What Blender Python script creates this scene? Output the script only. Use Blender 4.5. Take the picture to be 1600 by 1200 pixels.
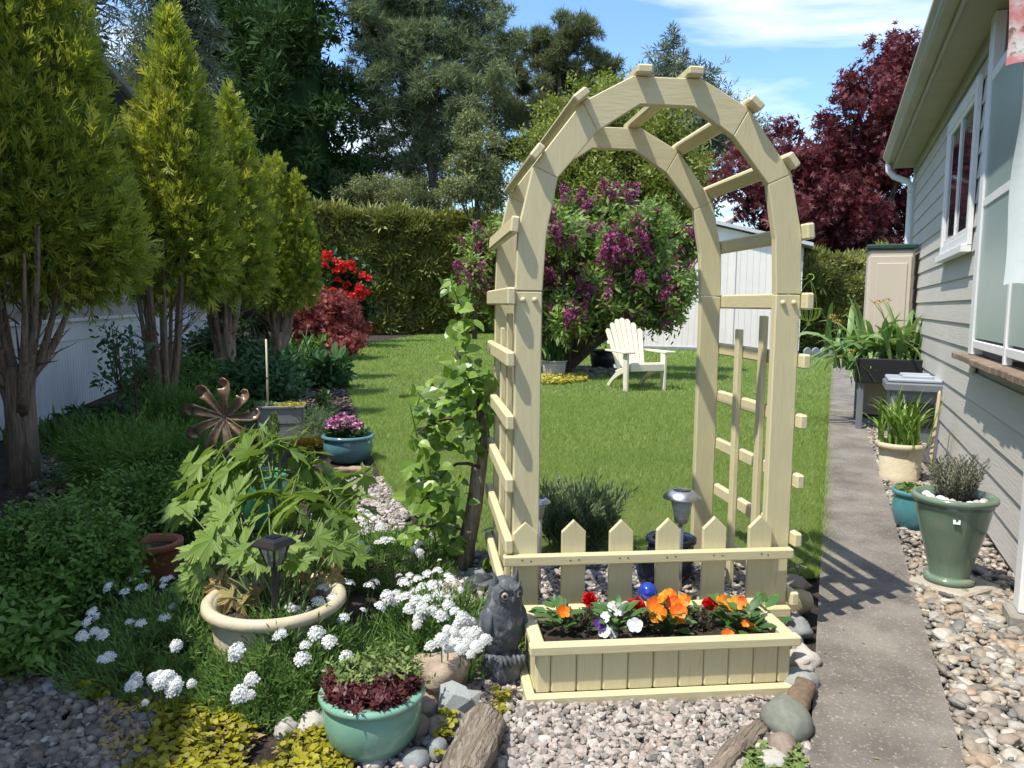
import bpy, bmesh, math, random
import numpy as np
from mathutils import Matrix, Vector, noise
R = math.radians
sc = bpy.context.scene
C = sc.collection
for o in list(bpy.data.objects): bpy.data.objects.remove(o)
# ------------------------------------------------------------------ camera
W0, H0, FPX = 1600.0, 1200.0, 1202.0
cam = bpy.data.cameras.new('camera'); cam.sensor_width = 36.0; cam.lens = 36.0 * FPX / W0
cam.clip_start = 0.05; cam.clip_end = 2000
co = bpy.data.objects.new('camera', cam); C.objects.link(co)
CAMM = Matrix.Translation((0, 0, 1.2)) @ Matrix.Rotation(R(90 - 5.9), 4, 'X') @ Matrix.Rotation(R(0.6), 4, 'Z')
co.matrix_world = CAMM; sc.camera = co
# ------------------------------------------------------------------ sun and sky
SUNV = Vector((-0.44, -0.28, 1.0)).normalized()          # towards the sun
sun = bpy.data.lights.new('sun', 'SUN'); sun.energy = 3.1; sun.angle = R(0.55); sun.color = (1.0, 0.94, 0.84)
so = bpy.data.objects.new('sun', sun); C.objects.link(so); so.rotation_euler = SUNV.to_track_quat('Z', 'Y').to_euler()
so.location = (-8, -6, 20)
wd = bpy.data.worlds.new('World'); sc.world = wd; wd.use_nodes = True
nt = wd.node_tree; nt.nodes.clear()
def wn(t, **k):
    n = nt.nodes.new(t)
    for a, b in k.items(): setattr(n, a, b)
    return n
sky = wn('ShaderNodeTexSky', sky_type='NISHITA', sun_disc=False)
sky.sun_elevation = math.asin(SUNV.z); sky.sun_rotation = math.atan2(SUNV.x, SUNV.y); sky.air_density = 1.0; sky.dust_density = 0.6; sky.ozone_density = 3.0
tc = wn('ShaderNodeTexCoord'); sep = wn('ShaderNodeSeparateXYZ'); nt.links.new(tc.outputs['Generated'], sep.inputs[0])
addz = wn('ShaderNodeMath', operation='ADD'); addz.inputs[1].default_value = 0.22; nt.links.new(sep.outputs[2], addz.inputs[0])
mx = wn('ShaderNodeMath', operation='MAXIMUM'); mx.inputs[1].default_value = 0.05; nt.links.new(addz.outputs[0], mx.inputs[0])
dv = wn('ShaderNodeVectorMath', operation='DIVIDE'); cmb = wn('ShaderNodeCombineXYZ')
for i in range(3): nt.links.new(mx.outputs[0], cmb.inputs[i])
nt.links.new(tc.outputs['Generated'], dv.inputs[0]); nt.links.new(cmb.outputs[0], dv.inputs[1])
mp = wn('ShaderNodeMapping'); mp.inputs['Location'].default_value = (0.35, 3.1, 0); mp.inputs['Scale'].default_value = (0.8, 1.5, 0.2); mp.inputs['Rotation'].default_value = (0, 0, R(12))
nt.links.new(dv.outputs[0], mp.inputs[0])
nz = wn('ShaderNodeTexNoise'); nz.inputs['Scale'].default_value = 1.5; nz.inputs['Detail'].default_value = 9; nz.inputs['Roughness'].default_value = 0.55; nz.inputs['Distortion'].default_value = 0.35
nt.links.new(mp.outputs[0], nz.inputs['Vector'])
rp = wn('ShaderNodeValToRGB'); rp.color_ramp.elements[0].position = 0.49; rp.color_ramp.elements[1].position = 0.74
nt.links.new(nz.outputs['Fac'], rp.inputs[0])
mixc = wn('ShaderNodeMix', data_type='RGBA'); mixc.inputs[7].default_value = (5.4, 5.45, 5.55, 1)
hs = wn('ShaderNodeHueSaturation'); hs.inputs['Saturation'].default_value = 1.12; hs.inputs['Value'].default_value = 1.0
nt.links.new(sky.outputs[0], hs.inputs['Color'])
nt.links.new(rp.outputs[0], mixc.inputs[0]); nt.links.new(hs.outputs[0], mixc.inputs[6])
bg = wn('ShaderNodeBackground'); bg.inputs[1].default_value = 0.148; nt.links.new(mixc.outputs[2], bg.inputs[0])
wo = wn('ShaderNodeOutputWorld'); nt.links.new(bg.outputs[0], wo.inputs[0])
vs = sc.view_settings; vs.view_transform = 'Standard'; vs.look = 'None'; vs.gamma = 1.0; vs.use_curve_mapping = False; vs.exposure = 0.98
sc.cycles.max_bounces = 8; sc.cycles.transparent_max_bounces = 8
try: sc.cycles.use_denoising = True
except Exception: pass
# ------------------------------------------------------------------ pixel helpers (1600 x 1200 photograph -> a ray -> a place on the ground)
CM3 = CAMM.to_3x3()
def ray(px, py): return (CM3 @ Vector(((px - W0 / 2) / FPX, -(py - H0 / 2) / FPX, -1.0)))
def G(px, py, z=0.0):
    d = ray(px, py); t = (z - 1.2) / d.z
    return Vector((d.x * t, d.y * t, z))
def A(px, py, Y):
    d = ray(px, py); t = Y / d.y
    return Vector((d.x * t, Y, 1.2 + d.z * t))
rng = np.random.default_rng(11)
rnd = random.Random(5)
# ------------------------------------------------------------------ objects
def thing(name, label, cat, loc=(0, 0, 0), rotz=0.0, group=None):
    o = bpy.data.objects.new(name, None); C.objects.link(o); o.empty_display_size = 0.1
    o.location = loc; o.rotation_euler = (0, 0, rotz); o['label'] = label; o['category'] = cat
    if group: o['group'] = group
    return o
def tag(o, label, cat, group=None, kind=None):
    if label: o['label'] = label
    if cat: o['category'] = cat
    if group: o['group'] = group
    if kind: o['kind'] = kind
    return o
def link(name, me, parent=None, loc=None, rot=None, scale=None, label=None, kind=None):
    o = bpy.data.objects.new(name, me); C.objects.link(o)
    if parent is not None: o.parent = parent
    if loc is not None: o.location = loc
    if rot is not None:
        if isinstance(rot, (int, float)): rot = (0, 0, rot)
        if isinstance(rot, Matrix): o.rotation_euler = rot.to_euler()
        else: o.rotation_euler = rot
    if scale is not None: o.scale = scale if hasattr(scale, '__len__') else (scale,) * 3
    if label: o['label'] = label
    if kind: o['kind'] = kind
    return o
def copy_tree(o, parent=None):
    c = o.copy(); C.objects.link(c)
    if parent is not None:
        c.parent = parent; c.matrix_parent_inverse = o.matrix_parent_inverse.copy()
    for ch in list(o.children): copy_tree(ch, c)
    return c
# ------------------------------------------------------------------ mesh building (numpy)
def mesh(name, chunks, mats, smooth=False):
    """chunks: list of (V (n,3), F (m,k) or list of such, var (m,) or None, material index)"""
    Vs, LV, LT, VA, MI = [], [], [], [], []
    off = 0
    for ch in chunks:
        V, F = ch[0], ch[1]; var = ch[2] if len(ch) > 2 else None; mi = ch[3] if len(ch) > 3 else 0
        Fs = F if isinstance(F, list) else [F]
        V = np.asarray(V, np.float32); Vs.append(V)
        p = 0
        for f in Fs:
            f = np.asarray(f, np.int32)
            if f.size == 0: continue
            LV.append((f + off).ravel()); LT.append(np.full(len(f), f.shape[1], np.int32))
            VA.append(np.full(len(f), 0.5, np.float32) if var is None else (np.full(len(f), var, np.float32) if np.isscalar(var) else np.asarray(var, np.float32)[p:p + len(f)]))
            MI.append(np.full(len(f), mi, np.int32)); p += len(f)
        off += len(V)
    V = np.concatenate(Vs); LV = np.concatenate(LV); LT = np.concatenate(LT); VA = np.concatenate(VA); MI = np.concatenate(MI)
    me = bpy.data.meshes.new(name)
    me.vertices.add(len(V)); me.vertices.foreach_set('co', V.ravel())
    me.loops.add(len(LV)); me.loops.foreach_set('vertex_index', LV)
    me.polygons.add(len(LT))
    LS = np.zeros(len(LT), np.int32); LS[1:] = np.cumsum(LT)[:-1]
    me.polygons.foreach_set('loop_start', LS)
    try: me.polygons.foreach_set('loop_total', LT)
    except Exception: pass
    me.polygons.foreach_set('material_index', MI)
    me.polygons.foreach_set('use_smooth', np.full(len(LT), bool(smooth)))
    at = me.attributes.new('var', 'FLOAT', 'FACE'); at.data.foreach_set('value', VA)
    for m in (mats if isinstance(mats, (list, tuple)) else [mats]): me.materials.append(m)
    me.update(calc_edges=True); me.validate()
    return me
def nrm(a):
    a = np.asarray(a, float); return a / np.maximum(np.linalg.norm(a, axis=-1, keepdims=True), 1e-9)
def scatter(T, P, Y, N, S, var=None):
    """template T=(V,F) placed at P with its y axis along Y, its z axis towards N, size S"""
    V, F = T; V = np.asarray(V, float); F = np.asarray(F)
    P = np.asarray(P, float); n = len(P); Y = nrm(Y); X = nrm(np.cross(Y, N)); Z = np.cross(X, Y)
    S = np.broadcast_to(np.asarray(S, float), (n,))[:, None, None] if np.ndim(S) < 2 else np.asarray(S)[:, None, :]
    L = V[None] * S
    out = P[:, None] + L[..., 0:1] * X[:, None] + L[..., 1:2] * Y[:, None] + L[..., 2:3] * Z[:, None]
    FF = (F[None] + (np.arange(n) * len(V))[:, None, None]).reshape(-1, F.shape[1])
    if var is None: var = rng.random(n)
    return out.reshape(-1, 3), FF, np.repeat(np.asarray(var, float), len(F))
def xf(ch, M):
    M = np.array(M); V = np.asarray(ch[0]) @ M[:3, :3].T + M[:3, 3]
    return (V,) + tuple(ch[1:])
def rdir(n): return nrm(rng.normal(size=(n, 3)))
def lathe(prof, seg=32, cap=True):
    pr = np.array(prof, float); k = len(pr); a = np.linspace(0, 2 * np.pi, seg, endpoint=False)
    V = np.zeros((k, seg, 3)); V[..., 0] = pr[:, :1] * np.cos(a); V[..., 1] = pr[:, :1] * np.sin(a); V[..., 2] = pr[:, 1:2]
    i, j = np.meshgrid(np.arange(k - 1), np.arange(seg), indexing='ij'); j2 = (j + 1) % seg
    F = np.stack([i * seg + j, i * seg + j2, (i + 1) * seg + j2, (i + 1) * seg + j], -1).reshape(-1, 4)
    V = V.reshape(-1, 3); Fs = [F]
    if cap:
        V = np.concatenate([V, [[0, 0, pr[0, 1]], [0, 0, pr[-1, 1]]]]); c0, c1 = k * seg, k * seg + 1
        s = np.arange(seg); s2 = (s + 1) % seg
        Fs.append(np.concatenate([np.stack([np.full(seg, c0), s2, s], -1), np.stack([np.full(seg, c1), (k - 1) * seg + s, (k - 1) * seg + s2], -1)]))
    return V, Fs, None
def tube(pts, rad, seg=8, cap=True, wob=0.0):
    pts = np.array(pts, float); k = len(pts); rad = np.broadcast_to(np.asarray(rad, float), (k,))
    t = nrm(np.gradient(pts, axis=0)); u = np.array([1.0, 0.13, 0.07]) if abs(t[0][0]) < 0.9 else np.array([0.1, 1.0, 0.1])
    a = np.linspace(0, 2 * np.pi, seg, endpoint=False); V = np.zeros((k, seg, 3))
    for i in range(k):
        u = u - t[i] * np.dot(u, t[i]); u = u / np.linalg.norm(u); v = np.cross(t[i], u)
        rr = rad[i] * (1 + wob * rng.normal(size=seg)) if wob else np.full(seg, rad[i])
        V[i] = pts[i] + (np.cos(a)[:, None] * u + np.sin(a)[:, None] * v) * rr[:, None]
    i, j = np.meshgrid(np.arange(k - 1), np.arange(seg), indexing='ij'); j2 = (j + 1) % seg
    F = np.stack([i * seg + j, i * seg + j2, (i + 1) * seg + j2, (i + 1) * seg + j], -1).reshape(-1, 4)
    V = V.reshape(-1, 3); Fs = [F]
    if cap:
        V = np.concatenate([V, [pts[0], pts[-1]]]); c0, c1 = k * seg, k * seg + 1; s = np.arange(seg); s2 = (s + 1) % seg
        Fs.append(np.concatenate([np.stack([np.full(seg, c0), s2, s], -1), np.stack([np.full(seg, c1), (k - 1) * seg + s, (k - 1) * seg + s2], -1)]))
    return V, Fs, None
def bez(p0, p1, p2, n=8):
    t = np.linspace(0, 1, n)[:, None]; p0, p1, p2 = map(lambda p: np.array(p, float), (p0, p1, p2))
    return (1 - t) ** 2 * p0 + 2 * t * (1 - t) * p1 + t * t * p2
_bc = {}
def boxchunk(sx, sy, sz, b=0.004):
    """chamfered box centred on the origin (26 faces)"""
    k = (round(sx, 4), round(sy, 4), round(sz, 4), b)
    if k in _bc: return _bc[k]
    bm = bmesh.new(); bmesh.ops.create_cube(bm, size=1.0)
    for v in bm.verts: v.co = Vector((v.co.x * sx, v.co.y * sy, v.co.z * sz))
    if b > 0: bmesh.ops.bevel(bm, geom=bm.edges[:], offset=min(b, min(sx, sy, sz) * 0.3), segments=1, affect='EDGES')
    bm.verts.index_update(); V = np.array([v.co[:] for v in bm.verts])
    q = np.array([[v.index for v in f.verts] for f in bm.faces if len(f.verts) == 4]); t = np.array([[v.index for v in f.verts] for f in bm.faces if len(f.verts) == 3]).reshape(-1, 3)
    bm.free(); _bc[k] = (V, [q, t], None); return _bc[k]
def at(ch, loc, rot=None):
    M = Matrix.Translation(loc)
    if rot is not None: M = M @ (rot if isinstance(rot, Matrix) else Matrix.Rotation(rot, 4, 'Z'))
    return xf(ch, M)
_bm = {}
def board(name, parent, size, loc, rot=None, mat=None, b=0.004, label=None):
    """one board or block as an object of its own; equal blocks share their mesh"""
    k = (tuple(round(s, 4) for s in size), b, mat.name)
    if k not in _bm: _bm[k] = mesh(name, [boxchunk(*size, b)], mat)
    return link(name, _bm[k], parent, loc, rot, label=label)
def prism(poly, thick, b=0.0):
    """outline in x,z extruded along y (0..thick), with a chamfer on the front and back edge when b > 0"""
    n = len(poly); P = np.array(poly, float); c = P.mean(0)
    def ring(y, ins):
        Q = P.copy()
        if ins:
            for i in range(n):
                e0 = nrm(P[i] - P[i - 1]); e1 = nrm(P[(i + 1) % n] - P[i]); m0 = np.array([-e0[1], e0[0]]); m1 = np.array([-e1[1], e1[0]])
                m = nrm(m0 + m1); m = m / max(0.35, np.dot(m, m0)); Q[i] = P[i] + m * ins * sgn
        return np.column_stack([Q[:, 0], np.full(n, y), Q[:, 1]])
    ar = 0.5 * np.sum(P[:, 0] * np.roll(P[:, 1], -1) - np.roll(P[:, 0], -1) * P[:, 1]); sgn = 1 if ar > 0 else -1
    rings = [ring(0, b), ring(b, 0), ring(thick - b, 0), ring(thick, b)] if b else [ring(0, 0), ring(thick, 0)]
    V = np.concatenate(rings); s = np.arange(n); s2 = (s + 1) % n; F = []
    for i in range(len(rings) - 1): F.append(np.stack([i * n + s, i * n + s2, (i + 1) * n + s2, (i + 1) * n + s], -1))
    F = [np.concatenate(F), np.array([s[::-1]]), np.array([s + (len(rings) - 1) * n])]
    if ar < 0: F = [f[:, ::-1] for f in F]
    return V, F, None
def inpoly(P, poly):
    poly = np.array(poly, float); x, y = P[:, 0], P[:, 1]; c = np.zeros(len(P), bool); j = len(poly) - 1
    for i in range(len(poly)):
        xi, yi = poly[i]; xj, yj = poly[j]
        c ^= ((yi > y) != (yj > y)) & (x < (xj - xi) * (y - yi) / (yj - yi + 1e-12) + xi); j = i
    return c
def gpoly(pp): return [tuple(G(*p)[:2]) for p in pp]
def sample(poly, n):
    P = np.array(poly); lo, hi = P.min(0), P.max(0); out = []; tot = 0
    while tot < n:
        q = rng.random((n * 2, 2)) * (hi - lo) + lo; q = q[inpoly(q, poly)]; out.append(q); tot += len(q)
        if len(out) > 60: break
    return np.concatenate(out)[:n]
def sheet(name, poly, z, mat, thick=0.0):
    bm = bmesh.new(); vs_ = [bm.verts.new((p[0], p[1], z)) for p in poly]; f = bm.faces.new(vs_)
    f.normal_update()
    if f.normal.z < 0: f.normal_flip()
    if thick:
        r = bmesh.ops.extrude_face_region(bm, geom=[f])
        for v in r['geom']:
            if isinstance(v, bmesh.types.BMVert): v.co.z += thick
        bmesh.ops.recalc_face_normals(bm, faces=bm.faces[:])
    me = bpy.data.meshes.new(name); bm.to_mesh(me); bm.free(); me.materials.append(mat)
    o = link(name, me); o['kind'] = 'structure'; return o
# ------------------------------------------------------------------ materials
def newmat(name):
    m = bpy.data.materials.new(name); m.use_nodes = True; t = m.node_tree; t.nodes.clear()
    out = t.nodes.new('ShaderNodeOutputMaterial'); b = t.nodes.new('ShaderNodeBsdfPrincipled'); t.links.new(b.outputs[0], out.inputs[0])
    return m, t, b, out
def rgba(c): return (c[0], c[1], c[2], 1)
def pbr(name, c1, c2=None, scale=6.0, rough=0.6, bump=0.0, bscale=60.0, metal=0.0, stretch=(1, 1, 1), rand=0.0, spec=0.4, ramp=(0.35, 0.65), c3=None, s3=40.0, r3=(0.55, 0.7), trans=0.0, detail=6.0, bdist=0.01):
    m, t, b, out = newmat(name); L = t.links.new
    b.inputs['Roughness'].default_value = rough; b.inputs['Metallic'].default_value = metal; b.inputs['Specular IOR Level'].default_value = spec
    if trans: b.inputs['Transmission Weight'].default_value = trans
    tcn = t.nodes.new('ShaderNodeTexCoord'); mpn = t.nodes.new('ShaderNodeMapping'); L(tcn.outputs['Object'], mpn.inputs[0]); mpn.inputs['Scale'].default_value = stretch
    if rand:
        oi = t.nodes.new('ShaderNodeObjectInfo'); mu = t.nodes.new('ShaderNodeMath'); mu.operation = 'MULTIPLY'; mu.inputs[1].default_value = 37.0
        L(oi.outputs['Random'], mu.inputs[0]); cx = t.nodes.new('ShaderNodeCombineXYZ'); L(mu.outputs[0], cx.inputs[0]); L(mu.outputs[0], cx.inputs[1]); L(cx.outputs[0], mpn.inputs['Location'])
    def nzr(sc_, p0, p1, dt=detail):
        n = t.nodes.new('ShaderNodeTexNoise'); n.inputs['Scale'].default_value = sc_; n.inputs['Detail'].default_value = dt; n.inputs['Roughness'].default_value = 0.6
        L(mpn.outputs[0], n.inputs['Vector']); mr = t.nodes.new('ShaderNodeMapRange'); mr.inputs[1].default_value = p0; mr.inputs[2].default_value = p1; L(n.outputs['Fac'], mr.inputs[0]); return mr.outputs[0]
    def mix(f, a, bb):
        x = t.nodes.new('ShaderNodeMix'); x.data_type = 'RGBA'; L(f, x.inputs[0])
        for i, v in ((6, a), (7, bb)):
            if isinstance(v, tuple): x.inputs[i].default_value = v
            else: L(v, x.inputs[i])
        return x.outputs[2]
    col = None
    if c2 is not None: col = mix(nzr(scale, *ramp), rgba(c1), rgba(c2))
    if c3 is not None: col = mix(nzr(s3, *r3), col if col is not None else rgba(c1), rgba(c3))
    if rand:
        hv = t.nodes.new('ShaderNodeHueSaturation'); mr = t.nodes.new('ShaderNodeMapRange'); mr.inputs[3].default_value = 1 - rand; mr.inputs[4].default_value = 1 + rand
        L(oi.outputs['Random'], mr.inputs[0]); L(mr.outputs[0], hv.inputs['Value'])
        if col is not None: L(col, hv.inputs['Color'])
        else: hv.inputs['Color'].default_value = rgba(c1)
        col = hv.outputs[0]
    if col is None: b.inputs['Base Color'].default_value = rgba(c1)
    else: L(col, b.inputs['Base Color'])
    if bump:
        n = t.nodes.new('ShaderNodeTexNoise'); n.inputs['Scale'].default_value = bscale; n.inputs['Detail'].default_value = 5; L(mpn.outputs[0], n.inputs['Vector'])
        bp = t.nodes.new('ShaderNodeBump'); bp.inputs['Strength'].default_value = bump; bp.inputs['Distance'].default_value = bdist; L(n.outputs['Fac'], bp.inputs['Height']); L(bp.outputs[0], b.inputs['Normal'])
    return m
def varmat(name, cols, rough=0.55, trans=0.3, spec=0.3, tint=(1.25, 1.25, 0.7), noise_=0.0, nscale=20.0, bump=0.0, bscale=60.0):
    """colour from the per-piece attribute 'var' (each leaf, petal, stone its own shade)"""
    m, t, b, out = newmat(name); L = t.links.new
    an = t.nodes.new('ShaderNodeAttribute'); an.attribute_name = 'var'
    cr = t.nodes.new('ShaderNodeValToRGB'); e = cr.color_ramp.elements
    while len(e) < len(cols): e.new(0.5)
    for i, c in enumerate(cols): e[i].position = i / max(1, len(cols) - 1); e[i].color = rgba(c)
    L(an.outputs['Fac'], cr.inputs[0]); col = cr.outputs[0]
    if noise_:
        n = t.nodes.new('ShaderNodeTexNoise'); n.inputs['Scale'].default_value = nscale; n.inputs['Detail'].default_value = 5
        tcn = t.nodes.new('ShaderNodeTexCoord'); L(tcn.outputs['Object'], n.inputs['Vector'])
        mr = t.nodes.new('ShaderNodeMapRange'); mr.inputs[1].default_value = 0.3; mr.inputs[2].default_value = 0.7; mr.inputs[3].default_value = 1 - noise_; mr.inputs[4].default_value = 1 + noise_; L(n.outputs['Fac'], mr.inputs[0])
        hv = t.nodes.new('ShaderNodeHueSaturation'); L(mr.outputs[0], hv.inputs['Value']); L(col, hv.inputs['Color']); col = hv.outputs[0]
    L(col, b.inputs['Base Color']); b.inputs['Roughness'].default_value = rough; b.inputs['Specular IOR Level'].default_value = spec
    if bump:
        n = t.nodes.new('ShaderNodeTexNoise'); n.inputs['Scale'].default_value = bscale; n.inputs['Detail'].default_value = 4
        tcn = t.nodes.new('ShaderNodeTexCoord'); L(tcn.outputs['Object'], n.inputs['Vector'])
        bp = t.nodes.new('ShaderNodeBump'); bp.inputs['Strength'].default_value = bump; bp.inputs['Distance'].default_value = 0.003; L(n.outputs['Fac'], bp.inputs['Height']); L(bp.outputs[0], b.inputs['Normal'])
    if trans:
        tr = t.nodes.new('ShaderNodeBsdfTranslucent'); mu = t.nodes.new('ShaderNodeMix'); mu.data_type = 'RGBA'; mu.blend_type = 'MULTIPLY'; mu.inputs[0].default_value = 1.0
        L(col, mu.inputs[6]); mu.inputs[7].default_value = rgba(tint); L(mu.outputs[2], tr.inputs[0])
        ms = t.nodes.new('ShaderNodeMixShader'); ms.inputs[0].default_value = trans; L(b.outputs[0], ms.inputs[1]); L(tr.outputs[0], ms.inputs[2]); L(ms.outputs[0], out.inputs[0])
    return m
# ================================================================== materials of the place
M_cream = pbr('cream_paint', (0.565, 0.505, 0.295), (0.60, 0.54, 0.33), 9, 0.5, 0.35, 14, stretch=(9, 9, 1.2), rand=0.045, c3=(0.49, 0.425, 0.235), s3=7, r3=(0.60, 0.75), bdist=0.002)
M_creamx = pbr('cream_paint_long', (0.565, 0.505, 0.295), (0.61, 0.55, 0.34), 9, 0.5, 0.4, 14, stretch=(1.2, 9, 9), rand=0.045, c3=(0.49, 0.425, 0.235), s3=6, r3=(0.60, 0.75), bdist=0.002)
M_creamy = pbr('cream_paint_deep', (0.565, 0.505, 0.295), (0.61, 0.55, 0.34), 9, 0.5, 0.4, 14, stretch=(9, 1.2, 9), rand=0.045, c3=(0.49, 0.425, 0.235), s3=6, r3=(0.60, 0.75), bdist=0.002)
M_soil = pbr('soil', (0.022, 0.016, 0.011), (0.06, 0.045, 0.032), 14, 0.95, 1.0, 40, c3=(0.10, 0.08, 0.06), s3=60, r3=(0.60, 0.72), bdist=0.03)
M_gravbase = pbr('gravel_base', (0.20, 0.175, 0.15), (0.33, 0.30, 0.27), 60, 0.9, 1.0, 80, c3=(0.10, 0.09, 0.08), s3=110, r3=(0.5, 0.6))
M_lawn = pbr('lawn_soil', (0.13, 0.195, 0.042), (0.19, 0.235, 0.062), 1.3, 0.95, 1.0, 140, c3=(0.20, 0.205, 0.075), s3=2.2, r3=(0.56, 0.76), bdist=0.03)
M_path = pbr('path_concrete', (0.245, 0.222, 0.190), (0.125, 0.112, 0.094), 3.2, 0.92, 0.9, 170, c3=(0.36, 0.335, 0.30), s3=95, r3=(0.56, 0.70), bdist=0.006, spec=0.25)
M_siding = pbr('siding_paint', (0.52, 0.49, 0.44), (0.56, 0.53, 0.475), 3, 0.6, 0.25, 30, stretch=(1, 0.3, 3), rand=0.035, c3=(0.44, 0.40, 0.35), s3=5, r3=(0.6, 0.85))
M_lsiding = pbr('blue_grey_siding', (0.40, 0.42, 0.45), (0.46, 0.48, 0.51), 3, 0.7, 0.2, 30, rand=0.04)
M_beige = pbr('beige_siding', (0.34, 0.31, 0.26), (0.38, 0.35, 0.30), 3, 0.7, 0.2, 30, rand=0.05)
M_white = pbr('white_paint', (0.74, 0.74, 0.72), (0.80, 0.80, 0.78), 5, 0.45, 0.1, 30, rand=0.02, c3=(0.62, 0.60, 0.56), s3=9, r3=(0.62, 0.8))
M_skirt = pbr('white_skirting', (0.78, 0.78, 0.78), (0.82, 0.82, 0.82), 4, 0.5, 0.1, 30, rand=0.03)
M_gutter = pbr('sage_metal', (0.33, 0.32, 0.235), (0.37, 0.36, 0.275), 3, 0.45, 0.08, 20, c3=(0.25, 0.24, 0.18), s3=4, r3=(0.6, 0.85))
M_soffit = pbr('soffit_paint', (0.34, 0.32, 0.24), (0.38, 0.36, 0.28), 3, 0.7, 0.1, 20)
M_darktrim = pbr('dark_trim', (0.035, 0.033, 0.032), (0.06, 0.055, 0.05), 4, 0.6)
M_roof = pbr('roof_shingle', (0.07, 0.065, 0.06), (0.12, 0.11, 0.10), 8, 0.9, 0.6, 40)
M_frost = pbr('frosted_glass', (0.30, 0.39, 0.355), (0.33, 0.42, 0.385), 2, 0.28, 0.02, 10, spec=0.5)
M_glass = pbr('dark_glass', (0.02, 0.025, 0.03), None, rough=0.04, spec=0.9)
M_inside = pbr('dark_room', (0.035, 0.032, 0.028), None, rough=0.8)
M_brown = pbr('weathered_brown_wood', (0.16, 0.11, 0.075), (0.26, 0.20, 0.15), 8, 0.8, 0.6, 40, rand=0.12)
M_shed = pbr('shed_vinyl', (0.72, 0.67, 0.60), (0.76, 0.71, 0.64), 3, 0.5, 0.05, 20, rand=0.015)
M_shedroof = pbr('shed_roof', (0.45, 0.45, 0.46), (0.52, 0.52, 0.53), 4, 0.6)
M_beigepl = pbr('beige_plastic', (0.55, 0.475, 0.385), (0.58, 0.50, 0.41), 3, 0.45)
M_greenpl = pbr('dark_green_plastic', (0.02, 0.06, 0.045), None, rough=0.4)
M_greypl = pbr('grey_plastic', (0.15, 0.16, 0.185), (0.175, 0.185, 0.21), 5, 0.42, 0.05, 60)
M_greylid = pbr('pale_grey_plastic', (0.33, 0.36, 0.40), (0.37, 0.40, 0.44), 4, 0.4, 0.05, 40)
M_black = pbr('black_plastic', (0.014, 0.014, 0.015), (0.02, 0.02, 0.022), 6, 0.35)
M_steel = pbr('brushed_steel', (0.50, 0.51, 0.52), (0.58, 0.59, 0.60), 20, 0.33, 0.05, 80, metal=0.9)
M_darkmetal = pbr('dark_steel', (0.10, 0.10, 0.10), None, rough=0.4, metal=0.8)
M_chair = pbr('cream_plastic', (0.76, 0.70, 0.54), (0.79, 0.73, 0.58), 4, 0.4, 0.03, 40, rand=0.01)
M_bark = pbr('cedar_bark', (0.33, 0.235, 0.17), (0.17, 0.12, 0.088), 5, 0.95, 1.0, 16, stretch=(6, 6, 0.7), c3=(0.38, 0.29, 0.22), s3=9, r3=(0.55, 0.7), bdist=0.03)
M_bark2 = pbr('grey_bark', (0.13, 0.105, 0.085), (0.065, 0.05, 0.04), 6, 0.95, 1.0, 20, stretch=(5, 5, 1), c3=(0.2, 0.17, 0.14), s3=14, r3=(0.55, 0.7), bdist=0.03)
M_twig = pbr('thin_twig', (0.10, 0.065, 0.045), (0.06, 0.04, 0.03), 8, 0.9)
M_log = pbr('driftwood', (0.27, 0.22, 0.165), (0.12, 0.095, 0.07), 5, 0.95, 1.0, 16, stretch=(6, 0.7, 6), c3=(0.38, 0.33, 0.27), s3=12, r3=(0.52, 0.68), bdist=0.02)
M_vtrunk = pbr('vine_bark', (0.33, 0.255, 0.185), (0.15, 0.115, 0.085), 5, 0.95, 1.0, 12, stretch=(6, 6, 0.8), c3=(0.44, 0.37, 0.29), s3=14, r3=(0.52, 0.68), bdist=0.02)
# ================================================================== ground sheets
big = sheet('ground', [(-140, -12), (140, -12), (140, 260), (-140, 260)], -0.012, M_soil); tag(big, None, None, kind='structure')
LAWN = gpoly([(640, 800), (603, 752), (577, 692), (549, 622), (528, 566), (545, 540), (660, 524), (770, 521), (850, 521), (1000, 545), (1256, 556), (1301, 562), (1290, 700), (1278, 900), (1240, 905), (1140, 880), (1020, 872), (860, 868), (735, 868)])
sheet('lawn', LAWN, 0.004, M_lawn)
GRAV = [(0.0 + p[0], p[1]) for p in gpoly([(560, 1290), (1270, 1290), (1262, 1150), (1245, 960), (1262, 890), (1120, 872), (780, 862), (700, 868), (650, 1000), (640, 1080), (560, 1160)])]
sheet('gravel_bed', GRAV, 0.0, M_gravbase)
pathL = [G(1262, 1240), G(1300, 561)]; pathR = [G(1516, 1240), G(1323, 561)]
dl = (pathL[1] - pathL[0]).normalized(); dr = (pathR[1] - pathR[0]).normalized()
PATH = [tuple((pathL[0] - dl * 2.5)[:2]), tuple(pathL[1][:2]), tuple(pathR[1][:2]), tuple((pathR[0] - dr * 2.5)[:2])]
pth = sheet('path', PATH, -0.08, M_path, 0.105)
RG = [tuple((pathR[0] - dr * 2.4)[:2]), tuple(pathR[1][:2]), tuple((pathR[1] + Vector((1.0, 0, 0)))[:2]), tuple(G(1425, 700)[:2]), tuple(G(1579, 894)[:2]), tuple(G(1720, 1000)[:2]), (3.2, 0.6)]
sheet('pebble_bed', RG, -0.004, M_gravbase)
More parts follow.
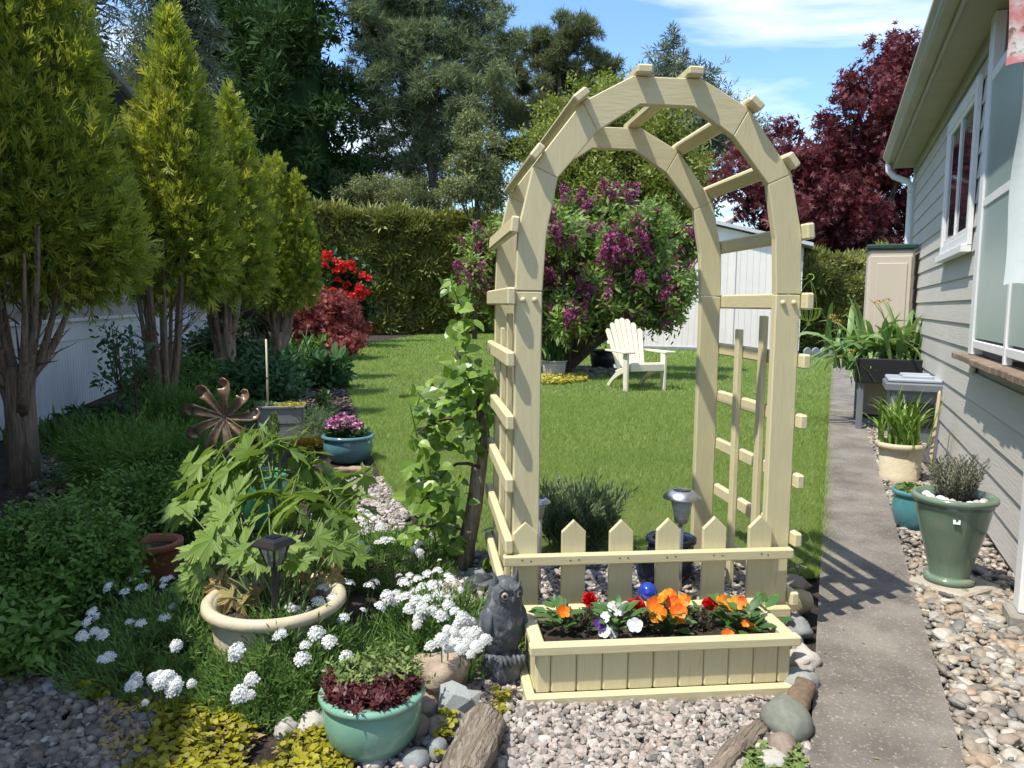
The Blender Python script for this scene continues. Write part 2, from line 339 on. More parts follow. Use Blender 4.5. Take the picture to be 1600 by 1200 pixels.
# ================================================================== house on the right
B0 = G(1579, 894); dH = ray(1304, 487); dH.z = 0; dH.normalize(); ang = math.atan2(dH.y, dH.x) - math.pi / 2
house = thing('house', 'grey house with horizontal lap siding, frosted porch panels and sage gutter beside the concrete path', 'house', B0, ang)
HL, HB = 6.1, -4.2                                                         # local y: far corner, near end; local -x looks at the lawn
ZE = 2.86
wallm = board('wall', house, (0.1, HL - 1.2, ZE), (0.062, 1.2 + (HL - 1.2) / 2, ZE / 2), None, M_siding, 0)
board('wall', house, (0.1, 1.2 - HB, 0.86), (0.062, (1.2 + HB) / 2, 0.43), None, M_siding, 0)
board('wall', house, (6.0, 0.1, ZE), (3.115, HL - 0.052, ZE / 2), None, M_siding, 0)
tilt = Matrix.Rotation(R(4.2), 4, 'Y')
EX = 0.152; nb = int(ZE / EX) + 1
for i in range(nb):
    z0 = 0.05 + i * EX
    if z0 + EX > ZE + 0.02: break
    def lap(y0, y1):
        cut = [y0, y1] if y1 - y0 < 3 else [y0, rnd.uniform(y0 + 1.2, y1 - 1.2), y1]
        for a_, b_ in zip(cut[:-1], cut[1:]): board('siding_board', house, (0.016, b_ - a_ - 0.0025, EX + 0.016), (-0.004, (a_ + b_) / 2, z0 + EX / 2), tilt, M_siding, 0.003)
    if z0 + EX < 0.88: lap(HB, HL)
    elif z0 + EX < 1.69 or z0 > 2.58: lap(1.30, HL)
    else:
        lap(1.30, 1.70); lap(3.02, HL)
board('corner_board', house, (0.05, 0.11, ZE - 0.05), (-0.012, HL + 0.03, ZE / 2 + 0.02), None, M_siding, 0.003)
# foundation strip, soffit, fascia, gutter, roof
board('foundation', house, (0.10, HL - HB, 0.09), (0.045, (HL + HB) / 2, 0.0), None, pbr('concrete', (0.27, 0.25, 0.22), (0.2, 0.185, 0.16), 6, 0.9, 0.5, 60), 0.003)
yl, yc = HL - HB + 0.25, (HL + HB + 0.25) / 2
board('frieze', house, (0.022, HL - 1.3, 0.10), (-0.022, (HL + 1.3) / 2, ZE - 0.055), None, M_soffit, 0.004)
board('soffit', house, (0.30, yl, 0.012), (-0.10, yc, ZE + 0.004), None, M_soffit, 0.002)
board('fascia', house, (0.022, yl, 0.17), (-0.24, yc, ZE + 0.07), None, M_gutter, 0.004)
gp = [(-0.252, 0.03), (-0.318, 0.03), (-0.335, 0.055), (-0.335, 0.085), (-0.362, 0.115), (-0.362, 0.145), (-0.352, 0.145), (-0.346, 0.12), (-0.322, 0.092), (-0.322, 0.06), (-0.31, 0.042), (-0.252, 0.042)]
v = prism([(a, ZE + b) for a, b in gp], yl); link('gutter', mesh('gutter', [xf(v, Matrix.Translation((0, HB, 0)))], M_gutter), house)
rf = prism([(-0.30, ZE + 0.150), (3.2, ZE + 1.0), (6.7, ZE + 0.150), (6.7, ZE + 0.20), (3.2, ZE + 1.05), (-0.30, ZE + 0.20)], yl + 0.05); link('roof', mesh('roof', [xf(rf, Matrix.Translation((0, HB, 0)))], M_roof), house)
gb = prism([(0.05, ZE), (6.1, ZE), (3.2, ZE + 0.98)], 0.1); link('gable', mesh('gable', [xf(gb, Matrix.Translation((0, HL - 0.103, 0)))], M_siding), house)
# downspout with its elbow at the far corner
ds = [(-0.30, HL + 0.10, ZE + 0.03), (-0.30, HL + 0.10, ZE - 0.05), (-0.24, HL + 0.09, ZE - 0.12), (-0.09, HL + 0.06, ZE - 0.19), (-0.055, HL + 0.05, ZE - 0.26), (-0.055, HL + 0.05, 1.2), (-0.055, HL + 0.05, 0.12)]
link('downspout', mesh('downspout', [tube(ds, 0.036, 10)], M_white, True), house)
for zz in (ZE - 0.30, 1.3): board('bracket', house, (0.09, 0.085, 0.03), (-0.05, HL + 0.05, zz), None, M_white, 0.003)
# window
wy0, wy1, wz0, wz1 = 1.72, 3.0, 1.69, 2.58; wm = (wy0 + wy1) / 2
win = board('window', house, (0.03, wy1 - wy0 - 0.02, wz1 - wz0 - 0.02), (-0.004, wm, (wz0 + wz1) / 2), None, M_inside, 0)
def fr(name, sx, sy, sz, y, z, x=-0.034, m=M_white): return board(name, win, (sx, sy, sz), (x + 0.004, y - wm, z - (wz0 + wz1) / 2), None, m, 0.003)
fr('casing', 0.03, 0.085, wz1 - wz0 + 0.16, wy0 - 0.02, (wz0 + wz1) / 2); fr('casing', 0.03, 0.085, wz1 - wz0 + 0.16, wy1 + 0.02, (wz0 + wz1) / 2)
fr('casing', 0.028, wy1 - wy0 - 0.05, 0.085, wm, wz1 + 0.035); fr('sill', 0.06, wy1 - wy0 + 0.12, 0.05, wm, wz0 - 0.10, -0.05); fr('casing', 0.028, wy1 - wy0 - 0.05, 0.07, wm, wz0 - 0.035)
for y in (wy0 + 0.05, wm, wy1 - 0.05): fr('sash', 0.022, 0.045, wz1 - wz0 - 0.02, y, (wz0 + wz1) / 2, -0.030)
for z in (wz0 + 0.022, wz1 - 0.022): fr('sash', 0.020, wy1 - wy0 - 0.04, 0.04, wm, z, -0.029)
for y0, y1 in ((wy0 + 0.07, wm - 0.02), (wm + 0.02, wy1 - 0.07)): fr('pane', 0.006, y1 - y0, wz1 - wz0 - 0.08, (y0 + y1) / 2, (wz0 + wz1) / 2, -0.026, M_glass)
# porch: ledge, posts, rails, frosted panels and a dark room behind
board('porch_floor', house, (2.6, 1.2 - HB, 0.05), (1.30, (1.2 + HB) / 2, 0.875), None, M_brown, 0.004)
for i in range(46):                                                         # short boards make the uneven ledge
    y = 1.34 - i * 0.118
    board('ledge_board', house, (0.115 + 0.02 * rnd.random(), 0.112, 0.034), (-0.052 - 0.012 * rnd.random(), y, 0.918), None, M_brown, 0.004)
board('room_back', house, (0.05, 1.2 - HB, 1.95), (2.4, (1.2 + HB) / 2, 1.885), None, M_inside, 0)
board('room_side', house, (2.3, 0.05, 1.95), (1.25, 1.22, 1.885), None, M_siding, 0)
board('room_ceiling', house, (2.5, 1.2 - HB, 0.04), (1.3, (1.2 + HB) / 2, ZE - 0.02), None, M_white, 0)
PZ0, PZM, PZ1 = 1.02, 1.80, 2.50
posts = [1.17, 0.20, -0.30, -0.9, -1.6]
for i, y in enumerate(posts):
    w = 0.13 if i == 0 else 0.045; dpt = 0.06 if i == 0 else 0.036; xo = -0.03 if i == 0 else -0.040
    board('porch_post', house, (dpt, w, (ZE - 0.94) if i == 0 else (PZ1 + 0.05 - 0.94)), (xo, y, 0.937 + ((ZE - 0.94) if i == 0 else (PZ1 + 0.05 - 0.94)) / 2), None, M_white, 0.004)
    if i:
        y0, y1 = y + 0.026, posts[i - 1] - (0.068 if i == 1 else 0.026)
        for z, h in ((PZ0 - 0.02, 0.045), (PZM, 0.05), (PZ1, 0.06)): board('porch_rail', house, (0.036, y1 - y0 - 0.004, h), (-0.038, (y0 + y1) / 2, z), None, M_white, 0.004)
        board('frosted_panel', house, (0.012, y1 - y0, PZM - PZ0 - 0.035), (-0.044, (y0 + y1) / 2, (PZM + PZ0) / 2), None, M_frost, 0.002)
        board('frosted_panel', house, (0.012, y1 - y0, PZ1 - PZM - 0.06), (-0.044, (y0 + y1) / 2, (PZM + PZ1) / 2), None, M_frost, 0.002)
# tall white post at the right edge, on its concrete foot
cp = G(1594, 985)
wp = thing('porch_pillar', 'tall white square pillar at the near end of the grey house wall', 'pillar', (cp.x + 0.035, cp.y, 0), ang)
board('shaft', wp, (0.10, 0.10, 2.74), (0, 0, 0.075 + 1.37), None, M_white, 0.006); board('foot', wp, (0.16, 0.16, 0.10), (0, 0, 0.025), None, pbr('foot_concrete', (0.3, 0.28, 0.24), (0.22, 0.2, 0.17), 9, 0.9, 0.5, 50), 0.008)
for z in (0.10, 0.13): link('screw', mesh('screw', [xf(lathe([(0.006, 0), (0.006, 0.003), (0.003, 0.005)], 8), Matrix.Translation((0.01, -0.05, z)) @ Matrix.Rotation(R(90), 4, 'X'))], M_darkmetal), wp)
# ================================================================== garden arch
AA = R(6.6); AO = Vector((0.57, 2.68, 0)) + Vector((math.cos(AA), math.sin(AA), 0)) * -0.058
arch = thing('garden_arch', 'cream painted wooden garden arch with lattice sides and curved top, standing behind the planter box', 'garden arch', AO, AA)
AD = 0.775; BT = 0.036
for s in (-1, 1):
    for y in (0.0, AD - BT):
        board('post', arch, (0.092, BT, 1.245), (s * 0.461, y + BT / 2, 0.6225), None, M_cream, 0.004)
        def pp(pts): return [(s * a, b) for a, b in pts]
        for nm, pts in (('arch_board', [(0.507, 1.247), (0.500, 1.45), (0.4523, 1.6605), (0.3683, 1.6225), (0.404, 1.437), (0.415, 1.247)]), ('arch_board', [(0.4525, 1.661), (0.290, 1.873), (0.237, 1.780), (0.3685, 1.623)])):
            link(nm, mesh(nm, [xf(prism(pp(pts), BT, 0.003), Matrix.Translation((0, y, 0)))], M_cream), arch)
for y in (0.0, AD - BT):
    pts = [(0.2895, 1.8735), (0.12, 1.964), (-0.12, 1.964), (-0.2895, 1.8735), (-0.2365, 1.7805), (-0.092, 1.873), (0.092, 1.873), (0.2365, 1.7805)]
    link('arch_board', mesh('arch_board', [xf(prism(pts, BT, 0.003), Matrix.Translation((0, y, 0)))], M_creamx), arch)
RT, RW, RX = 0.030, 0.056, 0.037
rl = AD + 2 * RX
def rung(x, z, a, w=RW):
    n = Vector((math.sin(a), 0, math.cos(a)))
    board('rung', arch, (w, rl + rnd.uniform(-0.006, 0.006), RT), Vector((x, AD / 2 + rnd.uniform(-0.004, 0.004), z)) + n * (RT / 2 + 0.0008), Matrix.Rotation(a, 4, 'Y'), M_creamy, 0.006)
for s in (-1, 1):
    rung(s * 0.087, 1.964, 0.0)
    rung(s * 0.291, 1.8735, s * R(39)); rung(s * 0.430, 1.692, s * R(52)); rung(s * 0.4985, 1.462, s * R(84))
    for k, z in enumerate((1.222, 1.010, 0.795, 0.578, 0.365, 0.145)): rung(s * 0.508, z + (0.006 if s < 0 else 0), s * R(90), 0.060 if k == 0 else 0.052)
    for y, zt in ((0.245, 1.165), (0.475, 1.105)):
        board('lattice_slat', arch, (0.022, 0.040, zt), (s * 0.4955, y + 0.02, zt / 2 + 0.002), None, M_cream, 0.003)
bolt = mesh('bolt', [lathe([(0.0095, 0), (0.0095, 0.003), (0.007, 0.008), (0.003, 0.010)], 12)], M_cream, True)
for s in (-1, 1):
    for dx in (-0.020, 0.020): link('bolt', bolt, arch, (s * 0.461 + dx, 0.0, 1.216), Matrix.Rotation(R(90), 4, 'X'))
for k in range(6):                                                          # pickets with pointed heads
    x = -0.465 + k * 0.1706; h = 0.452 + rnd.uniform(-0.004, 0.004)
    pm = prism([(-0.0425, 0.045), (0.0425, 0.045), (0.0425, h - 0.042), (0, h), (-0.0425, h - 0.042)], 0.019, 0.002)
    link('picket', mesh('picket', [pm], M_cream), arch, (x, -0.0205, 0))
board('picket_rail', arch, (1.045, 0.034, 0.036), (-0.022, -0.0385, 0.322), None, M_creamx, 0.004)
nl = mesh('nail', [lathe([(0.0028, 0), (0.0028, 0.0008), (0.001, 0.0014)], 8)], M_darktrim)
for k in range(6):
    for q in (-0.014, 0.014): link('nail', nl, arch, (-0.465 + k * 0.1706 + q + rnd.uniform(-.004, .004), -0.0555, 0.322 + rnd.uniform(-.006, .006)), (R(90), 0, 0))
board('picket_rail', arch, (1.000, 0.034, 0.036), (0.0, -0.0385, 0.105), None, M_creamx, 0.004)
# ================================================================== planter box
PO = (G(830, 1103) + G(1242, 1085)) / 2
plan = thing('planter_box', 'cream wooden planter box full of pansies in front of the picket rail', 'planter box', PO, math.atan2(0.09, 0.82))
PW, PD, PH = 0.80, 0.295, 0.172
nbp = 11; wpl = [0.045] + [0.0795] * 9 + [0.04]; x = -sum(wpl) / 2
for i, w in enumerate(wpl):
    board('plank', plan, (w - 0.002, 0.016, PH - 0.045), (x + w / 2, 0.0165, 0.034 + (PH - 0.045) / 2), None, M_cream, 0.005); x += w
for i in range(nbp - 2): board('plank', plan, (0.083, 0.016, PH - 0.045), (-0.3565 + i * 0.089, PD - 0.0165, 0.034 + (PH - 0.045) / 2), None, M_cream, 0.003)
for s in (-1, 1):
    for k in range(3): board('plank', plan, (0.016, 0.075, PH - 0.045), (s * (PW / 2 - 0.008), 0.066 + k * 0.0765, 0.034 + (PH - 0.045) / 2), None, M_cream, 0.004)
    board('rim_board', plan, (0.042, PD - 0.06, 0.028), (s * (PW / 2 - 0.006), PD / 2, PH + 0.004), None, M_creamy, 0.004)
    board('base_board', plan, (0.030, PD - 0.004, 0.034), (s * (PW / 2 + 0.0165), PD / 2 + 0.0, 0.017), None, M_creamy, 0.004)
board('rim_board', plan, (PW + 0.044, 0.040, 0.030), (0, 0.006, PH + 0.004), None, M_creamx, 0.004); board('rim_board', plan, (PW + 0.044, 0.040, 0.030), (0, PD - 0.006, PH + 0.004), None, M_creamx, 0.004)
board('base_board', plan, (PW + 0.064, 0.032, 0.038), (0, -0.0085, 0.019), None, M_creamx, 0.004)
board('base_board', plan, (PW, 0.2, 0.012), (0, PD / 2, 0.03), None, M_creamx, 0.0)
sg = rng.random((26, 9)); gx, gy = np.meshgrid(np.linspace(-PW / 2 + 0.018, PW / 2 - 0.018, 26), np.linspace(0.027, PD - 0.027, 9), indexing='ij')
V = np.stack([gx, gy, PH - 0.030 + 0.02 * sg], -1).reshape(-1, 3); i, j = np.meshgrid(np.arange(25), np.arange(8), indexing='ij')
F = np.stack([i * 9 + j, (i + 1) * 9 + j, (i + 1) * 9 + j + 1, i * 9 + j + 1], -1).reshape(-1, 4)
link('soil', mesh('soil', [(V, F)], M_soil, True), plan)
# ================================================================== house on the left
L0, L1 = G(72, 657), G(203, 601); dL = (L1 - L0).normalized(); lang = math.atan2(dL.y, dL.x) - math.pi / 2
lh = thing('neighbour_house', 'blue grey neighbouring house with white ribbed skirting behind the row of cedars', 'house', L0, lang)
y0, y1 = -9.0, 12.5; ZS = 0.98; ZL = 3.70
board('wall', lh, (0.2, y1 - y0, ZL), (-0.12, (y0 + y1) / 2, ZL / 2), None, M_lsiding, 0); board('wall', lh, (6, 0.2, ZL), (-3.2, y1 - 0.1, ZL / 2), None, M_lsiding, 0)
for i in range(17):
    z0 = ZS + 0.02 + i * 0.185
    if z0 > ZL - 0.1: break
    board('siding_board', lh, (0.018, y1 - y0, 0.20), (0.002, (y0 + y1) / 2, z0 + 0.0925), Matrix.Rotation(R(-4), 4, 'Y'), M_beige if i < 5 else M_lsiding, 0.003)
board('skirting_cap', lh, (0.05, y1 - y0, 0.035), (0.045, (y0 + y1) / 2, ZS), None, M_skirt, 0.004)
board('skirting_band', lh, (0.02, y1 - y0, 0.20), (0.03, (y0 + y1) / 2, ZS - 0.12), None, M_skirt, 0.003)
y = -1.6
while y < y1 - 0.1:                                                          # ribbed panels, each rib a strip of its own
    board('skirting_panel', lh, (0.020, 0.076, ZS - 0.22), (0.022, y, (ZS - 0.22) / 2), None, M_skirt, 0.006); y += 0.092
board('skirting_backing', lh, (0.012, y1 - y0, ZS), (0.002 - 0.006, (y0 + y1) / 2, ZS / 2), None, M_skirt, 0)
board('frieze', lh, (0.03, y1 - y0, 0.22), (0.02, (y0 + y1) / 2, ZL - 0.10), None, M_darktrim, 0.004)
board('soffit', lh, (0.38, y1 - y0 + 0.4, 0.02), (0.15, (y0 + y1) / 2, ZL + 0.02), None, M_darktrim, 0.003)
board('gutter', lh, (0.11, y1 - y0 + 0.4, 0.12), (0.38, (y0 + y1) / 2, ZL + 0.10), None, pbr('gutter_grey', (0.10, 0.095, 0.085), (0.14, 0.13, 0.12), 3, 0.5), 0.02)
rf = prism([(0.36, ZL + 0.15), (0.36, ZL + 0.20), (-3.2, ZL + 1.0), (-6.8, ZL + 0.20), (-6.8, ZL + 0.15), (-3.2, ZL + 0.94)], y1 - y0 + 0.4); link('roof', mesh('roof', [xf(rf, Matrix.Translation((0, y0 - 0.2, 0)))], M_roof), lh)
# ================================================================== leaf shapes (y along the leaf, z its upper side, length about 1)
def T(v, f): return (np.array(v, float), np.array(f))
T_oval = T([(0, 0, 0), (-0.24, 0.35, 0.05), (0, 0.45, 0), (0.24, 0.35, 0.05), (-0.17, 0.75, 0.02), (0.17, 0.75, 0.02), (0, 1, -0.08)], [(0, 3, 2), (0, 2, 1), (1, 2, 4), (2, 3, 5), (4, 2, 6), (2, 5, 6)])
T_dia = T([(0, 0, 0), (-0.2, 0.45, 0.02), (0.2, 0.45, 0.02), (0, 1, 0)], [(0, 2, 1), (1, 2, 3)])
T_blade = T([(-0.02, 0, 0), (0.02, 0, 0), (-0.016, 0.55, 0.03), (0.016, 0.55, 0.03), (0, 1, 0.14)], [(0, 1, 3), (0, 3, 2), (2, 3, 4)])
T_grass = T([(-0.022, 0, 0), (0.022, 0, 0), (0.0, 1, 0.18)], [(0, 1, 2)])
def fan(n, spread, w, lo=0.55, seed=0, zj=0.1):
    r = np.random.default_rng(seed); V, F = [], []
    for i in range(n):
        a = (i / (n - 1) - 0.5) * spread; l = lo + (1 - lo) * math.cos(a) * r.uniform(0.8, 1.0); d = np.array([math.sin(a), math.cos(a), r.normal() * zj]); s = np.array([math.cos(a), -math.sin(a), 0]) * w
        k = len(V); st = d * 0.08 * r.random(); V += [st, st + d * l * 0.5 - s, st + d * l * 0.5 + s, d * l]; F += [(k, k + 2, k + 1), (k + 1, k + 2, k + 3)]
    return T(V, F)
def spray(n, w, seed):
    """a flat cedar spray: a stalk with narrow side fingers"""
    r = np.random.default_rng(seed); V, F = [], []
    def add(p, d, l, w_):
        d = nrm(d); s = nrm(np.cross(d, [0.05, 0.1, 1.0])) * w_; k = len(V); V.extend([p, p + d * l * 0.55 - s, p + d * l * 0.55 + s, p + d * l]); F.extend([(k, k + 2, k + 1), (k + 1, k + 2, k + 3)])
    add(np.zeros(3), np.array([0, 1.0, 0]), 1.0, w)
    for i in range(n):
        t = 0.12 + 0.7 * i / n; sd = 1 if i % 2 else -1; a = r.uniform(0.35, 0.75); add(np.array([0, t, 0]), np.array([sd * math.sin(a), math.cos(a), r.normal() * 0.28]), (0.72 - 0.45 * t) * r.uniform(0.8, 1.15), w * 0.85)
    return T(V, F)
T_thuja = spray(5, 0.060, 3); T_tdark = fan(4, 1.9, 0.11, 0.5, 13, 0.4); T_tfar = fan(4, 1.9, 0.095, 0.5, 3, 0.3)
T_fir = fan(5, 2.6, 0.07, 0.5, 4, 0.25)
def star(n, w, seed, up=0.3):
    r = np.random.default_rng(seed); V, F = [], []
    for i in range(n):
        d = nrm(r.normal(size=3) + np.array([0, up, 0])); s = nrm(np.cross(d, r.normal(size=3))) * w; k = len(V); l = r.uniform(0.7, 1)
        V += [-s * 0.6, s * 0.6, d * l]; F += [(k, k + 1, k + 2)]
    return T(V, F)
T_needles = star(7, 0.075, 6, 0.9)
def palm(lobes, seed=0, teeth=0, droop=0.0, notch=0.35):
    """a lobed leaf: outline fanned from the leaf base; lobes = (angle from the axis, length)"""
    r = np.random.default_rng(seed); pts = []
    n = len(lobes)
    for i, (a, l) in enumerate(lobes):
        if teeth:
            half = (lobes[1][0] - lobes[0][0]) / 2
            for t_, ll in ((-0.62, 0.60), (-0.45, 0.82), (-0.30, 0.74), (-0.14, 0.93), (0, 1.0), (0.14, 0.90), (0.30, 0.76), (0.45, 0.80), (0.62, 0.60)):
                pts.append((a + half * t_, l * ll * r.uniform(0.95, 1.05)))
        else: pts.append((a, l))
        if i < n - 1: pts.append(((a + lobes[i + 1][0]) / 2, notch * (l + lobes[i + 1][1]) / 2))
    V = [(0, 0, 0)]; 
    for a, l in pts: V.append((l * math.sin(a), l * math.cos(a), -droop * l * l + 0.06 * math.cos(a * 3.0) * l))
    F = [(0, i + 1, i) for i in range(1, len(V) - 1)]
    return T(V, F)
T_maple = palm([(-2.1, 0.35), (-1.3, 0.6), (-0.62, 0.85), (0, 1.0), (0.62, 0.85), (1.3, 0.6), (2.1, 0.35)], 1, notch=0.38)
def merge(items):
    V, F, o = [], [], 0
    for v, f in items: V.append(v); F.append(np.asarray(f) + o); o += len(v)
    return (np.concatenate(V), np.concatenate(F))
def sprig(n, l, w, seed, leafl=0.32):
    """stem with narrow leaves all round (candytuft, lavender, rosemary)"""
    r = np.random.default_rng(seed); V, F = [(-0.012, 0, 0), (0.012, 0, 0), (0, 1, 0)], [(0, 1, 2)]
    for i in range(n):
        t = 0.12 + 0.88 * i / n; a = i * 2.4 + r.random(); e = 0.75 - 0.45 * t + (0.0 if t < 0.9 else -0.15); L_ = leafl * (1.1 - 0.45 * t) * r.uniform(0.8, 1.2)
        d = np.array([math.cos(a) * math.sin(e * 1.5), math.cos(e * 1.5), math.sin(a) * math.sin(e * 1.5)]); s = nrm(np.cross(d, [0, 1, 0.01])) * w; b = np.array([0, t * 0.97, 0]); k = len(V)
        V += [tuple(b), tuple(b + d * L_ * 0.55 - s), tuple(b + d * L_ * 0.55 + s), tuple(b + d * L_)]; F += [(k, k + 2, k + 1), (k + 1, k + 2, k + 3)]
    return T(V, F)
T_cand = sprig(13, 1, 0.030, 2, 0.44)
T_lav = sprig(14, 1, 0.016, 7, 0.26)
T_rose = sprig(22, 1, 0.015, 9, 0.16)
def leafy(n, seed, T0=T_oval, l=0.3):
    """a twig with several leaves: one template for shrubs"""
    r = np.random.default_rng(seed); it = [T([(-0.01, 0, 0), (0.01, 0, 0), (0, 1, 0)], [(0, 1, 2)])]
    for i in range(n):
        t = 0.2 + 0.8 * i / max(1, n - 1); a = i * 2.4 + r.random() * 0.8; d = np.array([[math.cos(a) * 0.9, 0.55, math.sin(a) * 0.9]]); nn = np.array([[-math.cos(a) * 0.5, 1.0, -math.sin(a) * 0.5]])
        v, f, _ = scatter(T0, np.array([[0, t, 0]]), d, nn, l * r.uniform(0.75, 1.15) * (1.1 - 0.35 * t)); it.append((v, f))
    return merge(it)
T_ov4 = T([(0, 0, 0), (-0.25, 0.42, 0.05), (0.25, 0.42, 0.05), (0, 0.5, 0), (0, 1, -0.08)], [(0, 3, 1), (0, 2, 3), (1, 3, 4), (3, 2, 4)]); T_twig = leafy(6, 3, T_ov4, 0.34); T_twig2 = leafy(5, 5, T_ov4, 0.44); T_star5 = T([(0, 0, 0), (-0.62, 0.15, 0), (-0.16, 0.30, 0.03), (-0.55, 0.72, -0.02), (-0.1, 0.46, 0.03), (0, 1, -0.04), (0.1, 0.46, 0.03), (0.55, 0.72, -0.02), (0.16, 0.30, 0.03), (0.62, 0.15, 0)], [(0, 2, 1), (0, 4, 3), (0, 6, 5), (0, 5, 4), (0, 7, 6), (0, 9, 8)]); T_mtwig = leafy(3, 8, T_star5, 0.58); T_dtwig = leafy(4, 9, T_dia, 0.48); T_ltwig = leafy(5, 5, T_dia, 0.54)
# ------------------------------------------------------------------ leaf colours
F_thuja = varmat('cedar_leaf', [(0.095, 0.145, 0.024), (0.25, 0.30, 0.040), (0.56, 0.54, 0.085)], 0.6, 0.40)
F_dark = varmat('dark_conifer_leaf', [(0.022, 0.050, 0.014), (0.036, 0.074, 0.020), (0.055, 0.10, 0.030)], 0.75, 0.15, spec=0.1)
F_spruce = varmat('blue_spruce_needle', [(0.070, 0.090, 0.058), (0.115, 0.145, 0.095), (0.19, 0.215, 0.15)], 0.6, 0.15)
F_pine = varmat('pine_needle', [(0.101, 0.140, 0.070), (0.161, 0.210, 0.106), (0.252, 0.301, 0.161)], 0.6, 0.25)
F_pine2 = varmat('olive_pine_needle', [(0.085, 0.104, 0.049), (0.137, 0.163, 0.072), (0.208, 0.227, 0.111)], 0.6, 0.25)
F_lime = varmat('lime_green_leaf', [(0.12, 0.155, 0.026), (0.185, 0.225, 0.038), (0.27, 0.30, 0.06)], 0.55, 0.32)
F_hedge = varmat('hedge_leaf', [(0.112, 0.133, 0.032), (0.222, 0.236, 0.062), (0.399, 0.392, 0.127)], 0.55, 0.18)
F_lightpine = varmat('young_tree_leaf', [(0.12, 0.145, 0.060), (0.18, 0.205, 0.085), (0.26, 0.28, 0.13)], 0.55, 0.3)
F_lilac = varmat('lilac_leaf', [(0.121, 0.205, 0.048), (0.197, 0.296, 0.068), (0.304, 0.395, 0.107)], 0.5, 0.32)
F_lilacf = varmat('lilac_flower', [(0.19, 0.030, 0.105), (0.30, 0.055, 0.165), (0.44, 0.125, 0.265)], 0.6, 0.25, tint=(1.2, 0.9, 1.1))
F_maple = varmat('red_maple_leaf', [(0.071, 0.016, 0.023), (0.121, 0.028, 0.034), (0.196, 0.060, 0.062)], 0.5, 0.3, tint=(1.3, 0.75, 0.7))
F_dmaple = varmat('dwarf_maple_leaf', [(0.189, 0.051, 0.051), (0.304, 0.090, 0.080), (0.435, 0.152, 0.123)], 0.55, 0.22, tint=(1.3, 0.8, 0.7))
F_rhod = varmat('rhododendron_leaf', [(0.020, 0.055, 0.016), (0.040, 0.085, 0.025), (0.065, 0.115, 0.040)], 0.45, 0.15)
F_red = varmat('red_petal', [(0.50, 0.008, 0.012), (0.66, 0.015, 0.016), (0.75, 0.05, 0.035)], 0.5, 0.25, tint=(1.2, 0.7, 0.6))
F_gold = varmat('gold_shrub_leaf', [(0.30, 0.22, 0.04), (0.40, 0.32, 0.08), (0.42, 0.20, 0.05)], 0.5, 0.25)
F_shade = varmat('shrub_leaf', [(0.066, 0.144, 0.024), (0.110, 0.213, 0.036), (0.165, 0.282, 0.055)], 0.5, 0.3)
F_deep = varmat('deep_green_leaf', [(0.033, 0.085, 0.029), (0.052, 0.124, 0.042), (0.085, 0.169, 0.058)], 0.5, 0.22)
F_cand = varmat('candytuft_leaf', [(0.075, 0.155, 0.034), (0.12, 0.22, 0.052), (0.19, 0.29, 0.085)], 0.45, 0.28)
F_white = varmat('white_petal', [(0.62, 0.63, 0.60), (0.74, 0.75, 0.73), (0.82, 0.82, 0.80)], 0.6, 0.2, tint=(1, 1, 1))
F_jenny = varmat('golden_creeper_leaf', [(0.16, 0.16, 0.012), (0.30, 0.28, 0.020), (0.40, 0.36, 0.035)], 0.5, 0.25)
F_delph = varmat('lobed_leaf', [(0.110, 0.187, 0.037), (0.165, 0.259, 0.055), (0.231, 0.330, 0.083)], 0.48, 0.34)
F_dead = varmat('wilted_leaf', [(0.30, 0.20, 0.08), (0.38, 0.29, 0.13), (0.24, 0.22, 0.06)], 0.7, 0.25)
F_vine = varmat('vine_leaf', [(0.102, 0.192, 0.026), (0.156, 0.270, 0.038), (0.240, 0.360, 0.066)], 0.36, 0.32, spec=0.5)
F_grass = varmat('grass_blade', [(0.154, 0.275, 0.051), (0.242, 0.369, 0.077), (0.396, 0.451, 0.154)], 0.55, 0.35)
F_strap = varmat('strap_leaf', [(0.116, 0.217, 0.065), (0.181, 0.297, 0.102), (0.261, 0.377, 0.145)], 0.42, 0.28)
F_iris = varmat('dark_strap_leaf', [(0.042, 0.105, 0.031), (0.070, 0.154, 0.045), (0.119, 0.217, 0.067)], 0.45, 0.25)
F_lavender = varmat('lavender_leaf', [(0.101, 0.149, 0.070), (0.149, 0.209, 0.101), (0.216, 0.277, 0.149)], 0.6, 0.2)
F_rosemary = varmat('rosemary_leaf', [(0.130, 0.137, 0.091), (0.195, 0.202, 0.143), (0.286, 0.286, 0.215)], 0.6, 0.15)
F_sedum = varmat('sedum_leaf', [(0.10, 0.17, 0.045), (0.16, 0.23, 0.065), (0.24, 0.30, 0.10)], 0.5, 0.2)
F_yellow = varmat('yellow_sedum', [(0.36, 0.32, 0.04), (0.46, 0.42, 0.08), (0.50, 0.48, 0.14)], 0.5, 0.2)
F_semp = varmat('dark_red_rosette_leaf', [(0.040, 0.012, 0.014), (0.085, 0.020, 0.022), (0.15, 0.045, 0.035)], 0.45, 0.12, tint=(1.3, 0.8, 0.7))
F_pansy = varmat('pansy_leaf', [(0.040, 0.105, 0.025), (0.065, 0.15, 0.035), (0.10, 0.20, 0.055)], 0.4, 0.22, spec=0.5)
F_orange = varmat('orange_petal', [(0.72, 0.13, 0.008), (0.80, 0.24, 0.012), (0.85, 0.36, 0.03)], 0.5, 0.25, tint=(1.1, 0.9, 0.6))
F_violet = varmat('violet_petal', [(0.06, 0.01, 0.12), (0.10, 0.02, 0.2), (0.16, 0.05, 0.28)], 0.5, 0.15, tint=(1, 0.8, 1.2))
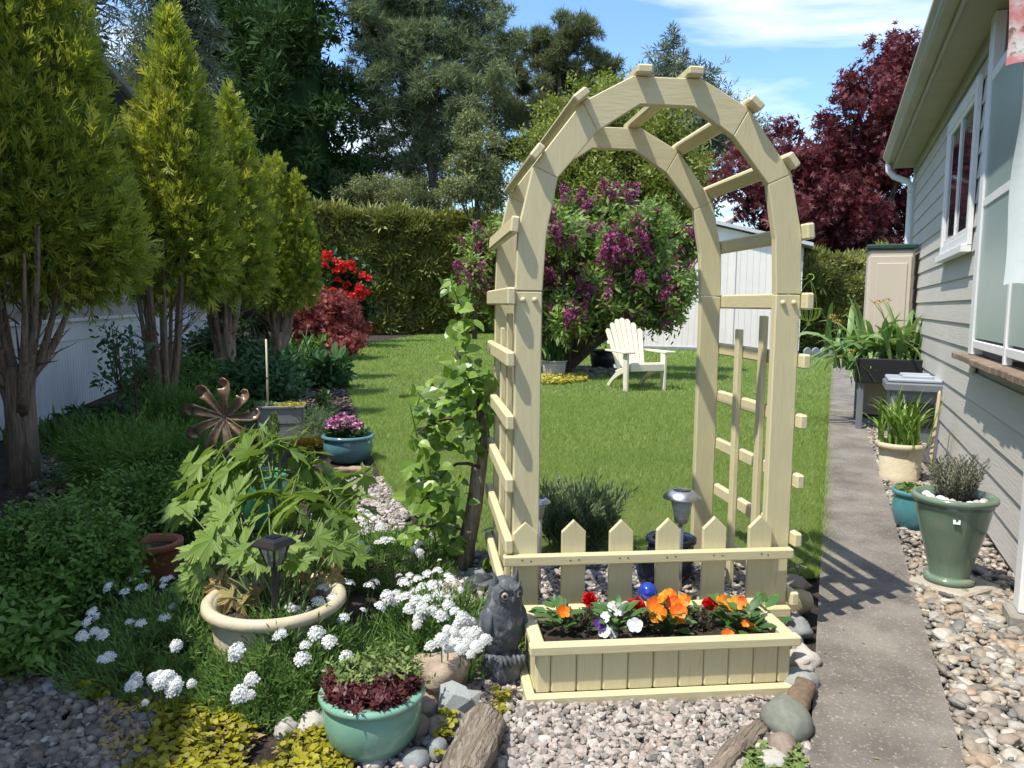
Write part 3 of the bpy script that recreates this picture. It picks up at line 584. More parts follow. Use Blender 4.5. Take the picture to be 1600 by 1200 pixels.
F_pinkp = varmat('pink_petal', [(0.50, 0.04, 0.22), (0.72, 0.22, 0.46), (0.80, 0.50, 0.66)], 0.5, 0.25, tint=(1.1, 0.9, 1.0))
# ------------------------------------------------------------------ clouds of leaves
def cloud(cent, rad, n, T0, size, out=0.8, up=0.35, jit=0.5, flat=0.4, inner=0.5, sj=0.3, squash=1.0, w=None):
    cent = np.asarray(cent, float); rad = np.broadcast_to(np.asarray(rad, float), (len(cent),))
    p = None if w is None else np.asarray(w) / np.sum(w)
    k = rng.choice(len(cent), n, p=p); d = rdir(n); u = 1 - (1 - inner) * rng.random(n) ** 1.6
    off = d * (rad[k] * u)[:, None]; off[:, 2] *= squash
    Y = d * out + np.array([0, 0, up]) + rng.normal(size=(n, 3)) * jit; N = np.array([0, 0, flat]) + d * (1 - flat) + rng.normal(size=(n, 3)) * 0.4
    cv = rng.random(len(cent))
    return scatter(T0, cent[k] + off, Y, N, size * (1 + sj * rng.normal(size=n)).clip(0.4, 1.8), np.clip(0.55 * rng.random(n) + 0.45 * cv[k], 0, 1))
def limbs(base, tips, r0, r1=0.01, bend=0.3, n=6, seg=6):
    ch = []
    for t_ in tips:
        b = np.array(base, float); t_ = np.array(t_, float); mid = (b + t_) / 2 + np.array([rnd.uniform(-1, 1), rnd.uniform(-1, 1), 0.4]) * bend * np.linalg.norm(t_ - b) * 0.3
        ch.append(tube(bez(b, mid, t_, n), np.linspace(r0, r1, n), seg, False, 0.08))
    return ch
def plant(name, label, cat, loc, crown, cmat, wood=None, wmat=None, group=None, rot=0.0, cname='crown', wname='trunk', smooth=False):
    t_ = thing(name, label, cat, loc, rot, group)
    if wood: link(wname, mesh(wname, wood, wmat, True), t_)
    link(cname, mesh(cname, crown, cmat, smooth), t_)
    return t_
# ================================================================== the row of clipped cedars on the left
def cedar_crown(lobes, n):
    ch = []
    for (cx, cy, rr, zb, zt, wgt) in lobes:
        prof = lambda u: np.interp(u, [0, 0.03, 0.12, 0.3, 0.5, 0.72, 0.9, 1], [0.60, 0.84, 0.98, 0.97, 0.80, 0.50, 0.21, 0.03])
        m = int(n * wgt); K = int(300 * (zt - zb) * rr); uk = rng.random(K) ** 1.2; tk = rng.random(K) * 6.2832
        rk = rr * 0.96 * prof(uk) * rng.uniform(0.78, 1.06, K); C_ = np.stack([cx + rk * np.cos(tk), cy + rk * np.sin(tk), zb + (zt - zb) * uk], -1)
        k = rng.choice(K, m, p=(0.25 + prof(uk)) / np.sum(0.25 + prof(uk))); o = np.stack([np.cos(tk[k]), np.sin(tk[k]), 0 * tk[k]], -1); cs = (0.028 + 0.055 * prof(uk[k]))[:, None]
        g = rng.normal(size=(m, 3)) * cs * np.array([0.8, 0.8, 1.25]); P = C_[k] + g - o * 0.03
        low = np.clip(1 - uk[k] * 4.5, 0, 1)[:, None]; gn = g / cs
        Y = o * 0.55 + gn * 0.38 + np.array([0, 0, 1.0]) * (0.80 - 1.1 * low) + rng.normal(size=(m, 3)) * 0.32; N = o * 0.3 + rng.normal(size=(m, 3)) * 0.9 + np.array([-0.45, -0.25, 0.35])
        cv = rng.random(K)
        ch.append(scatter(T_thuja, P, Y, N, 0.118 * (1 + 0.3 * rng.normal(size=m)).clip(0.5, 1.7), np.clip(0.6 * rng.random(m) + 0.4 * cv[k], 0, 1)))
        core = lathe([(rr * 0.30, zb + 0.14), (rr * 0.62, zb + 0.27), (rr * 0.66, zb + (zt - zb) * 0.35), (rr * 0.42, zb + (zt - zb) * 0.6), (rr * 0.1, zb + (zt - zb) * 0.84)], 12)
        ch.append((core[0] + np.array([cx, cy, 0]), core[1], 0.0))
    return mesh('crown', ch, F_thuja)
def cedar_trunk(seed, h0=0.75, zt=1.7, r=0.10, nst=11, spread=0.42):
    r_ = random.Random(seed); ch = [tube([(0, 0, -0.05), (0.01, 0, h0 * 0.5), (0.0, 0.01, h0)], [r * 1.15, r, r * 1.02], 10, True, 0.08)]
    for i in range(nst):
        a = i / nst * 6.28 + r_.random(); rr = spread * (0.35 + 0.65 * r_.random())
        p0 = np.array([math.cos(a) * r * 0.55, math.sin(a) * r * 0.55, h0 * r_.uniform(0.55, 0.98)]); p2 = np.array([math.cos(a) * rr, math.sin(a) * rr, zt + r_.uniform(0, 0.35)])
        p1 = np.array([math.cos(a) * rr * 0.75, math.sin(a) * rr * 0.75, h0 + 0.25 * (zt - h0)])
        ch.append(tube(bez(p0, p1, p2, 8), np.linspace(r * r_.uniform(0.3, 0.5), 0.007, 8), 7, True, 0.1))
    for i in range(46):                                                      # dead twigs
        a = r_.random() * 6.28; z = r_.uniform(h0 * 0.9, zt); rr = spread * 0.25 + 0.5 * spread * (z - h0 * 0.9) / (zt - h0 * 0.9)
        p = np.array([math.cos(a) * rr, math.sin(a) * rr, z]); d = np.array([math.cos(a + r_.uniform(-1, 1)), math.sin(a + r_.uniform(-1, 1)), r_.uniform(0.2, 1.3)]) * r_.uniform(0.12, 0.3)
        ch.append(tube([p, p + d * 0.5, p + d], [0.009, 0.006, 0.002], 4, False))
    return mesh('trunk', ch, M_bark, True)
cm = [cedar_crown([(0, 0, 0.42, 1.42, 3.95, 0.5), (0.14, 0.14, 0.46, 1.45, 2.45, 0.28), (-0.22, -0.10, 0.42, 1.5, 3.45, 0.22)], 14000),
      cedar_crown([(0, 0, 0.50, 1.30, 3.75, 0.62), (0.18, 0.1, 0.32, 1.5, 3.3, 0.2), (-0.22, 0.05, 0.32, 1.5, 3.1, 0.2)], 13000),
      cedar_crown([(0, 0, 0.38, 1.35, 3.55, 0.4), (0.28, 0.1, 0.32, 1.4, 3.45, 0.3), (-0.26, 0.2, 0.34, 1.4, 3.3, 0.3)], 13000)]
tm = [cedar_trunk(1, 0.80, 1.42, 0.088, 13, 0.42), cedar_trunk(2, 0.35, 1.42, 0.085, 14, 0.24), cedar_trunk(3, 0.8, 1.38, 0.12, 14, 0.26)]
CED = [  # x, y, crown, trunk, scale, rotation, trunk offset, label
    (-3.02, 5.18, 0, 0, 0.96, 0.6, (-0.18, -0.22), 'nearest tall cedar with bare splayed stems and a full pointed crown'),
    (-3.45, 4.35, 2, 1, 1.02, 2.2, (-0.25, 0.1), 'cedar cut by the left picture edge, its crown touching the nearest splayed cedar'),
    (-3.22, 7.45, 1, 1, 1.02, 0.3, (-0.05, -0.25), 'cedar with the tallest single pointed crown, standing in front of the house gutter'),
    (-3.38, 9.35, 2, 2, 1.02, 1.1, (-0.12, 0), 'middle cedar with a shredded pale stump-like trunk below its crown'),
    (-3.55, 11.8, 2, 2, 0.93, 4.0, (0, 0), 'farthest and smallest cedar of the clipped row, nearest the red rhododendron'),
    (-2.90, 2.75, 1, 0, 1.0, 3.3, (0, 0), 'cedar of the same row beyond the left edge'),
    (-2.80, 1.10, 0, 0, 1.0, 5.1, (0, 0), 'cedar of the row standing level with the viewer')]
for (x, y, ci, ti, s_, rz, to, lab) in CED:
    t_ = thing('cedar_tree', lab, 'cedar', (x, y, 0), 0, 'clipped cedars in a row along the left house')
    link('trunk', tm[ti], t_, (to[0], to[1], 0), (0, 0, rz), (1, 1, s_)); link('crown', cm[ci], t_, (0, 0, 0), (0, 0, rz), (s_ * 0.87, s_ * 0.87, s_))
# ================================================================== tall trees beyond the garden
def conifer(name, label, px, pytop, Y, wpx, T0, size, n, cmat, layers=16, droop=0.25, zb=0.6, up=0.1, gaps=0.0, pw=0.85, group='tall trees beyond the hedge', dense=8, wexp=2.0, core=0.0, inner=0.35):
    c = A(px, 480, Y); top = A(px, pytop, Y).z; rad = wpx / 1202 * Y / 2; base = (c.x, Y, 0)
    cents, rads, wood = [], [], [tube([(0, 0, 0), (0.05, 0, top * 0.5), (0, 0, top * 0.97)], [0.03 * top ** 0.9 * 0.35 + 0.05, 0.12, 0.02], 8)]
    for i in range(layers):
        u = (i + 0.5) / layers; z = zb + (top - zb) * u; r_ = rad * (1 - u) ** pw + 0.08
        nb_ = max(3, int(dense * (1 - u) + 3))
        for k in range(nb_):
            if rnd.random() < gaps: continue
            a = rnd.random() * 6.28; L_ = r_ * rnd.uniform(0.65, 1.08); zz = z + rnd.uniform(-0.5, 0.5) * (top - zb) / layers
            m = max(2, int(L_ / 0.45))
            for q in range(m):
                f = (q + 0.7) / m
                if core: f = 0.62 + 0.42 * f
                cents.append((math.cos(a) * L_ * f, math.sin(a) * L_ * f, zz - droop * L_ * f * f)); rads.append((0.22 + 0.16 * L_ * (1 - abs(f - 0.55))) if not core else 0.55)
            if L_ > 0.8: wood.append(tube(bez((0, 0, zz), (math.cos(a) * L_ * 0.5, math.sin(a) * L_ * 0.5, zz + 0.05), (math.cos(a) * L_ * 0.95, math.sin(a) * L_ * 0.95, zz - droop * L_ * 0.9), 4), [0.035, 0.025, 0.018, 0.008], 4, False))
    cents = np.array(cents); rads = np.array(rads)
    cr = [cloud(cents, rads, n, T0, size, 0.9, up, 0.5, 0.3, inner, w=rads ** wexp)]
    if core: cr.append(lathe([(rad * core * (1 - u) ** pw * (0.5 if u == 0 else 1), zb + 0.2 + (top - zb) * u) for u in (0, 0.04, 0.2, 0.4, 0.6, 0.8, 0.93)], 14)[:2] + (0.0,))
    return plant(name, label, 'conifer', base, cr, cmat, wood, M_bark2, group)
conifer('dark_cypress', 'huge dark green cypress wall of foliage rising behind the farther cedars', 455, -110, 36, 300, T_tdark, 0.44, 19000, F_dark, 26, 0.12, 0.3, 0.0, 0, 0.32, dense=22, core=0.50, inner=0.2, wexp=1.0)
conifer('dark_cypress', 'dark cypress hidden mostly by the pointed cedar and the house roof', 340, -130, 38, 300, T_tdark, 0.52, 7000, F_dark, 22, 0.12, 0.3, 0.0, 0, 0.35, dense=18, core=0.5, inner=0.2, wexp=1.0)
conifer('blue_spruce', 'blue grey spruce with drooping boughs above the left house roof', 285, -330, 21, 210, T_fir, 0.28, 13000, F_spruce, 24, 0.45, 2.0, -0.3, 0.1, 0.7)
conifer('blue_spruce', 'blue grey spruce behind the roof edge, left of the drooping spruce', 160, -300, 24, 260, T_fir, 0.32, 8000, F_spruce, 22, 0.45, 2.0, -0.3, 0.1, 0.75)
conifer('blue_spruce', 'small spire shaped spruce tip just above the top of the arch', 1040, 48, 50, 330, T_fir, 0.50, 7500, F_spruce, 30, 0.05, 11.0, 0.25, 0.05, 0.9, wexp=0.6)
def pine(label, px, Y, blobs, n, size, cmat, trunk, T0=T_needles, name='pine_tree', inner=0.25, squash=0.75, tr=0.26):
    """blobs: (px, py, radius in px) of the needle masses, each filled with smaller tufts at its own depth"""
    c = A(px, 480, Y); cents, rads, tips = [], [], []
    for (bx, by, br) in blobs:
        yy = Y + rnd.uniform(-1.6, 1.6); p = A(bx, by, yy); r_ = br / 1202 * Y; tips.append((p.x - c.x, yy - Y, p.z))
        for k in range(max(5, int(br / 3.2))):
            d = rdir(1)[0] * r_ * rnd.random() ** 0.45; cents.append((p.x - c.x + d[0], yy - Y + d[1], p.z + d[2] * 0.8)); rads.append(r_ * rnd.uniform(0.20, 0.44))
    wood = [tube([(tx, ty, tz) for tx, ty, tz in trunk], np.linspace(tr, tr * 0.3, len(trunk)), 8)]
    for t_ in tips:
        zs = max(1.0, t_[2] * 0.62); j = np.argmin([abs(q[2] - zs) for q in trunk]); wood += limbs(trunk[j], [t_], tr * 0.3, 0.02, 0.5)
    return plant(name, label, 'tree', (c.x, Y, 0), [cloud(np.array(cents), np.array(rads), n, T0, size, 0.8, 0.35, 0.6, 0.3, inner, squash=squash, w=np.array(rads) ** 2)], cmat, wood, M_bark2, 'tall trees beyond the hedge')
pine('large open grey green pine with sky showing between its limbs', 675, 38, [(610, 20, 55), (660, -20, 70), (720, 15, 60), (755, 20, 45), (600, 85, 45), (650, 75, 60), (715, 85, 55), (762, 110, 38), (595, 150, 40), (640, 150, 45), (700, 150, 50), (750, 165, 45), (620, 200, 42), (580, 215, 30), (665, 210, 40), (735, 205, 38), (600, 258, 40), (650, 262, 40), (570, 292, 36), (700, 255, 30), (620, 308, 40), (550, 310, 30), (690, 300, 34), (575, 60, 40), (570, 120, 38), (640, 115, 46), (690, 118, 44), (775, 65, 40), (560, 175, 30), (620, 245, 40), (700, 215, 46), (760, 140, 44), (575, 10, 40), (655, 180, 44)], 26000, 0.37, F_pine, [(0, 0, 0), (0.3, 0, 5), (-0.2, 0, 9), (0.3, 0, 14), (0, 0, 18)])
pine('olive pine with a rounded bushy top left of the arch crown', 870, 42, [(880, 40, 32), (860, 75, 42), (915, 70, 42), (945, 95, 28), (815, 80, 34), (800, 120, 38), (850, 125, 48), (905, 125, 46), (950, 130, 22), (790, 175, 40), (840, 180, 50), (895, 180, 46), (800, 230, 38), (850, 235, 44)], 17000, 0.37, F_pine2, [(0, 0, 0), (0.2, 0, 6), (-0.1, 0, 11), (0, 0, 15)])
pine('lime green bushy tree filling the arch opening behind the lilac', 960, 27, [(940, 145, 28), (900, 165, 32), (870, 200, 38), (965, 165, 34), (850, 245, 44), (910, 225, 52), (975, 215, 48), (1030, 210, 38), (1060, 240, 40), (860, 290, 48), (920, 290, 60), (990, 280, 58), (1050, 285, 48), (1090, 270, 34), (840, 330, 46), (1090, 320, 40), (960, 340, 60), (1040, 340, 50), (820, 300, 30)], 17000, 0.33, F_lime, [(0, 0, 0), (0.1, 0, 3), (0, 0, 5)], T_dtwig, 'bushy_tree', 0.3, 0.9)
pine('slim young tree with pale leaves just left of the arch', 742, 26, [(745, 185, 18), (735, 215, 26), (755, 235, 28), (730, 262, 34), (765, 275, 30), (745, 300, 40), (715, 305, 24), (775, 310, 22)], 7000, 0.22, F_lightpine, [(0, 0, 0), (0, 0, 3), (0.05, 0, 6), (0, 0, 7.5)], T_dtwig, 'young_tree', 0.2, 0.9, 0.09)
pine('thin grey leaved tree in the gap above the hedge', 570, 34, [(545, 285, 26), (575, 300, 30), (610, 305, 30), (640, 300, 28), (670, 310, 28), (535, 312, 20), (700, 315, 22)], 4500, 0.22, F_lightpine, [(0, 0, 0), (0, 0, 3), (0, 0, 5.4)], T_dtwig, 'young_tree', 0.2, 0.8, 0.09)
# ------------------------------------------------------------------ hedges
def hedge(label, poly, zt, n, size, T0=T_tfar, cmat=F_hedge, sag=0.12):
    """poly: footprint (4 corners, near left, near right, far right, far left)"""
    P = [Vector((p[0], p[1], 0)) for p in poly]; c = sum(P, Vector()) / 4; u = (P[1] - P[0]); L_ = u.length; v = (P[3] - P[0]); D_ = v.length; u.normalize(); v.normalize()
    t_ = thing('hedge', label, 'hedge', c); a = rng.random(n) * L_; fr_ = rng.random(n); top = fr_ > 0.80
    b = np.where(top, rng.random(n) * D_, np.abs(rng.normal(size=n)) * 0.16); z = np.where(top, zt - np.abs(rng.normal(size=n)) * 0.1, zt * rng.random(n) ** 0.9)
    bump = 0.22 * np.sin(a * 1.9 + z) + 0.16 * np.sin(a * 4.1 - z * 3.3) + 0.12 * np.sin(z * 5 + a); b = b + np.where(top, 0, bump); z = z + np.where(top, 0.14 * np.sin(a * 2.3) + 0.09 * np.sin(a * 6.1) + sag * rng.normal(size=n) * 0.6, 0)
    P0 = np.array(P[0] - c); U = np.array(u); Vv = np.array(v); pos = P0 + a[:, None] * U + b[:, None] * Vv; pos[:, 2] = z
    o = np.where(top[:, None], np.array([0, 0, 1.0]), -Vv); Y = o * 0.8 + np.array([0, 0, 0.35]) + rng.normal(size=(n, 3)) * 0.5; N = o + rng.normal(size=(n, 3)) * 0.7
    ch = [scatter(T0, pos, Y, N, size * (1 + 0.35 * rng.normal(size=n)).clip(0.4, 1.8), np.clip(rng.random(n) * 0.6 + 0.4 * (bump + 0.4) / 0.8, 0, 1))]
    bx = boxchunk(L_ - 0.3, D_ * 0.8, zt - 0.25, 0); M = Matrix(((u.x, v.x, 0, 0), (u.y, v.y, 0, 0), (0, 0, 1, (zt - 0.25) / 2), (0, 0, 0, 1)))
    bb = xf(bx, M); bb = (bb[0] + np.array(v * 0.32), bb[1], 0.0); ch.append(bb)
    link('foliage', mesh('foliage', ch, cmat), t_); return t_
h0, h1 = G(480, 523), G(800, 522)
hedge('tall olive green clipped hedge closing the far side of the lawn', [h0[:2], h1[:2], (h1.x + 0.4, h1.y + 1.6), (h0.x, h0.y + 1.6)], A(640, 332, h0.y).z, 19000, 0.36)
h2, h3 = G(1200, 549), G(1420, 551)
hedge('lower olive hedge at the end of the path beside the beige cabinet', [h2[:2], h3[:2], (h3.x + 0.3, h3.y + 1.4), (h2.x, h2.y + 1.4)], A(1300, 402, h2.y).z, 12000, 0.20)
h4, h5 = G(770, 520), G(1010, 527)
hedge('dark background hedge seen low behind the lilac stems', [(h4.x, 33), (h5.x + 1.5, 33), (h5.x + 1.5, 34.5), (h4.x, 34.5)], 2.6, 4000, 0.38, T_tfar, F_hedge)
# ------------------------------------------------------------------ red maple behind the house corner
def broad(name, label, cat, px, Y, blobs, n, size, T0, cmat, wmat, group=None, r0=0.12, per=3.0, fill=(0.14, 0.30), flat=0.6, inner=0.2, base=None, up=0.1, extra=None, zf=0.12, dy=1.0, sq=0.75, **kw):
    c = base if base is not None else A(px, 480, Y); cents, rads, tips = [], [], []
    for (bx, by, br) in blobs:
        yy = Y + rnd.uniform(-1, 1) * dy; p = A(bx, by, yy); r_ = br / 1202 * Y; tips.append((p.x - c.x, yy - c.y, p.z))
        for k in range(max(4, int(br / per))):
            d = rdir(1)[0] * r_ * rnd.random() ** 0.4; cents.append((p.x - c.x + d[0], yy - c.y + d[1], p.z + d[2] * 0.85)); rads.append(r_ * rnd.uniform(*fill))
    cents = np.array(cents); rads = np.array(rads); zt = cents[:, 2].max()
    wood = [tube([(0, 0, -0.05), (0, 0, zt * zf)], [r0, r0 * 0.8], 8, True, 0.06)] + limbs((0, 0, zt * zf * 0.9), tips, r0 * 0.45, 0.012, 0.5, 7)
    t_ = plant(name, label, cat, (c.x, c.y, 0), [cloud(cents, rads, n, T0, size, 0.7, up, 0.6, flat, inner, squash=sq, w=rads ** 2)], cmat, wood, wmat, group)
    return t_, cents, rads
broad('red_maple', 'large dark red maple tree rising behind the grey house corner', 'maple', 1330, 24, [(1395, 75, 24), (1365, 68, 14), (1430, 95, 34), (1400, 115, 40), (1350, 135, 34), (1440, 150, 48), (1330, 165, 26), (1385, 180, 50), (1290, 200, 24), (1215, 215, 28), (1250, 235, 26), (1330, 225, 40), (1430, 230, 56), (1165, 245, 30), (1200, 265, 40), (1280, 265, 46), (1370, 270, 54), (1140, 290, 30), (1190, 315, 46), (1260, 320, 52), (1330, 325, 54), (1400, 330, 50), (1230, 370, 46), (1310, 372, 50), (1370, 375, 40),  (1260, 405, 30), (1340, 400, 34), (1400, 400, 30), (1300, 290, 44), (1395, 130, 30)], 9500, 0.33, T_mtwig, F_maple, M_bark2, r0=0.14, fill=(0.14, 0.30), zf=0.06, per=2.2, dy=1.6)
# ------------------------------------------------------------------ lilac
lb = G(890, 586); LY = lb.y
lil, lc, lr = broad('lilac', 'large lilac bush covered in purple flower spikes behind the cream chair', 'lilac', 890, LY, [(900, 336, 30), (960, 334, 32), (1020, 351, 32), (1060, 388, 30), (860, 356, 32), (800, 366, 32), (755, 388, 27), (735, 421, 18), (905, 391, 46), (980, 401, 46), (1040, 431, 39), (1060, 456, 27), (830, 416, 43), (775, 441, 34), (900, 456, 46), (975, 466, 43), (1025, 484, 30), (840, 476, 39), (790, 486, 25), (890, 498, 27), (950, 498, 27)], 16000, 0.20, T_ltwig, F_lilac, M_bark2, base=lb, r0=0.13, fill=(0.22, 0.46), inner=0.25, flat=0.5, zf=0.04, per=2.4)
def spike(n=70, seed=1):
    r = np.random.default_rng(seed); u = r.random(n); a = r.random(n) * 6.28; rr = 0.22 * (1 - u) ** 0.7 + 0.03; P = np.stack([rr * np.cos(a), u, rr * np.sin(a)], -1); d = np.stack([np.cos(a), 0.4 + 0 * a, np.sin(a)], -1)
    v, f, va = scatter(T([(-0.5, 0, 0), (0.5, 0, 0), (0.5, 1, 0), (-0.5, 1, 0)], [(0, 1, 2), (0, 2, 3)]), P, d, r.normal(size=(n, 3)), 0.11); return (v, f, np.clip(r.random(len(f)), 0, 1))
spikes = [mesh('flower_spike', [spike(64, s)], F_lilacf) for s in (1, 2, 3)]
q = 0; tries = 0
while q < 298 and tries < 6000:                                             # flower spikes on the side of the bush that one sees, thickest towards its top
    tries += 1; px, py = rnd.uniform(715, 1095), rnd.uniform(292, 540)
    if rnd.random() > 1.15 - (py - 292) / 300: continue
    p = A(px, py, LY); dx = lc[:, 0] - (p.x - lb.x); dz = lc[:, 2] - p.z; dd = dx * dx + dz * dz; m = dd < (lr * 0.95) ** 2
    if not m.any(): continue
    yf = (lc[:, 1] - np.sqrt(np.maximum(lr ** 2 - dd, 0)))[m].min(); k = 1 + (yf) / LY
    yv = Vector((rnd.gauss(0, .35), rnd.gauss(-.3, .3), 0.9)).normalized(); link('flower_spike', spikes[q % 3], lil, ((p.x) * k - lb.x, yf - 0.08 + rnd.uniform(-0.10, 0.14), 1.2 + (p.z - 1.2) * k - 0.1), yv.to_track_quat('Y', 'Z').to_euler(), rnd.uniform(0.22, 0.37)); q += 1
# ------------------------------------------------------------------ rhododendron, dwarf maple and the shrubs at the bed's far end
def ball(n, seed, r_in=0.45, pet=0.5):
    r = np.random.default_rng(seed); d = nrm(r.normal(size=(n, 3))); d[:, 2] = np.abs(d[:, 2]) * 1.0 - 0.15; d = nrm(d)
    return scatter(T([(0, 0, 0), (-0.35, 0.55, 0.05), (0.35, 0.55, 0.05), (0.2, 1, -0.05), (-0.2, 1, -0.05)], [(0, 2, 1), (1, 2, 3), (1, 3, 4)]), d * r_in, d + r.normal(size=(n, 3)) * 0.8, d + r.normal(size=(n, 3)) * 0.3, pet, r.random(n))
rb = G(530, 541); RY = rb.y
rho, rc, rr_ = broad('rhododendron', 'rhododendron bush with bright red flower trusses at the far end of the bed', 'rhododendron', 530, RY, [(515, 405, 14), (500, 430, 26), (540, 430, 30), (480, 460, 26), (520, 462, 34), (560, 470, 28), (500, 490, 30), (545, 500, 30)], 5000, 0.20, T_oval, F_rhod, M_bark2, base=rb, r0=0.06, fill=(0.25, 0.45), dy=0.4)
truss = [mesh('flower_truss', [ball(40, s)], F_red) for s in (1, 2, 3)]
for (px, py) in [(511, 398), (509, 404), (523, 408), (531, 413), (508, 415), (541, 417), (548, 413), (534, 423), (527, 424), (551, 422), (490, 429), (495, 428), (568, 431), (574, 436), (528, 439), (542, 446), (562, 450), (519, 454), (572, 458), (559, 457), (540, 462), (550, 463), (533, 461), (565, 465), (555, 468), (480, 446)]:
    p = A(px, py, RY - 0.9 - 0.2 * rnd.random()); link('flower_truss', truss[rnd.randrange(3)], rho, p - Vector((rb.x, rb.y, 0)), (rnd.uniform(-0.3, 0.6), rnd.uniform(-0.3, 0.3), rnd.random() * 6), rnd.uniform(0.13, 0.17))
db = G(515, 560); DY = db.y
broad('dwarf_maple', 'low weeping maple with pinkish red cut leaves below the red rhododendron', 'maple', 515, DY, [(472, 466, 16), (492, 474, 24), (517, 480, 26), (457, 478, 14), (477, 498, 26), (507, 503, 30), (537, 500, 26), (552, 520, 18), (522, 528, 28), (492, 523, 22), (514, 548, 20), (540, 533, 18), (442, 470, 12)], 5000, 0.18, T_mtwig, F_dmaple, M_bark2, base=db, r0=0.05, fill=(0.25, 0.5), dy=0.5, up=-0.35, flat=0.8)
gb_ = G(478, 545); broad('gold_shrub', 'small golden yellow shrub between the red rhododendron and the weeping maple', 'shrub', 478, gb_.y, [(462, 445, 10), (475, 450, 12), (490, 456, 12), (503, 460, 10), (483, 486, 8)], 1800, 0.13, T_twig, F_gold, M_twig, base=gb_, r0=0.03, dy=0.2)
sb = G(425, 555); broad('dark_shrub', 'dark brownish green shrub behind the shredded cedar trunk', 'shrub', 425, sb.y, [(400, 445, 24), (430, 455, 28), (455, 470, 24), (405, 480, 26), (435, 495, 28), (460, 505, 22), (410, 515, 22)], 3000, 0.16, T_twig, varmat('bronze_leaf', [(0.040, 0.035, 0.018), (0.060, 0.065, 0.026), (0.10, 0.055, 0.035)], 0.5, 0.2), M_twig, base=sb, r0=0.04, dy=0.5)
# ================================================================== stones
def ico(sub, seed, jit=0.0, amp=0.25, fr_=1.4, squash=0.7):
    bm = bmesh.new(); bmesh.ops.create_icosphere(bm, subdivisions=sub, radius=0.5); r = random.Random(seed); o = Vector((r.random() * 50, r.random() * 50, r.random() * 50))
    for v in bm.verts:
        d = v.co.normalized(); f = 1 + amp * noise.noise(d * fr_ + o) + amp * 0.45 * noise.noise(d * fr_ * 2.6 + o) + (r.uniform(-jit, jit)); v.co = d * 0.5 * f; v.co.z *= squash
    V = np.array([v.co[:] for v in bm.verts]); F = np.array([[v.index for v in f.verts] for f in bm.faces]); bm.free(); return V, F
def stones(name, poly, n, s0, s1, mats, seed, sub=1, jit=0.14, amp=0.4, squash=0.7, smooth=False, z0=0.0, zj=0.012, lognorm=0.35, density=None):
    P2 = sample(poly, n); n = len(P2); ch = []; k = rng.integers(0, 5, n)
    S = np.clip(np.exp(math.log((s0 + s1) / 2) + lognorm * rng.normal(size=n)), s0, s1 * 1.5)
    P = np.column_stack([P2, z0 + S * 0.12 + rng.random(n) * zj]); a = rng.random(n) * 6.28; Y = np.stack([np.cos(a), np.sin(a), rng.normal(size=n) * 0.25], -1); N = np.stack([rng.normal(size=n) * 0.35, rng.normal(size=n) * 0.35, np.ones(n)], -1)
    sc3 = S[:, None] * np.stack([rng.uniform(0.75, 1.1, n), rng.uniform(0.85, 1.35, n), rng.uniform(0.8, 1.1, n)], -1)
    for q in range(5):
        m = k == q
        if m.any(): ch.append(scatter(ico(sub, seed + q, jit, amp, 1.4, squash), P[m], Y[m], N[m], sc3[m]))
    o = link(name, mesh(name, ch, mats, smooth)); o['kind'] = 'stuff'; return o
MS_pink = varmat('crushed_granite', [(0.10, 0.092, 0.085), (0.25, 0.225, 0.20), (0.37, 0.325, 0.28), (0.32, 0.255, 0.215), (0.46, 0.42, 0.375), (0.20, 0.19, 0.175), (0.39, 0.33, 0.285), (0.54, 0.50, 0.455)], 0.85, 0, 0.3, noise_=0.22, nscale=90, bump=0.4, bscale=220)
MS_river = varmat('river_pebble', [(0.09, 0.09, 0.088), (0.31, 0.26, 0.195), (0.19, 0.185, 0.17), (0.43, 0.37, 0.29), (0.15, 0.155, 0.145), (0.36, 0.26, 0.17), (0.26, 0.255, 0.235), (0.52, 0.475, 0.41)], 0.6, 0, 0.4, noise_=0.2, nscale=60, bump=0.2, bscale=150)
MS_grey = varmat('grey_gravel', [(0.045, 0.041, 0.036), (0.125, 0.11, 0.09), (0.22, 0.19, 0.155), (0.075, 0.068, 0.058), (0.34, 0.30, 0.25), (0.145, 0.128, 0.105), (0.19, 0.145, 0.105)], 0.75, 0, 0.35, noise_=0.2, nscale=70, bump=0.3, bscale=160)
stones('pink_gravel', GRAV, 12500, 0.010, 0.026, MS_pink, 100, 1, 0.16, 0.35, 0.75)
stones('pink_gravel_coarse', gpoly([(780, 1110), (1235, 1110), (1240, 1250), (700, 1260)]), 2600, 0.010, 0.026, MS_pink, 120, 1, 0.16, 0.4, 0.75, z0=0.01)
RGn = [tuple((pathR[0] - dr * 0.6)[:2]), tuple(G(1395, 800)[:2]), tuple(G(1340, 640)[:2]), tuple(G(1425, 720)[:2]), tuple(G(1579, 894)[:2]), tuple(G(1680, 1000)[:2]), (2.3, 1.4)]
stones('river_pebbles', RGn, 7500, 0.014, 0.040, MS_river, 140, 1, 0.05, 0.35, 0.6, True, 0.0, 0.02)
stones('river_pebbles', [tuple((pathR[0] - dr * 0.35)[:2]), tuple(G(1440, 900)[:2]), tuple(G(1579, 930)[:2]), tuple(G(1680, 1040)[:2]), tuple(G(1640, 1250)[:2])], 1300, 0.018, 0.042, MS_river, 145, 2, 0.03, 0.35, 0.55, True, 0.008, 0.02)
stones('grey_gravel', gpoly([(-60, 1040), (120, 1030), (260, 1080), (240, 1290), (-80, 1290)]), 3600, 0.012, 0.036, MS_grey, 160, 1, 0.07, 0.3, 0.65, True, 0.0, 0.015)
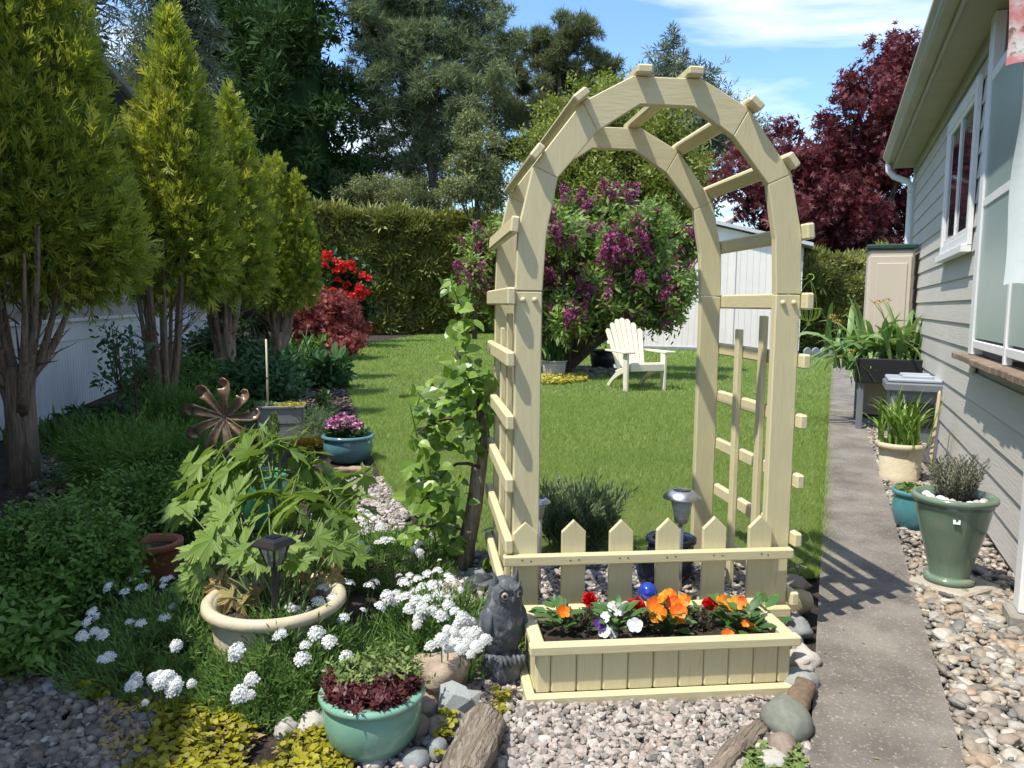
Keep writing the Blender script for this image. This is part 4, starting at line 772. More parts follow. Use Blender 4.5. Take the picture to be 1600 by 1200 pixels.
stones('pale_gravel_strip', gpoly([(556, 738), (602, 752), (640, 806), (628, 830), (560, 840), (470, 850), (505, 770)]), 2400, 0.012, 0.032, MS_pink, 170, 1, 0.1, 0.3, 0.7)
stones('grey_gravel_patch', gpoly([(60, 690), (280, 640), (300, 800), (220, 880), (40, 830)]), 2500, 0.018, 0.05, MS_grey, 175, 1, 0.1, 0.3, 0.6)
stones('bark_mulch', gpoly([(440, 600), (520, 560), (548, 625), (580, 695), (560, 700), (480, 660), (400, 660)]), 2600, 0.02, 0.06, varmat('bark_chips', [(0.025, 0.018, 0.014), (0.06, 0.045, 0.035), (0.13, 0.10, 0.08), (0.22, 0.19, 0.16)], 0.9, 0), 180, 1, 0.2, 0.5, 0.35)
stones('dark_river_stones', gpoly([(735, 872), (790, 868), (790, 920), (735, 930)]), 220, 0.025, 0.05, varmat('black_pebble', [(0.03, 0.032, 0.035), (0.06, 0.065, 0.07), (0.11, 0.115, 0.12)], 0.5, 0), 190, 2, 0.02, 0.25, 0.6, True)
stones('dark_river_stones', gpoly([(905, 860), (1120, 858), (1110, 925), (890, 925)]), 420, 0.02, 0.045, varmat('black_pebble', [(0.03, 0.032, 0.035), (0.07, 0.075, 0.08), (0.25, 0.24, 0.23)], 0.5, 0), 195, 2, 0.02, 0.25, 0.6, True)
M_rtan = pbr('tan_boulder', (0.46, 0.36, 0.27), (0.34, 0.265, 0.20), 7, 0.85, 0.6, 60, c3=(0.56, 0.47, 0.38), s3=16, r3=(0.55, 0.72))
M_rgran = pbr('speckled_granite', (0.42, 0.44, 0.42), (0.30, 0.33, 0.31), 30, 0.8, 0.5, 90, c3=(0.10, 0.12, 0.115), s3=110, r3=(0.56, 0.62))
M_rbrown = pbr('brown_stone', (0.24, 0.19, 0.15), (0.31, 0.25, 0.20), 8, 0.75, 0.4, 60)
M_rgrey = pbr('grey_stone', (0.20, 0.215, 0.22), (0.27, 0.28, 0.28), 9, 0.65, 0.3, 70)
M_rgreen = pbr('green_grey_stone', (0.155, 0.175, 0.140), (0.215, 0.225, 0.185), 9, 0.65, 0.4, 60, c3=(0.28, 0.26, 0.22), s3=20, r3=(0.58, 0.75))
M_rpale = pbr('pale_stone', (0.46, 0.43, 0.38), (0.54, 0.51, 0.46), 9, 0.8, 0.5, 60, c3=(0.36, 0.32, 0.27), s3=18, r3=(0.55, 0.7))
M_ryel = pbr('yellow_speckled_stone', (0.52, 0.46, 0.28), (0.40, 0.35, 0.20), 26, 0.8, 0.5, 80, c3=(0.62, 0.58, 0.44), s3=60, r3=(0.55, 0.65))
def rock(label, px, py, wpx, hpx, mat, seed, depth=None, jit=0.0, amp=0.35, fr_=1.3, rot=0.0, tilt=(0, 0), sub=3, smooth=True, grp=None, sink=0.12):
    """px, py: middle of the stone's foot in the photograph; wpx, hpx: its size there"""
    p = G(px, py); d = p.y; w = wpx / 1202 * d; h = hpx / 1202 * d * 0.93; dp = depth or w * 0.8
    me = mesh('rock', [ico(sub, seed, jit, amp, fr_, 1.0) + (0.5,)], mat, smooth)
    o = link('rock', me, None, (p.x, p.y + dp * 0.35, h * (0.5 - sink)), (tilt[0], tilt[1], rot), (w * 1.04, dp, h * 1.18)); tag(o, label, 'rock', grp); return o
rock('large tan boulder with flat faces beside the green glazed pot', 680, 1104, 112, 84, M_rtan, 31, 0.17, 0.02, 0.5, 1.1, 0.4, sub=4)
rock('grey speckled granite rock between the tan boulder and the driftwood', 714, 1138, 74, 62, M_rgran, 36, 0.12, 0.05, 0.6, 1.5, 0.2, (0.2, 0.3), sub=2, smooth=False)
rock('brown rounded stone under the tan boulder', 662, 1136, 46, 42, M_rbrown, 38, 0.09)
rock('grey brown egg shaped stone next to the glazed pot rim', 648, 1160, 44, 46, M_rbrown, 41, 0.09)
rock('small brown stone below the speckled granite rock', 684, 1158, 38, 36, M_rbrown, 43, 0.08)
rock('smooth blue grey stone at the bottom edge right of the pot', 648, 1206, 48, 30, M_rgrey, 44, 0.08, amp=0.15)
rock('smooth grey stone leaning on the bottom of the driftwood', 682, 1190, 34, 34, M_rgrey, 45, 0.07, amp=0.15)
rock('pale lichen stone left of the glazed pot, nearest to it', 486, 1152, 46, 36, M_rpale, 46, 0.09)
rock('pale lichen stone left of the glazed pot, farther from it', 444, 1158, 36, 32, M_rpale, 47, 0.07)
rock('small cream stone at the bottom edge under the glazed pot', 582, 1204, 40, 18, M_rpale, 48, 0.06, amp=0.15)
rock('large round green grey stone beside the path', 1241, 1166, 78, 66, M_rgreen, 51, 0.17, amp=0.18)
rock('brown stone half hidden under the round green grey stone', 1228, 1196, 46, 48, M_rbrown, 52, 0.10, amp=0.2)
rock('pale rough stone at the bottom edge beside the path', 1214, 1214, 56, 34, M_rpale, 53, 0.1)
rock('yellow speckled stone standing by the lattice foot', 1250, 962, 44, 48, M_ryel, 54, 0.07, amp=0.2, tilt=(0.3, 0.4))
rock('flat brown stone at the lawn corner by the path', 1247, 926, 50, 20, M_rbrown, 55, 0.14)
rock('grey stone behind the planter corner beside the path', 1252, 1000, 44, 36, M_rgrey, 56, 0.12)
rock('smooth grey boulder between lattice foot and planter end', 1240, 1030, 44, 44, M_rgrey, 57, 0.12)
rock('pale rough rock overhanging the path by the planter end', 1262, 1052, 50, 36, M_rpale, 58, 0.13, 0.03)
rock('long grey granite rock at the path edge by the planter base', 1256, 1092, 56, 42, M_rgran, 59, 0.14, amp=0.3)
rock('dark wet looking stone in the shadow left of the lattice', 742, 905, 30, 18, M_rgrey, 60)
rock('large grey stone on the shaded gravel, lower left', 62, 1090, 34, 20, M_rgrey, 61, sub=3)
rock('round pale stone on the shaded gravel near the candytuft', 44, 1094, 16, 12, M_rpale, 62, sub=2)
rock('flat tan stone on the shaded gravel at the left bottom', 100, 1165, 30, 16, M_rbrown, 63, sub=3)
rock('pale quartz stone in the middle of the shaded gravel', 70, 1172, 32, 18, M_rpale, 64, sub=3)
# ------------------------------------------------------------------ driftwood
def log(label, p0, p1, r0, r1, seed, bend=0.02, lift=0.0, flat=1.0, cat='driftwood', mat=None, seg=14, n=14):
    r = np.random.default_rng(seed); a, b = Vector(p0), Vector(p1); c = (a + b) / 2; L_ = (b - a).length; d = (b - a).normalized()
    ts = np.linspace(-0.5, 0.5, n); pts = np.column_stack([bend * np.sin(ts * 3 + seed), ts * L_, bend * np.cos(ts * 4)]); rad = np.interp(ts, [-0.5, -0.46, 0, 0.46, 0.5], [r0 * 0.8, r0, (r0 + r1) / 2, r1, r1 * 0.75]) * (1 + 0.035 * r.normal(size=n))
    V, F, _ = tube(pts, rad, seg); th = np.arctan2(V[:, 2], V[:, 0]); V = V * np.column_stack([1 + 0.16 * np.sin(th * 3 + V[:, 1] * 9), np.ones(len(V)), (1 + 0.16 * np.sin(th * 3 + V[:, 1] * 9)) * flat])
    V[:, 0] += 0.003 * r.normal(size=len(V)); V[:, 2] += 0.003 * r.normal(size=len(V))
    o = link('driftwood', mesh('driftwood', [(V, F)], mat or M_log, True), None, c, d.to_track_quat('Y', 'Z').to_euler()); tag(o, label, cat); return o
log('thick weathered driftwood log at the bottom edge in front of the owl', G(716, 1226, 0.05), G(768, 1122, 0.055), 0.062, 0.050, 3, 0.008)
log('slim grey driftwood stick at the bottom edge, right of the gravel', G(1112, 1222, 0.015), G(1190, 1134, 0.03), 0.028, 0.022, 5, 0.006)
log('brown weathered wedge of wood at the right end of the planter', G(1240, 1118, 0.03), G(1258, 1066, 0.045), 0.040, 0.026, 7, 0.004, mat=pbr('brown_wood', (0.22, 0.155, 0.10), (0.14, 0.10, 0.07), 8, 0.85, 0.6, 30, stretch=(6, 6, 1)))
log('short cut tan log lying below the blue pelargonium pot', G(520, 737, 0.035), G(578, 735, 0.035), 0.032, 0.028, 9, 0.004, mat=pbr('cut_log', (0.42, 0.31, 0.19), (0.30, 0.21, 0.13), 9, 0.8, 0.4, 30))
# ================================================================== grass on the lawn
def grass():
    ch = []; poly = LAWN
    P = np.array(poly); lo, hi = P.min(0), P.max(0)
    for (ya, yb, n, h, w) in ((2.8, 4.4, 60000, 0.036, 1.1), (4.4, 6.5, 70000, 0.040, 1.5), (6.5, 10, 75000, 0.046, 2.2), (10, 17, 50000, 0.055, 3.6), (17, 32, 30000, 0.07, 7.0)):
        q = rng.random((n * 3, 2)) * np.array([hi[0] - lo[0], yb - ya]) + np.array([lo[0], ya]); q = q[(q[:, 0] < 0.60 * q[:, 1] + 0.3) & (q[:, 0] > -0.32 * q[:, 1] - 0.3)]; q = q[inpoly(q, poly)][:n]; m = len(q)
        if m == 0: continue
        P3 = np.column_stack([q, np.full(m, 0.003)]); lean = rng.normal(size=(m, 3)) * 0.55; lean[:, 2] = 1; a = rng.random(m) * 6.28
        tone = np.array([noise.noise((x * 1.1, y * 1.1, 0)) for x, y in q[::7]]); tone = np.repeat(tone, 7)[:m]
        S = np.column_stack([np.full(m, h * w), h * rng.uniform(0.55, 1.25, m), np.full(m, h)])
        ch.append(scatter(T_grass, P3, lean, np.stack([np.cos(a), np.sin(a), 0 * a], -1), S, np.clip(0.5 + 0.55 * tone + 0.22 * rng.normal(size=m), 0, 1)))
    o = link('grass', mesh('grass', ch, F_grass)); o['kind'] = 'stuff'; tag(o, 'short mown green grass of the lawn', 'grass')
grass()
# longer tufts along the lawn's edges
def edge_tufts(pp, n, h, sg_=0.012):
    q = [G(*p) for p in pp]; P = []
    for i in range(n):
        t_ = rnd.random() * (len(q) - 1); k = int(t_); f = t_ - k; p = q[k].lerp(q[k + 1], f); P.append((p.x + rnd.gauss(0, sg_), p.y + rnd.gauss(0, sg_), 0))
    P = np.array(P); m = len(P); lean = rng.normal(size=(m, 3)) * 0.5; lean[:, 2] = 1
    o = link('grass_edge', mesh('grass_edge', [scatter(T_grass, P, lean, rdir(m), h * rng.uniform(0.6, 1.3, m))], F_grass)); o['kind'] = 'stuff'; tag(o, 'longer grass along the cut edges of the lawn', 'grass')
edge_tufts([(640, 800), (603, 752), (577, 692), (549, 622), (528, 566)], 5000, 0.055); edge_tufts([(1301, 562), (1290, 700), (1279, 880)], 8000, 0.06, 0.022); edge_tufts([(735, 868), (860, 868), (1020, 872), (1140, 880), (1240, 905), (1278, 900)], 5000, 0.05)
# ================================================================== pots
def glaze(name, c1, c2, c3=None): return pbr(name, c1, c2, 5, 0.16, 0.03, 30, spec=0.6, c3=c3, s3=7, r3=(0.58, 0.75))
M_gl_green = glaze('celadon_glaze', (0.17, 0.34, 0.245), (0.22, 0.40, 0.30), (0.30, 0.40, 0.30))
M_gl_teal = glaze('teal_glaze', (0.055, 0.20, 0.225), (0.09, 0.26, 0.28), (0.16, 0.28, 0.26))
M_gl_blue = glaze('blue_glaze', (0.075, 0.185, 0.225), (0.12, 0.25, 0.275), (0.22, 0.22, 0.18))
M_gl_urn = glaze('sage_green_glaze', (0.125, 0.185, 0.125), (0.17, 0.235, 0.165), (0.21, 0.215, 0.15))
M_gl_navy = glaze('navy_glaze', (0.010, 0.014, 0.035), (0.02, 0.026, 0.05))
M_creampot = pbr('cream_resin', (0.50, 0.43, 0.29), (0.57, 0.50, 0.35), 6, 0.55, 0.3, 40, c3=(0.36, 0.29, 0.18), s3=9, r3=(0.58, 0.75))
M_terra = pbr('terracotta', (0.30, 0.115, 0.065), (0.22, 0.085, 0.05), 9, 0.85, 0.3, 50)
def pot(label, loc, R_, H_, prof, mat, rim=None, grp=None, seg=40, soil=True, cat='plant pot', soilz=0.86, soilmat=None, scale=(1, 1, 1), rimmat=None):
    """prof: (radius, height) in units of R_ and H_ from the foot to the lip"""
    t_ = thing('plant_pot', label, cat, loc, 0, grp); t_.scale = scale
    pr = [(r * R_, z * H_) for r, z in prof]; ins = [(max(r - 0.014 / 1, 0.005), z) for r, z in pr[::-1]]; ins = [(r * 0.985, z) for r, z in ins if z > soilz * H_ * 0.7]
    link('bowl', mesh('bowl', [lathe(pr + ins, seg, False), lathe([(0.001, 0.002), (pr[0][0], 0.0)], seg, False)], mat, True), t_)
    if rim:
        rr = [(r * R_, z * H_) for r, z in rim]; link('rim', mesh('rim', [lathe(rr + rr[:1], seg, False)], rimmat or mat, True), t_)
    if soil:
        rs = np.interp(soilz, [z for r, z in prof], [r for r, z in prof]) * R_ * 0.97; q = rng.random(60)
        link('soil', mesh('soil', [lathe([(rs, soilz * H_ - 0.01), (rs * 0.7, soilz * H_ + 0.004), (rs * 0.35, soilz * H_ - 0.002), (0.004, soilz * H_ + 0.006)], 24, False)], soilmat or M_soil, True), t_)
    return t_
def pxsize(px, py, z=0.0):
    p = G(px, py, z); return p, p.y / 1202.0
# green glazed bowl at the bottom
p, k = pxsize(576, 1186); gp0 = Vector((p.x, p.y + 0.06, 0))
pot('pale green glazed bowl pot at the bottom edge holding dark red rosettes', gp0, 0.136, 0.165, [(0.58, 0), (0.72, 0.06), (0.90, 0.30), (0.985, 0.58), (0.97, 0.78), (0.93, 0.88), (0.95, 0.95), (0.93, 0.99), (0.88, 1.0)], M_gl_green, [(0.93, 0.885), (1.02, 0.90), (1.055, 0.95), (1.02, 1.005), (0.93, 1.015), (0.86, 0.985), (0.86, 0.93)], seg=56, soilz=0.88)
def rosettes(name, label, cat, c, R_, n, T0, mat, size, up=0.9, out=0.5, z=0.0, cname='leaves', grp=None, keep=None, sm=0.3):
    a = rng.random(n) * 6.28; r_ = R_ * np.sqrt(rng.random(n)); P = np.column_stack([np.cos(a) * r_, np.sin(a) * r_, z + rng.random(n) * 0.012])
    if keep is not None: P = P[keep(P)]
    m = len(P); Y = np.column_stack([rng.normal(size=m) * out, rng.normal(size=m) * out, np.full(m, up)]); t_ = thing(name, label, cat, c, 0, grp)
    link(cname, mesh(cname, [scatter(T0, P, Y, rdir(m), size * rng.uniform(1 - sm, 1 + sm, m))], mat), t_); return t_
rosettes('houseleek', 'dark red pointed rosettes in the front of the pale green glazed bowl', 'succulent', gp0 + Vector((0, 0, 0.145)), 0.118, 420, leafy(9, 21, T_dia, 0.75), F_semp, 0.036, 0.8, 0.3, keep=lambda P: P[:, 1] < 0.03 + 0.03 * np.sin(P[:, 0] * 40), cname='rosette')
rosettes('sedum', 'fresh green small leaved sedum in the back of the pale green glazed bowl', 'succulent', gp0 + Vector((0, 0, 0.150)), 0.128, 360, leafy(9, 22, T_oval, 0.36), F_sedum, 0.062, 0.9, 0.5, keep=lambda P: P[:, 1] > 0.015 + 0.03 * np.sin(P[:, 0] * 40), cname='leaves')
# cream pot with the big lobed plant
dp0 = G(430, 932, 0.25); dp0.z = 0.0
pot('wide cream rolled rim pot holding the big lobed plant', dp0, 0.216, 0.25, [(0.66, 0), (0.74, 0.1), (0.86, 0.4), (0.90, 0.7), (0.86, 0.84), (0.90, 0.92), (0.95, 1.0)], M_creampot, [(0.88, 0.85), (0.98, 0.87), (1.05, 0.93), (1.04, 1.0), (0.96, 1.04), (0.88, 1.01), (0.86, 0.94)], seg=48, soilz=0.80)
T_del = palm([(-1.95, 0.62), (-1.15, 0.86), (-0.0, 1.0), (1.15, 0.86), (1.95, 0.62)], 4, teeth=1, droop=0.22, notch=0.42)
T_del = palm([(-1.75, 0.70), (-0.88, 0.90), (0.0, 1.0), (0.88, 0.90), (1.75, 0.70)], 4, teeth=1, droop=0.25, notch=0.40)
dm = [mesh('leaf', [palm([(-1.75, 0.70), (-0.88, 0.90), (0.0, 1.0), (0.88, 0.90), (1.75, 0.70)], s, teeth=1, droop=dr_, notch=0.70) + (v,)], F_delph) for s, dr_, v in ((1, 0.15, 0.3), (2, 0.3, 0.55), (3, 0.22, 0.75), (4, 0.4, 0.95))]
ddm = [mesh('wilted_leaf', [palm([(-1.75, 0.70), (-0.88, 0.90), (0.0, 1.0), (0.88, 0.90), (1.75, 0.70)], s, teeth=1, droop=0.8, notch=0.5) + (v,)], F_dead) for s, v in ((5, 0.2), (6, 0.6))]
dth = thing('delphinium', 'tall plant with big jagged lobed leaves growing in the wide cream pot', 'plant', dp0 + Vector((0, 0, 0.2)))
dst = []
def droopleaf(tip, size, me, base=None, th=dth, name='leaf', face=None, org=None, stem=True):
    o_ = org if org is not None else dp0 + Vector((0, 0, 0.2)); tl = Vector(tip) - o_
    b = Vector(base) if base is not None else Vector((tl.x * 0.2 + rnd.uniform(-.05, .05), tl.y * 0.2 + rnd.uniform(-.05, .05), 0)); h = max(tl.z, 0.02)
    if stem: dst.append(tube(bez(b, Vector((b.x + (tl.x - b.x) * 0.35, b.y + (tl.y - b.y) * 0.35, h * 0.95)), tl, 6), np.linspace(0.0040, 0.0020, 6), 5, False))
    out = Vector((tl.x - b.x, tl.y - b.y, 0)); out = out.normalized() if out.length > 0.01 else Vector((0, -1, 0)); out = (out + Vector((rnd.gauss(0, .35), rnd.gauss(0, .35) - 0.25, 0))).normalized()
    y = (out + Vector((0, 0, rnd.uniform(-0.55, 0.05)))).normalized(); n_ = (Vector((0, 0, 0.85)) + Vector((rnd.gauss(0, .35) - 0.1, rnd.gauss(0, .3) - 1.0, 0))); x = y.cross(n_).normalized(); z = x.cross(y)
    M = Matrix((x, y, z)).transposed(); link(name, me, th, tl - y * size * 0.25, M.to_euler(), size)
LV = [(380, 820, 3.05, .085), (345, 800, 3.0, .09), (420, 800, 2.95, .10), (400, 770, 3.05, .09), (352, 828, 2.85, .085), (440, 745, 3.2, .085), (470, 730, 3.3, .09), (500, 735, 3.3, .085), (520, 745, 3.3, .08), (455, 700, 3.35, .08), (485, 705, 3.3, .08), (430, 710, 3.35, .08), (540, 745, 3.25, .085), (500, 790, 3.1, .095), (535, 780, 3.1, .09), (480, 770, 3.1, .09), (560, 770, 3.15, .07), (575, 745, 3.3, .06), (400, 715, 3.3, .085), (370, 730, 3.25, .10), (330, 745, 3.2, .10), (300, 760, 3.2, .10), (280, 790, 3.1, .09), (310, 720, 3.4, .09), (455, 820, 2.95, .08), (520, 810, 3.0, .07), (320, 850, 2.85, .075), (310, 880, 2.8, .075), (300, 905, 2.8, .07), (290, 740, 3.4, .10), (345, 705, 3.4, .09), (380, 690, 3.5, .09), (545, 820, 3.0, .06), (490, 830, 2.95, .07), (415, 840, 2.9, .06), (360, 770, 3.1, .10), (440, 775, 3.1, .09), (510, 765, 3.2, .09), (470, 800, 3.0, .09), (395, 735, 3.3, .09), (425, 680, 3.45, .07), (445, 675, 3.45, .07), (400, 855, 2.75, .06), (450, 850, 2.75, .065), (500, 845, 2.8, .06), (530, 860, 2.8, .055), (470, 880, 2.75, .055), (370, 870, 2.7, .06), (350, 840, 2.8, .07), (420, 880, 2.7, .05), (545, 850, 2.85, .05)]
for i, (px, py, Y, s_) in enumerate(LV):
    droopleaf(A(px, py, Y - 0.30), s_ * 1.45, dm[rnd.randrange(4)], stem=i % 2 == 0)
    droopleaf(A(px + rnd.uniform(-30, 30), py + rnd.uniform(-20, 30), Y - 0.30 + rnd.uniform(-0.12, 0.12)), s_ * rnd.uniform(0.9, 1.4), dm[rnd.randrange(4)], stem=False)
    droopleaf(A(px + rnd.uniform(-26, 26), py + rnd.uniform(-14, 26), Y - 0.30 + rnd.uniform(-0.1, 0.14)), s_ * rnd.uniform(1.0, 1.5), dm[rnd.randrange(4)], stem=i % 4 == 0)
for (px, py, Y, s_) in [(440, 830, 3.0, .08), (470, 840, 2.95, .08), (415, 850, 2.95, .07), (500, 860, 2.9, .06), (350, 905, 2.85, .06), (330, 890, 2.85, .06), (460, 905, 2.85, .05), (395, 900, 2.9, .06), (515, 905, 2.85, .05), (380, 925, 2.85, .05), (335, 915, 2.72, .06), (355, 935, 2.66, .05), (372, 945, 2.66, .05), (395, 930, 2.7, .06), (450, 925, 2.75, .05), (420, 915, 2.8, .06), (490, 915, 2.78, .055), (525, 900, 2.8, .05), (345, 900, 2.75, .06), (475, 890, 2.8, .06)]: droopleaf(A(px, py, Y - 0.28), s_ * 1.3, ddm[rnd.randrange(2)], name='wilted_leaf')
for (px, py, Y) in ((438, 690, 3.35), (515, 760, 3.2), (430, 800, 3.05)):
    tl = A(px, py, Y - 0.28) - dp0 - Vector((0, 0, 0.2)); dst.append(tube(bez((tl.x * 0.25, tl.y * 0.3, 0), (tl.x * 0.6, tl.y * 0.6, tl.z * 0.6), tl, 6), np.linspace(0.010, 0.006, 6), 7, False))
link('stems', mesh('stems', dst, pbr('pale_green_stem', (0.10, 0.15, 0.045), (0.15, 0.18, 0.06), 10, 0.5), True), dth)
fb = A(428, 662, 3.05) - dp0 - Vector((0, 0, 0.2)); n_ = 90; u = rng.random(n_); a = rng.random(n_) * 6.28
link('flower_bud', mesh('flower_bud', [scatter(T_oval, np.column_stack([fb.x + np.cos(a) * 0.018 * (1 - u), fb.y + np.sin(a) * 0.018 * (1 - u), fb.z - 0.045 + u * 0.075]), np.column_stack([np.cos(a) * 0.6, np.sin(a) * 0.6, np.ones(n_)]), np.column_stack([np.cos(a), np.sin(a), 0.2 * np.ones(n_)]), 0.024)], F_sedum), dth)
# black solar lantern on a stake in the cream pot
p = A(430, 945, 2.30); ln = thing('solar_lantern', 'black plastic solar lantern on a stake in front of the wide cream pot', 'solar lamp', (p.x, p.y, 0.0), 0.3)
zt = A(425, 845, p.y).z
board('stake', ln, (0.020, 0.020, zt - 0.06), (0, 0, (zt - 0.06) / 2), None, M_black, 0.003)
cg = lathe([(0.020, zt - 0.078), (0.028, zt - 0.066), (0.044, zt - 0.012)], 4, True); link('shade', mesh('shade', [cg], pbr('clear_plastic', (0.5, 0.52, 0.5), None, rough=0.15, trans=0.75)), ln)
fm = [tube([(0.022 * c, 0.022 * s, zt - 0.074), (0.046 * c, 0.046 * s, zt - 0.012)], 0.004, 5) for c, s in ((1, 0), (0, 1), (-1, 0), (0, -1))]
for i, f in enumerate(fm): link('frame', mesh('frame', [f], M_black, True), ln)
link('cap', mesh('cap', [lathe([(0.064, zt - 0.014), (0.068, zt - 0.008), (0.052, zt + 0.006), (0.038, zt + 0.012), (0.001, zt + 0.012)], 4, True)], M_black), ln)
board('solar_panel', ln, (0.034, 0.034, 0.002), (0, 0, zt + 0.0135), R(45), pbr('solar_cell', (0.012, 0.014, 0.03), None, rough=0.1), 0)
# ================================================================== candytuft mounds
fl = []
for s in range(3):
    r = np.random.default_rng(40 + s); ch = []; nf = 22
    for i in range(nf):
        ph = i * 2.4; rr = 0.40 * math.sqrt((i + 0.5) / nf); c = np.array([rr * math.cos(ph), rr * math.sin(ph), 0.30 * (1 - (rr / 0.45) ** 2) + r.normal() * 0.05]); o = nrm(np.array([c[0] * 1.3, c[1] * 1.3, 0.45]))
        t1 = nrm(np.cross(o, [0.3, 0.2, 1])); t2 = np.cross(o, t1)
        q = np.arange(4) * math.pi / 2 + r.random(); dd = np.cos(q)[:, None] * t1 + np.sin(q)[:, None] * t2 + o * 0.15
        ch.append(scatter(T([(0, 0, 0), (-0.42, 0.7, 0), (0, 1, 0), (0.42, 0.7, 0)], [(0, 3, 2), (0, 2, 1)]), np.repeat(c[None], 4, 0), dd, np.repeat(o[None], 4, 0), (0.105 + 0.09 * rr / 0.4) * r.uniform(0.8, 1.25)))
    fl.append(mesh('flower_head', ch, F_white))
def mound(label, px, py, R_, H_, n, heads, size=0.085, ry=0.8, yoff=0.0):
    c = G(px, py); c = Vector((c.x, c.y + yoff, 0)); t_ = thing('candytuft', label, 'candytuft', c, 0, 'candytuft mounds around the cream pot')
    a = rng.random(n) * 6.28; u = np.sqrt(rng.random(n)); h = H_ * (1 - u ** 2.2) * rng.uniform(0.72, 1.05, n) * (1 + 0.15 * np.sin(a * 3))
    P = np.column_stack([np.cos(a) * u * R_, np.sin(a) * u * R_ * ry, np.maximum(h - size * 0.8, -0.01)]); Y = np.column_stack([np.cos(a) * u * 0.8 + rng.normal(size=n) * 0.3, np.sin(a) * u * 0.8 + rng.normal(size=n) * 0.3, np.full(n, 0.9)])
    link('foliage', mesh('foliage', [scatter(T_cand, P, Y, rdir(n), size * rng.uniform(0.7, 1.3, n))], F_cand), t_)
    st = []
    for (hx, hy, hz, hs) in heads:
        p = G(hx, hy, hz) - c; nv = Vector((p.x / R_ * 0.4 + rnd.gauss(0, .15), p.y / R_ * 0.4 - 0.3 + rnd.gauss(0, .15), 1)).normalized()
        link('flower_head', fl[rnd.randrange(3)], t_, p, nv.to_track_quat('Z', 'Y').to_euler(), hs * rnd.uniform(0.9, 1.12)); st.append(tube([(p.x * 0.85, p.y * 0.85, max(0, p.z - 0.12)), (p.x * 0.97, p.y * 0.97, p.z - 0.04), tuple(p)], [0.0022, 0.002, 0.0018], 4, False))
    if st: link('stems', mesh('stems', st, F_cand), t_)
    return t_
Hc = [(437, 992), (494, 990), (515, 1003), (472, 1030), (541, 1027), (448, 925), (452, 950), (505, 920), (547, 913), (497, 942), (484, 968), (577, 917), (605, 935), (594, 948), (538, 965), (393, 1062), (375, 1085), (370, 1015), (464, 955), (450, 938), (520, 935)]
Hr = [(640, 900), (652, 905), (668, 898), (684, 893), (700, 900), (660, 918), (676, 915), (646, 925), (632, 932), (690, 912), (705, 908), (650, 938), (668, 936), (684, 930), (700, 945), (712, 955), (722, 965), (735, 972), (716, 978), (728, 988), (700, 985), (742, 990), (690, 962), (674, 955), (660, 950), (710, 1000), (730, 1005), (700, 1010), (720, 1015), (640, 950), (655, 965), (690, 1000), (745, 1010), (630, 910), (618, 942), (604, 930)]
Hl = [(143, 958), (128, 993), (160, 992), (170, 1027), (220, 974), (222, 918), (255, 916), (222, 895), (205, 1072), (240, 1060), (262, 1058), (276, 1070), (275, 1008), (257, 965), (205, 905), (138, 972), (150, 964), (265, 905), (212, 1060), (250, 1068), (170, 915), (195, 925), (270, 1078)]
Hb = [(560, 812), (575, 800), (560, 800), (548, 815), (655, 848), (648, 858), (668, 835), (585, 812), (570, 830), (540, 835), (525, 838), (592, 828), (600, 845), (560, 850), (545, 858)]
def hh(L_, z, s0=0.036, s1=0.052, extra=1):
    o_ = [(x, y, z + rnd.uniform(-0.02, 0.03), rnd.uniform(s0, s1)) for x, y in L_]
    for k in range(extra): o_ += [(x + rnd.gauss(0, 11), y + rnd.gauss(0, 9), z + rnd.uniform(-0.04, 0.02), rnd.uniform(s0 * 0.6, s1 * 0.85)) for x, y in L_]
    return o_
mound('sunlit candytuft mound with scattered white heads in front of the cream pot', 447, 1088, 0.26, 0.235, 1100, hh(Hc, 0.22), 0.085, 0.8, 0.05)
mound('sunlit candytuft mound thick with white heads next to the owl', 686, 1056, 0.27, 0.19, 950, hh(Hr, 0.19), 0.080, 0.9, 0.18)
mound('shaded candytuft mound left of the cream pot', 225, 1085, 0.34, 0.20, 900, hh(Hl, 0.20, 0.032, 0.044, 1), 0.09, 0.8, 0.22)
mound('smaller candytuft behind the cream pot, below the climbing vine', 590, 905, 0.36, 0.15, 700, hh(Hb, 0.15, 0.04, 0.055), 0.085, 0.8, 0.15)
mound('low candytuft between the cream pot and the shaded gravel', 360, 1110, 0.20, 0.13, 380, [], 0.08, 0.8, 0.14)
# golden creeping ground cover
def cover(name, label, poly, n, T0, mat, size, z=0.02, cat='ground cover'):
    P2 = sample(poly, n); n = len(P2); hgt = np.array([0.5 + noise.noise((x * 7, y * 7, 3)) for x, y in P2]); keep = hgt > 0.28; P2 = P2[keep]; hgt = hgt[keep]; n = len(P2)
    P = np.column_stack([P2, z + 0.035 * hgt * rng.random(n)]); Y = np.column_stack([rng.normal(size=(n, 2)), rng.normal(size=n) * 0.25 + 0.15]); N = np.column_stack([rng.normal(size=(n, 2)) * 0.4, np.ones(n)])
    o = link(name, mesh(name, [scatter(T0, P, Y, N, size * rng.uniform(0.7, 1.3, n), np.clip(hgt * 0.7 + 0.2 * rng.normal(size=n), 0, 1))], mat)); o['kind'] = 'stuff'; tag(o, label, cat); return o
T_round = T([(0, 0, 0), (-0.42, 0.25, 0.06), (-0.45, 0.7, 0.05), (0, 1, 0), (0.45, 0.7, 0.05), (0.42, 0.25, 0.06)], [(0, 2, 1), (0, 3, 2), (0, 4, 3), (0, 5, 4)])
cover('golden_creeper', 'golden yellow creeping ground cover spreading over brown litter at the bottom left', gpoly([(130, 1050), (250, 1030), (380, 1090), (500, 1060), (520, 1130), (560, 1230), (180, 1250), (250, 1130), (90, 1085)]), 3700, T_round, F_jenny, 0.019)
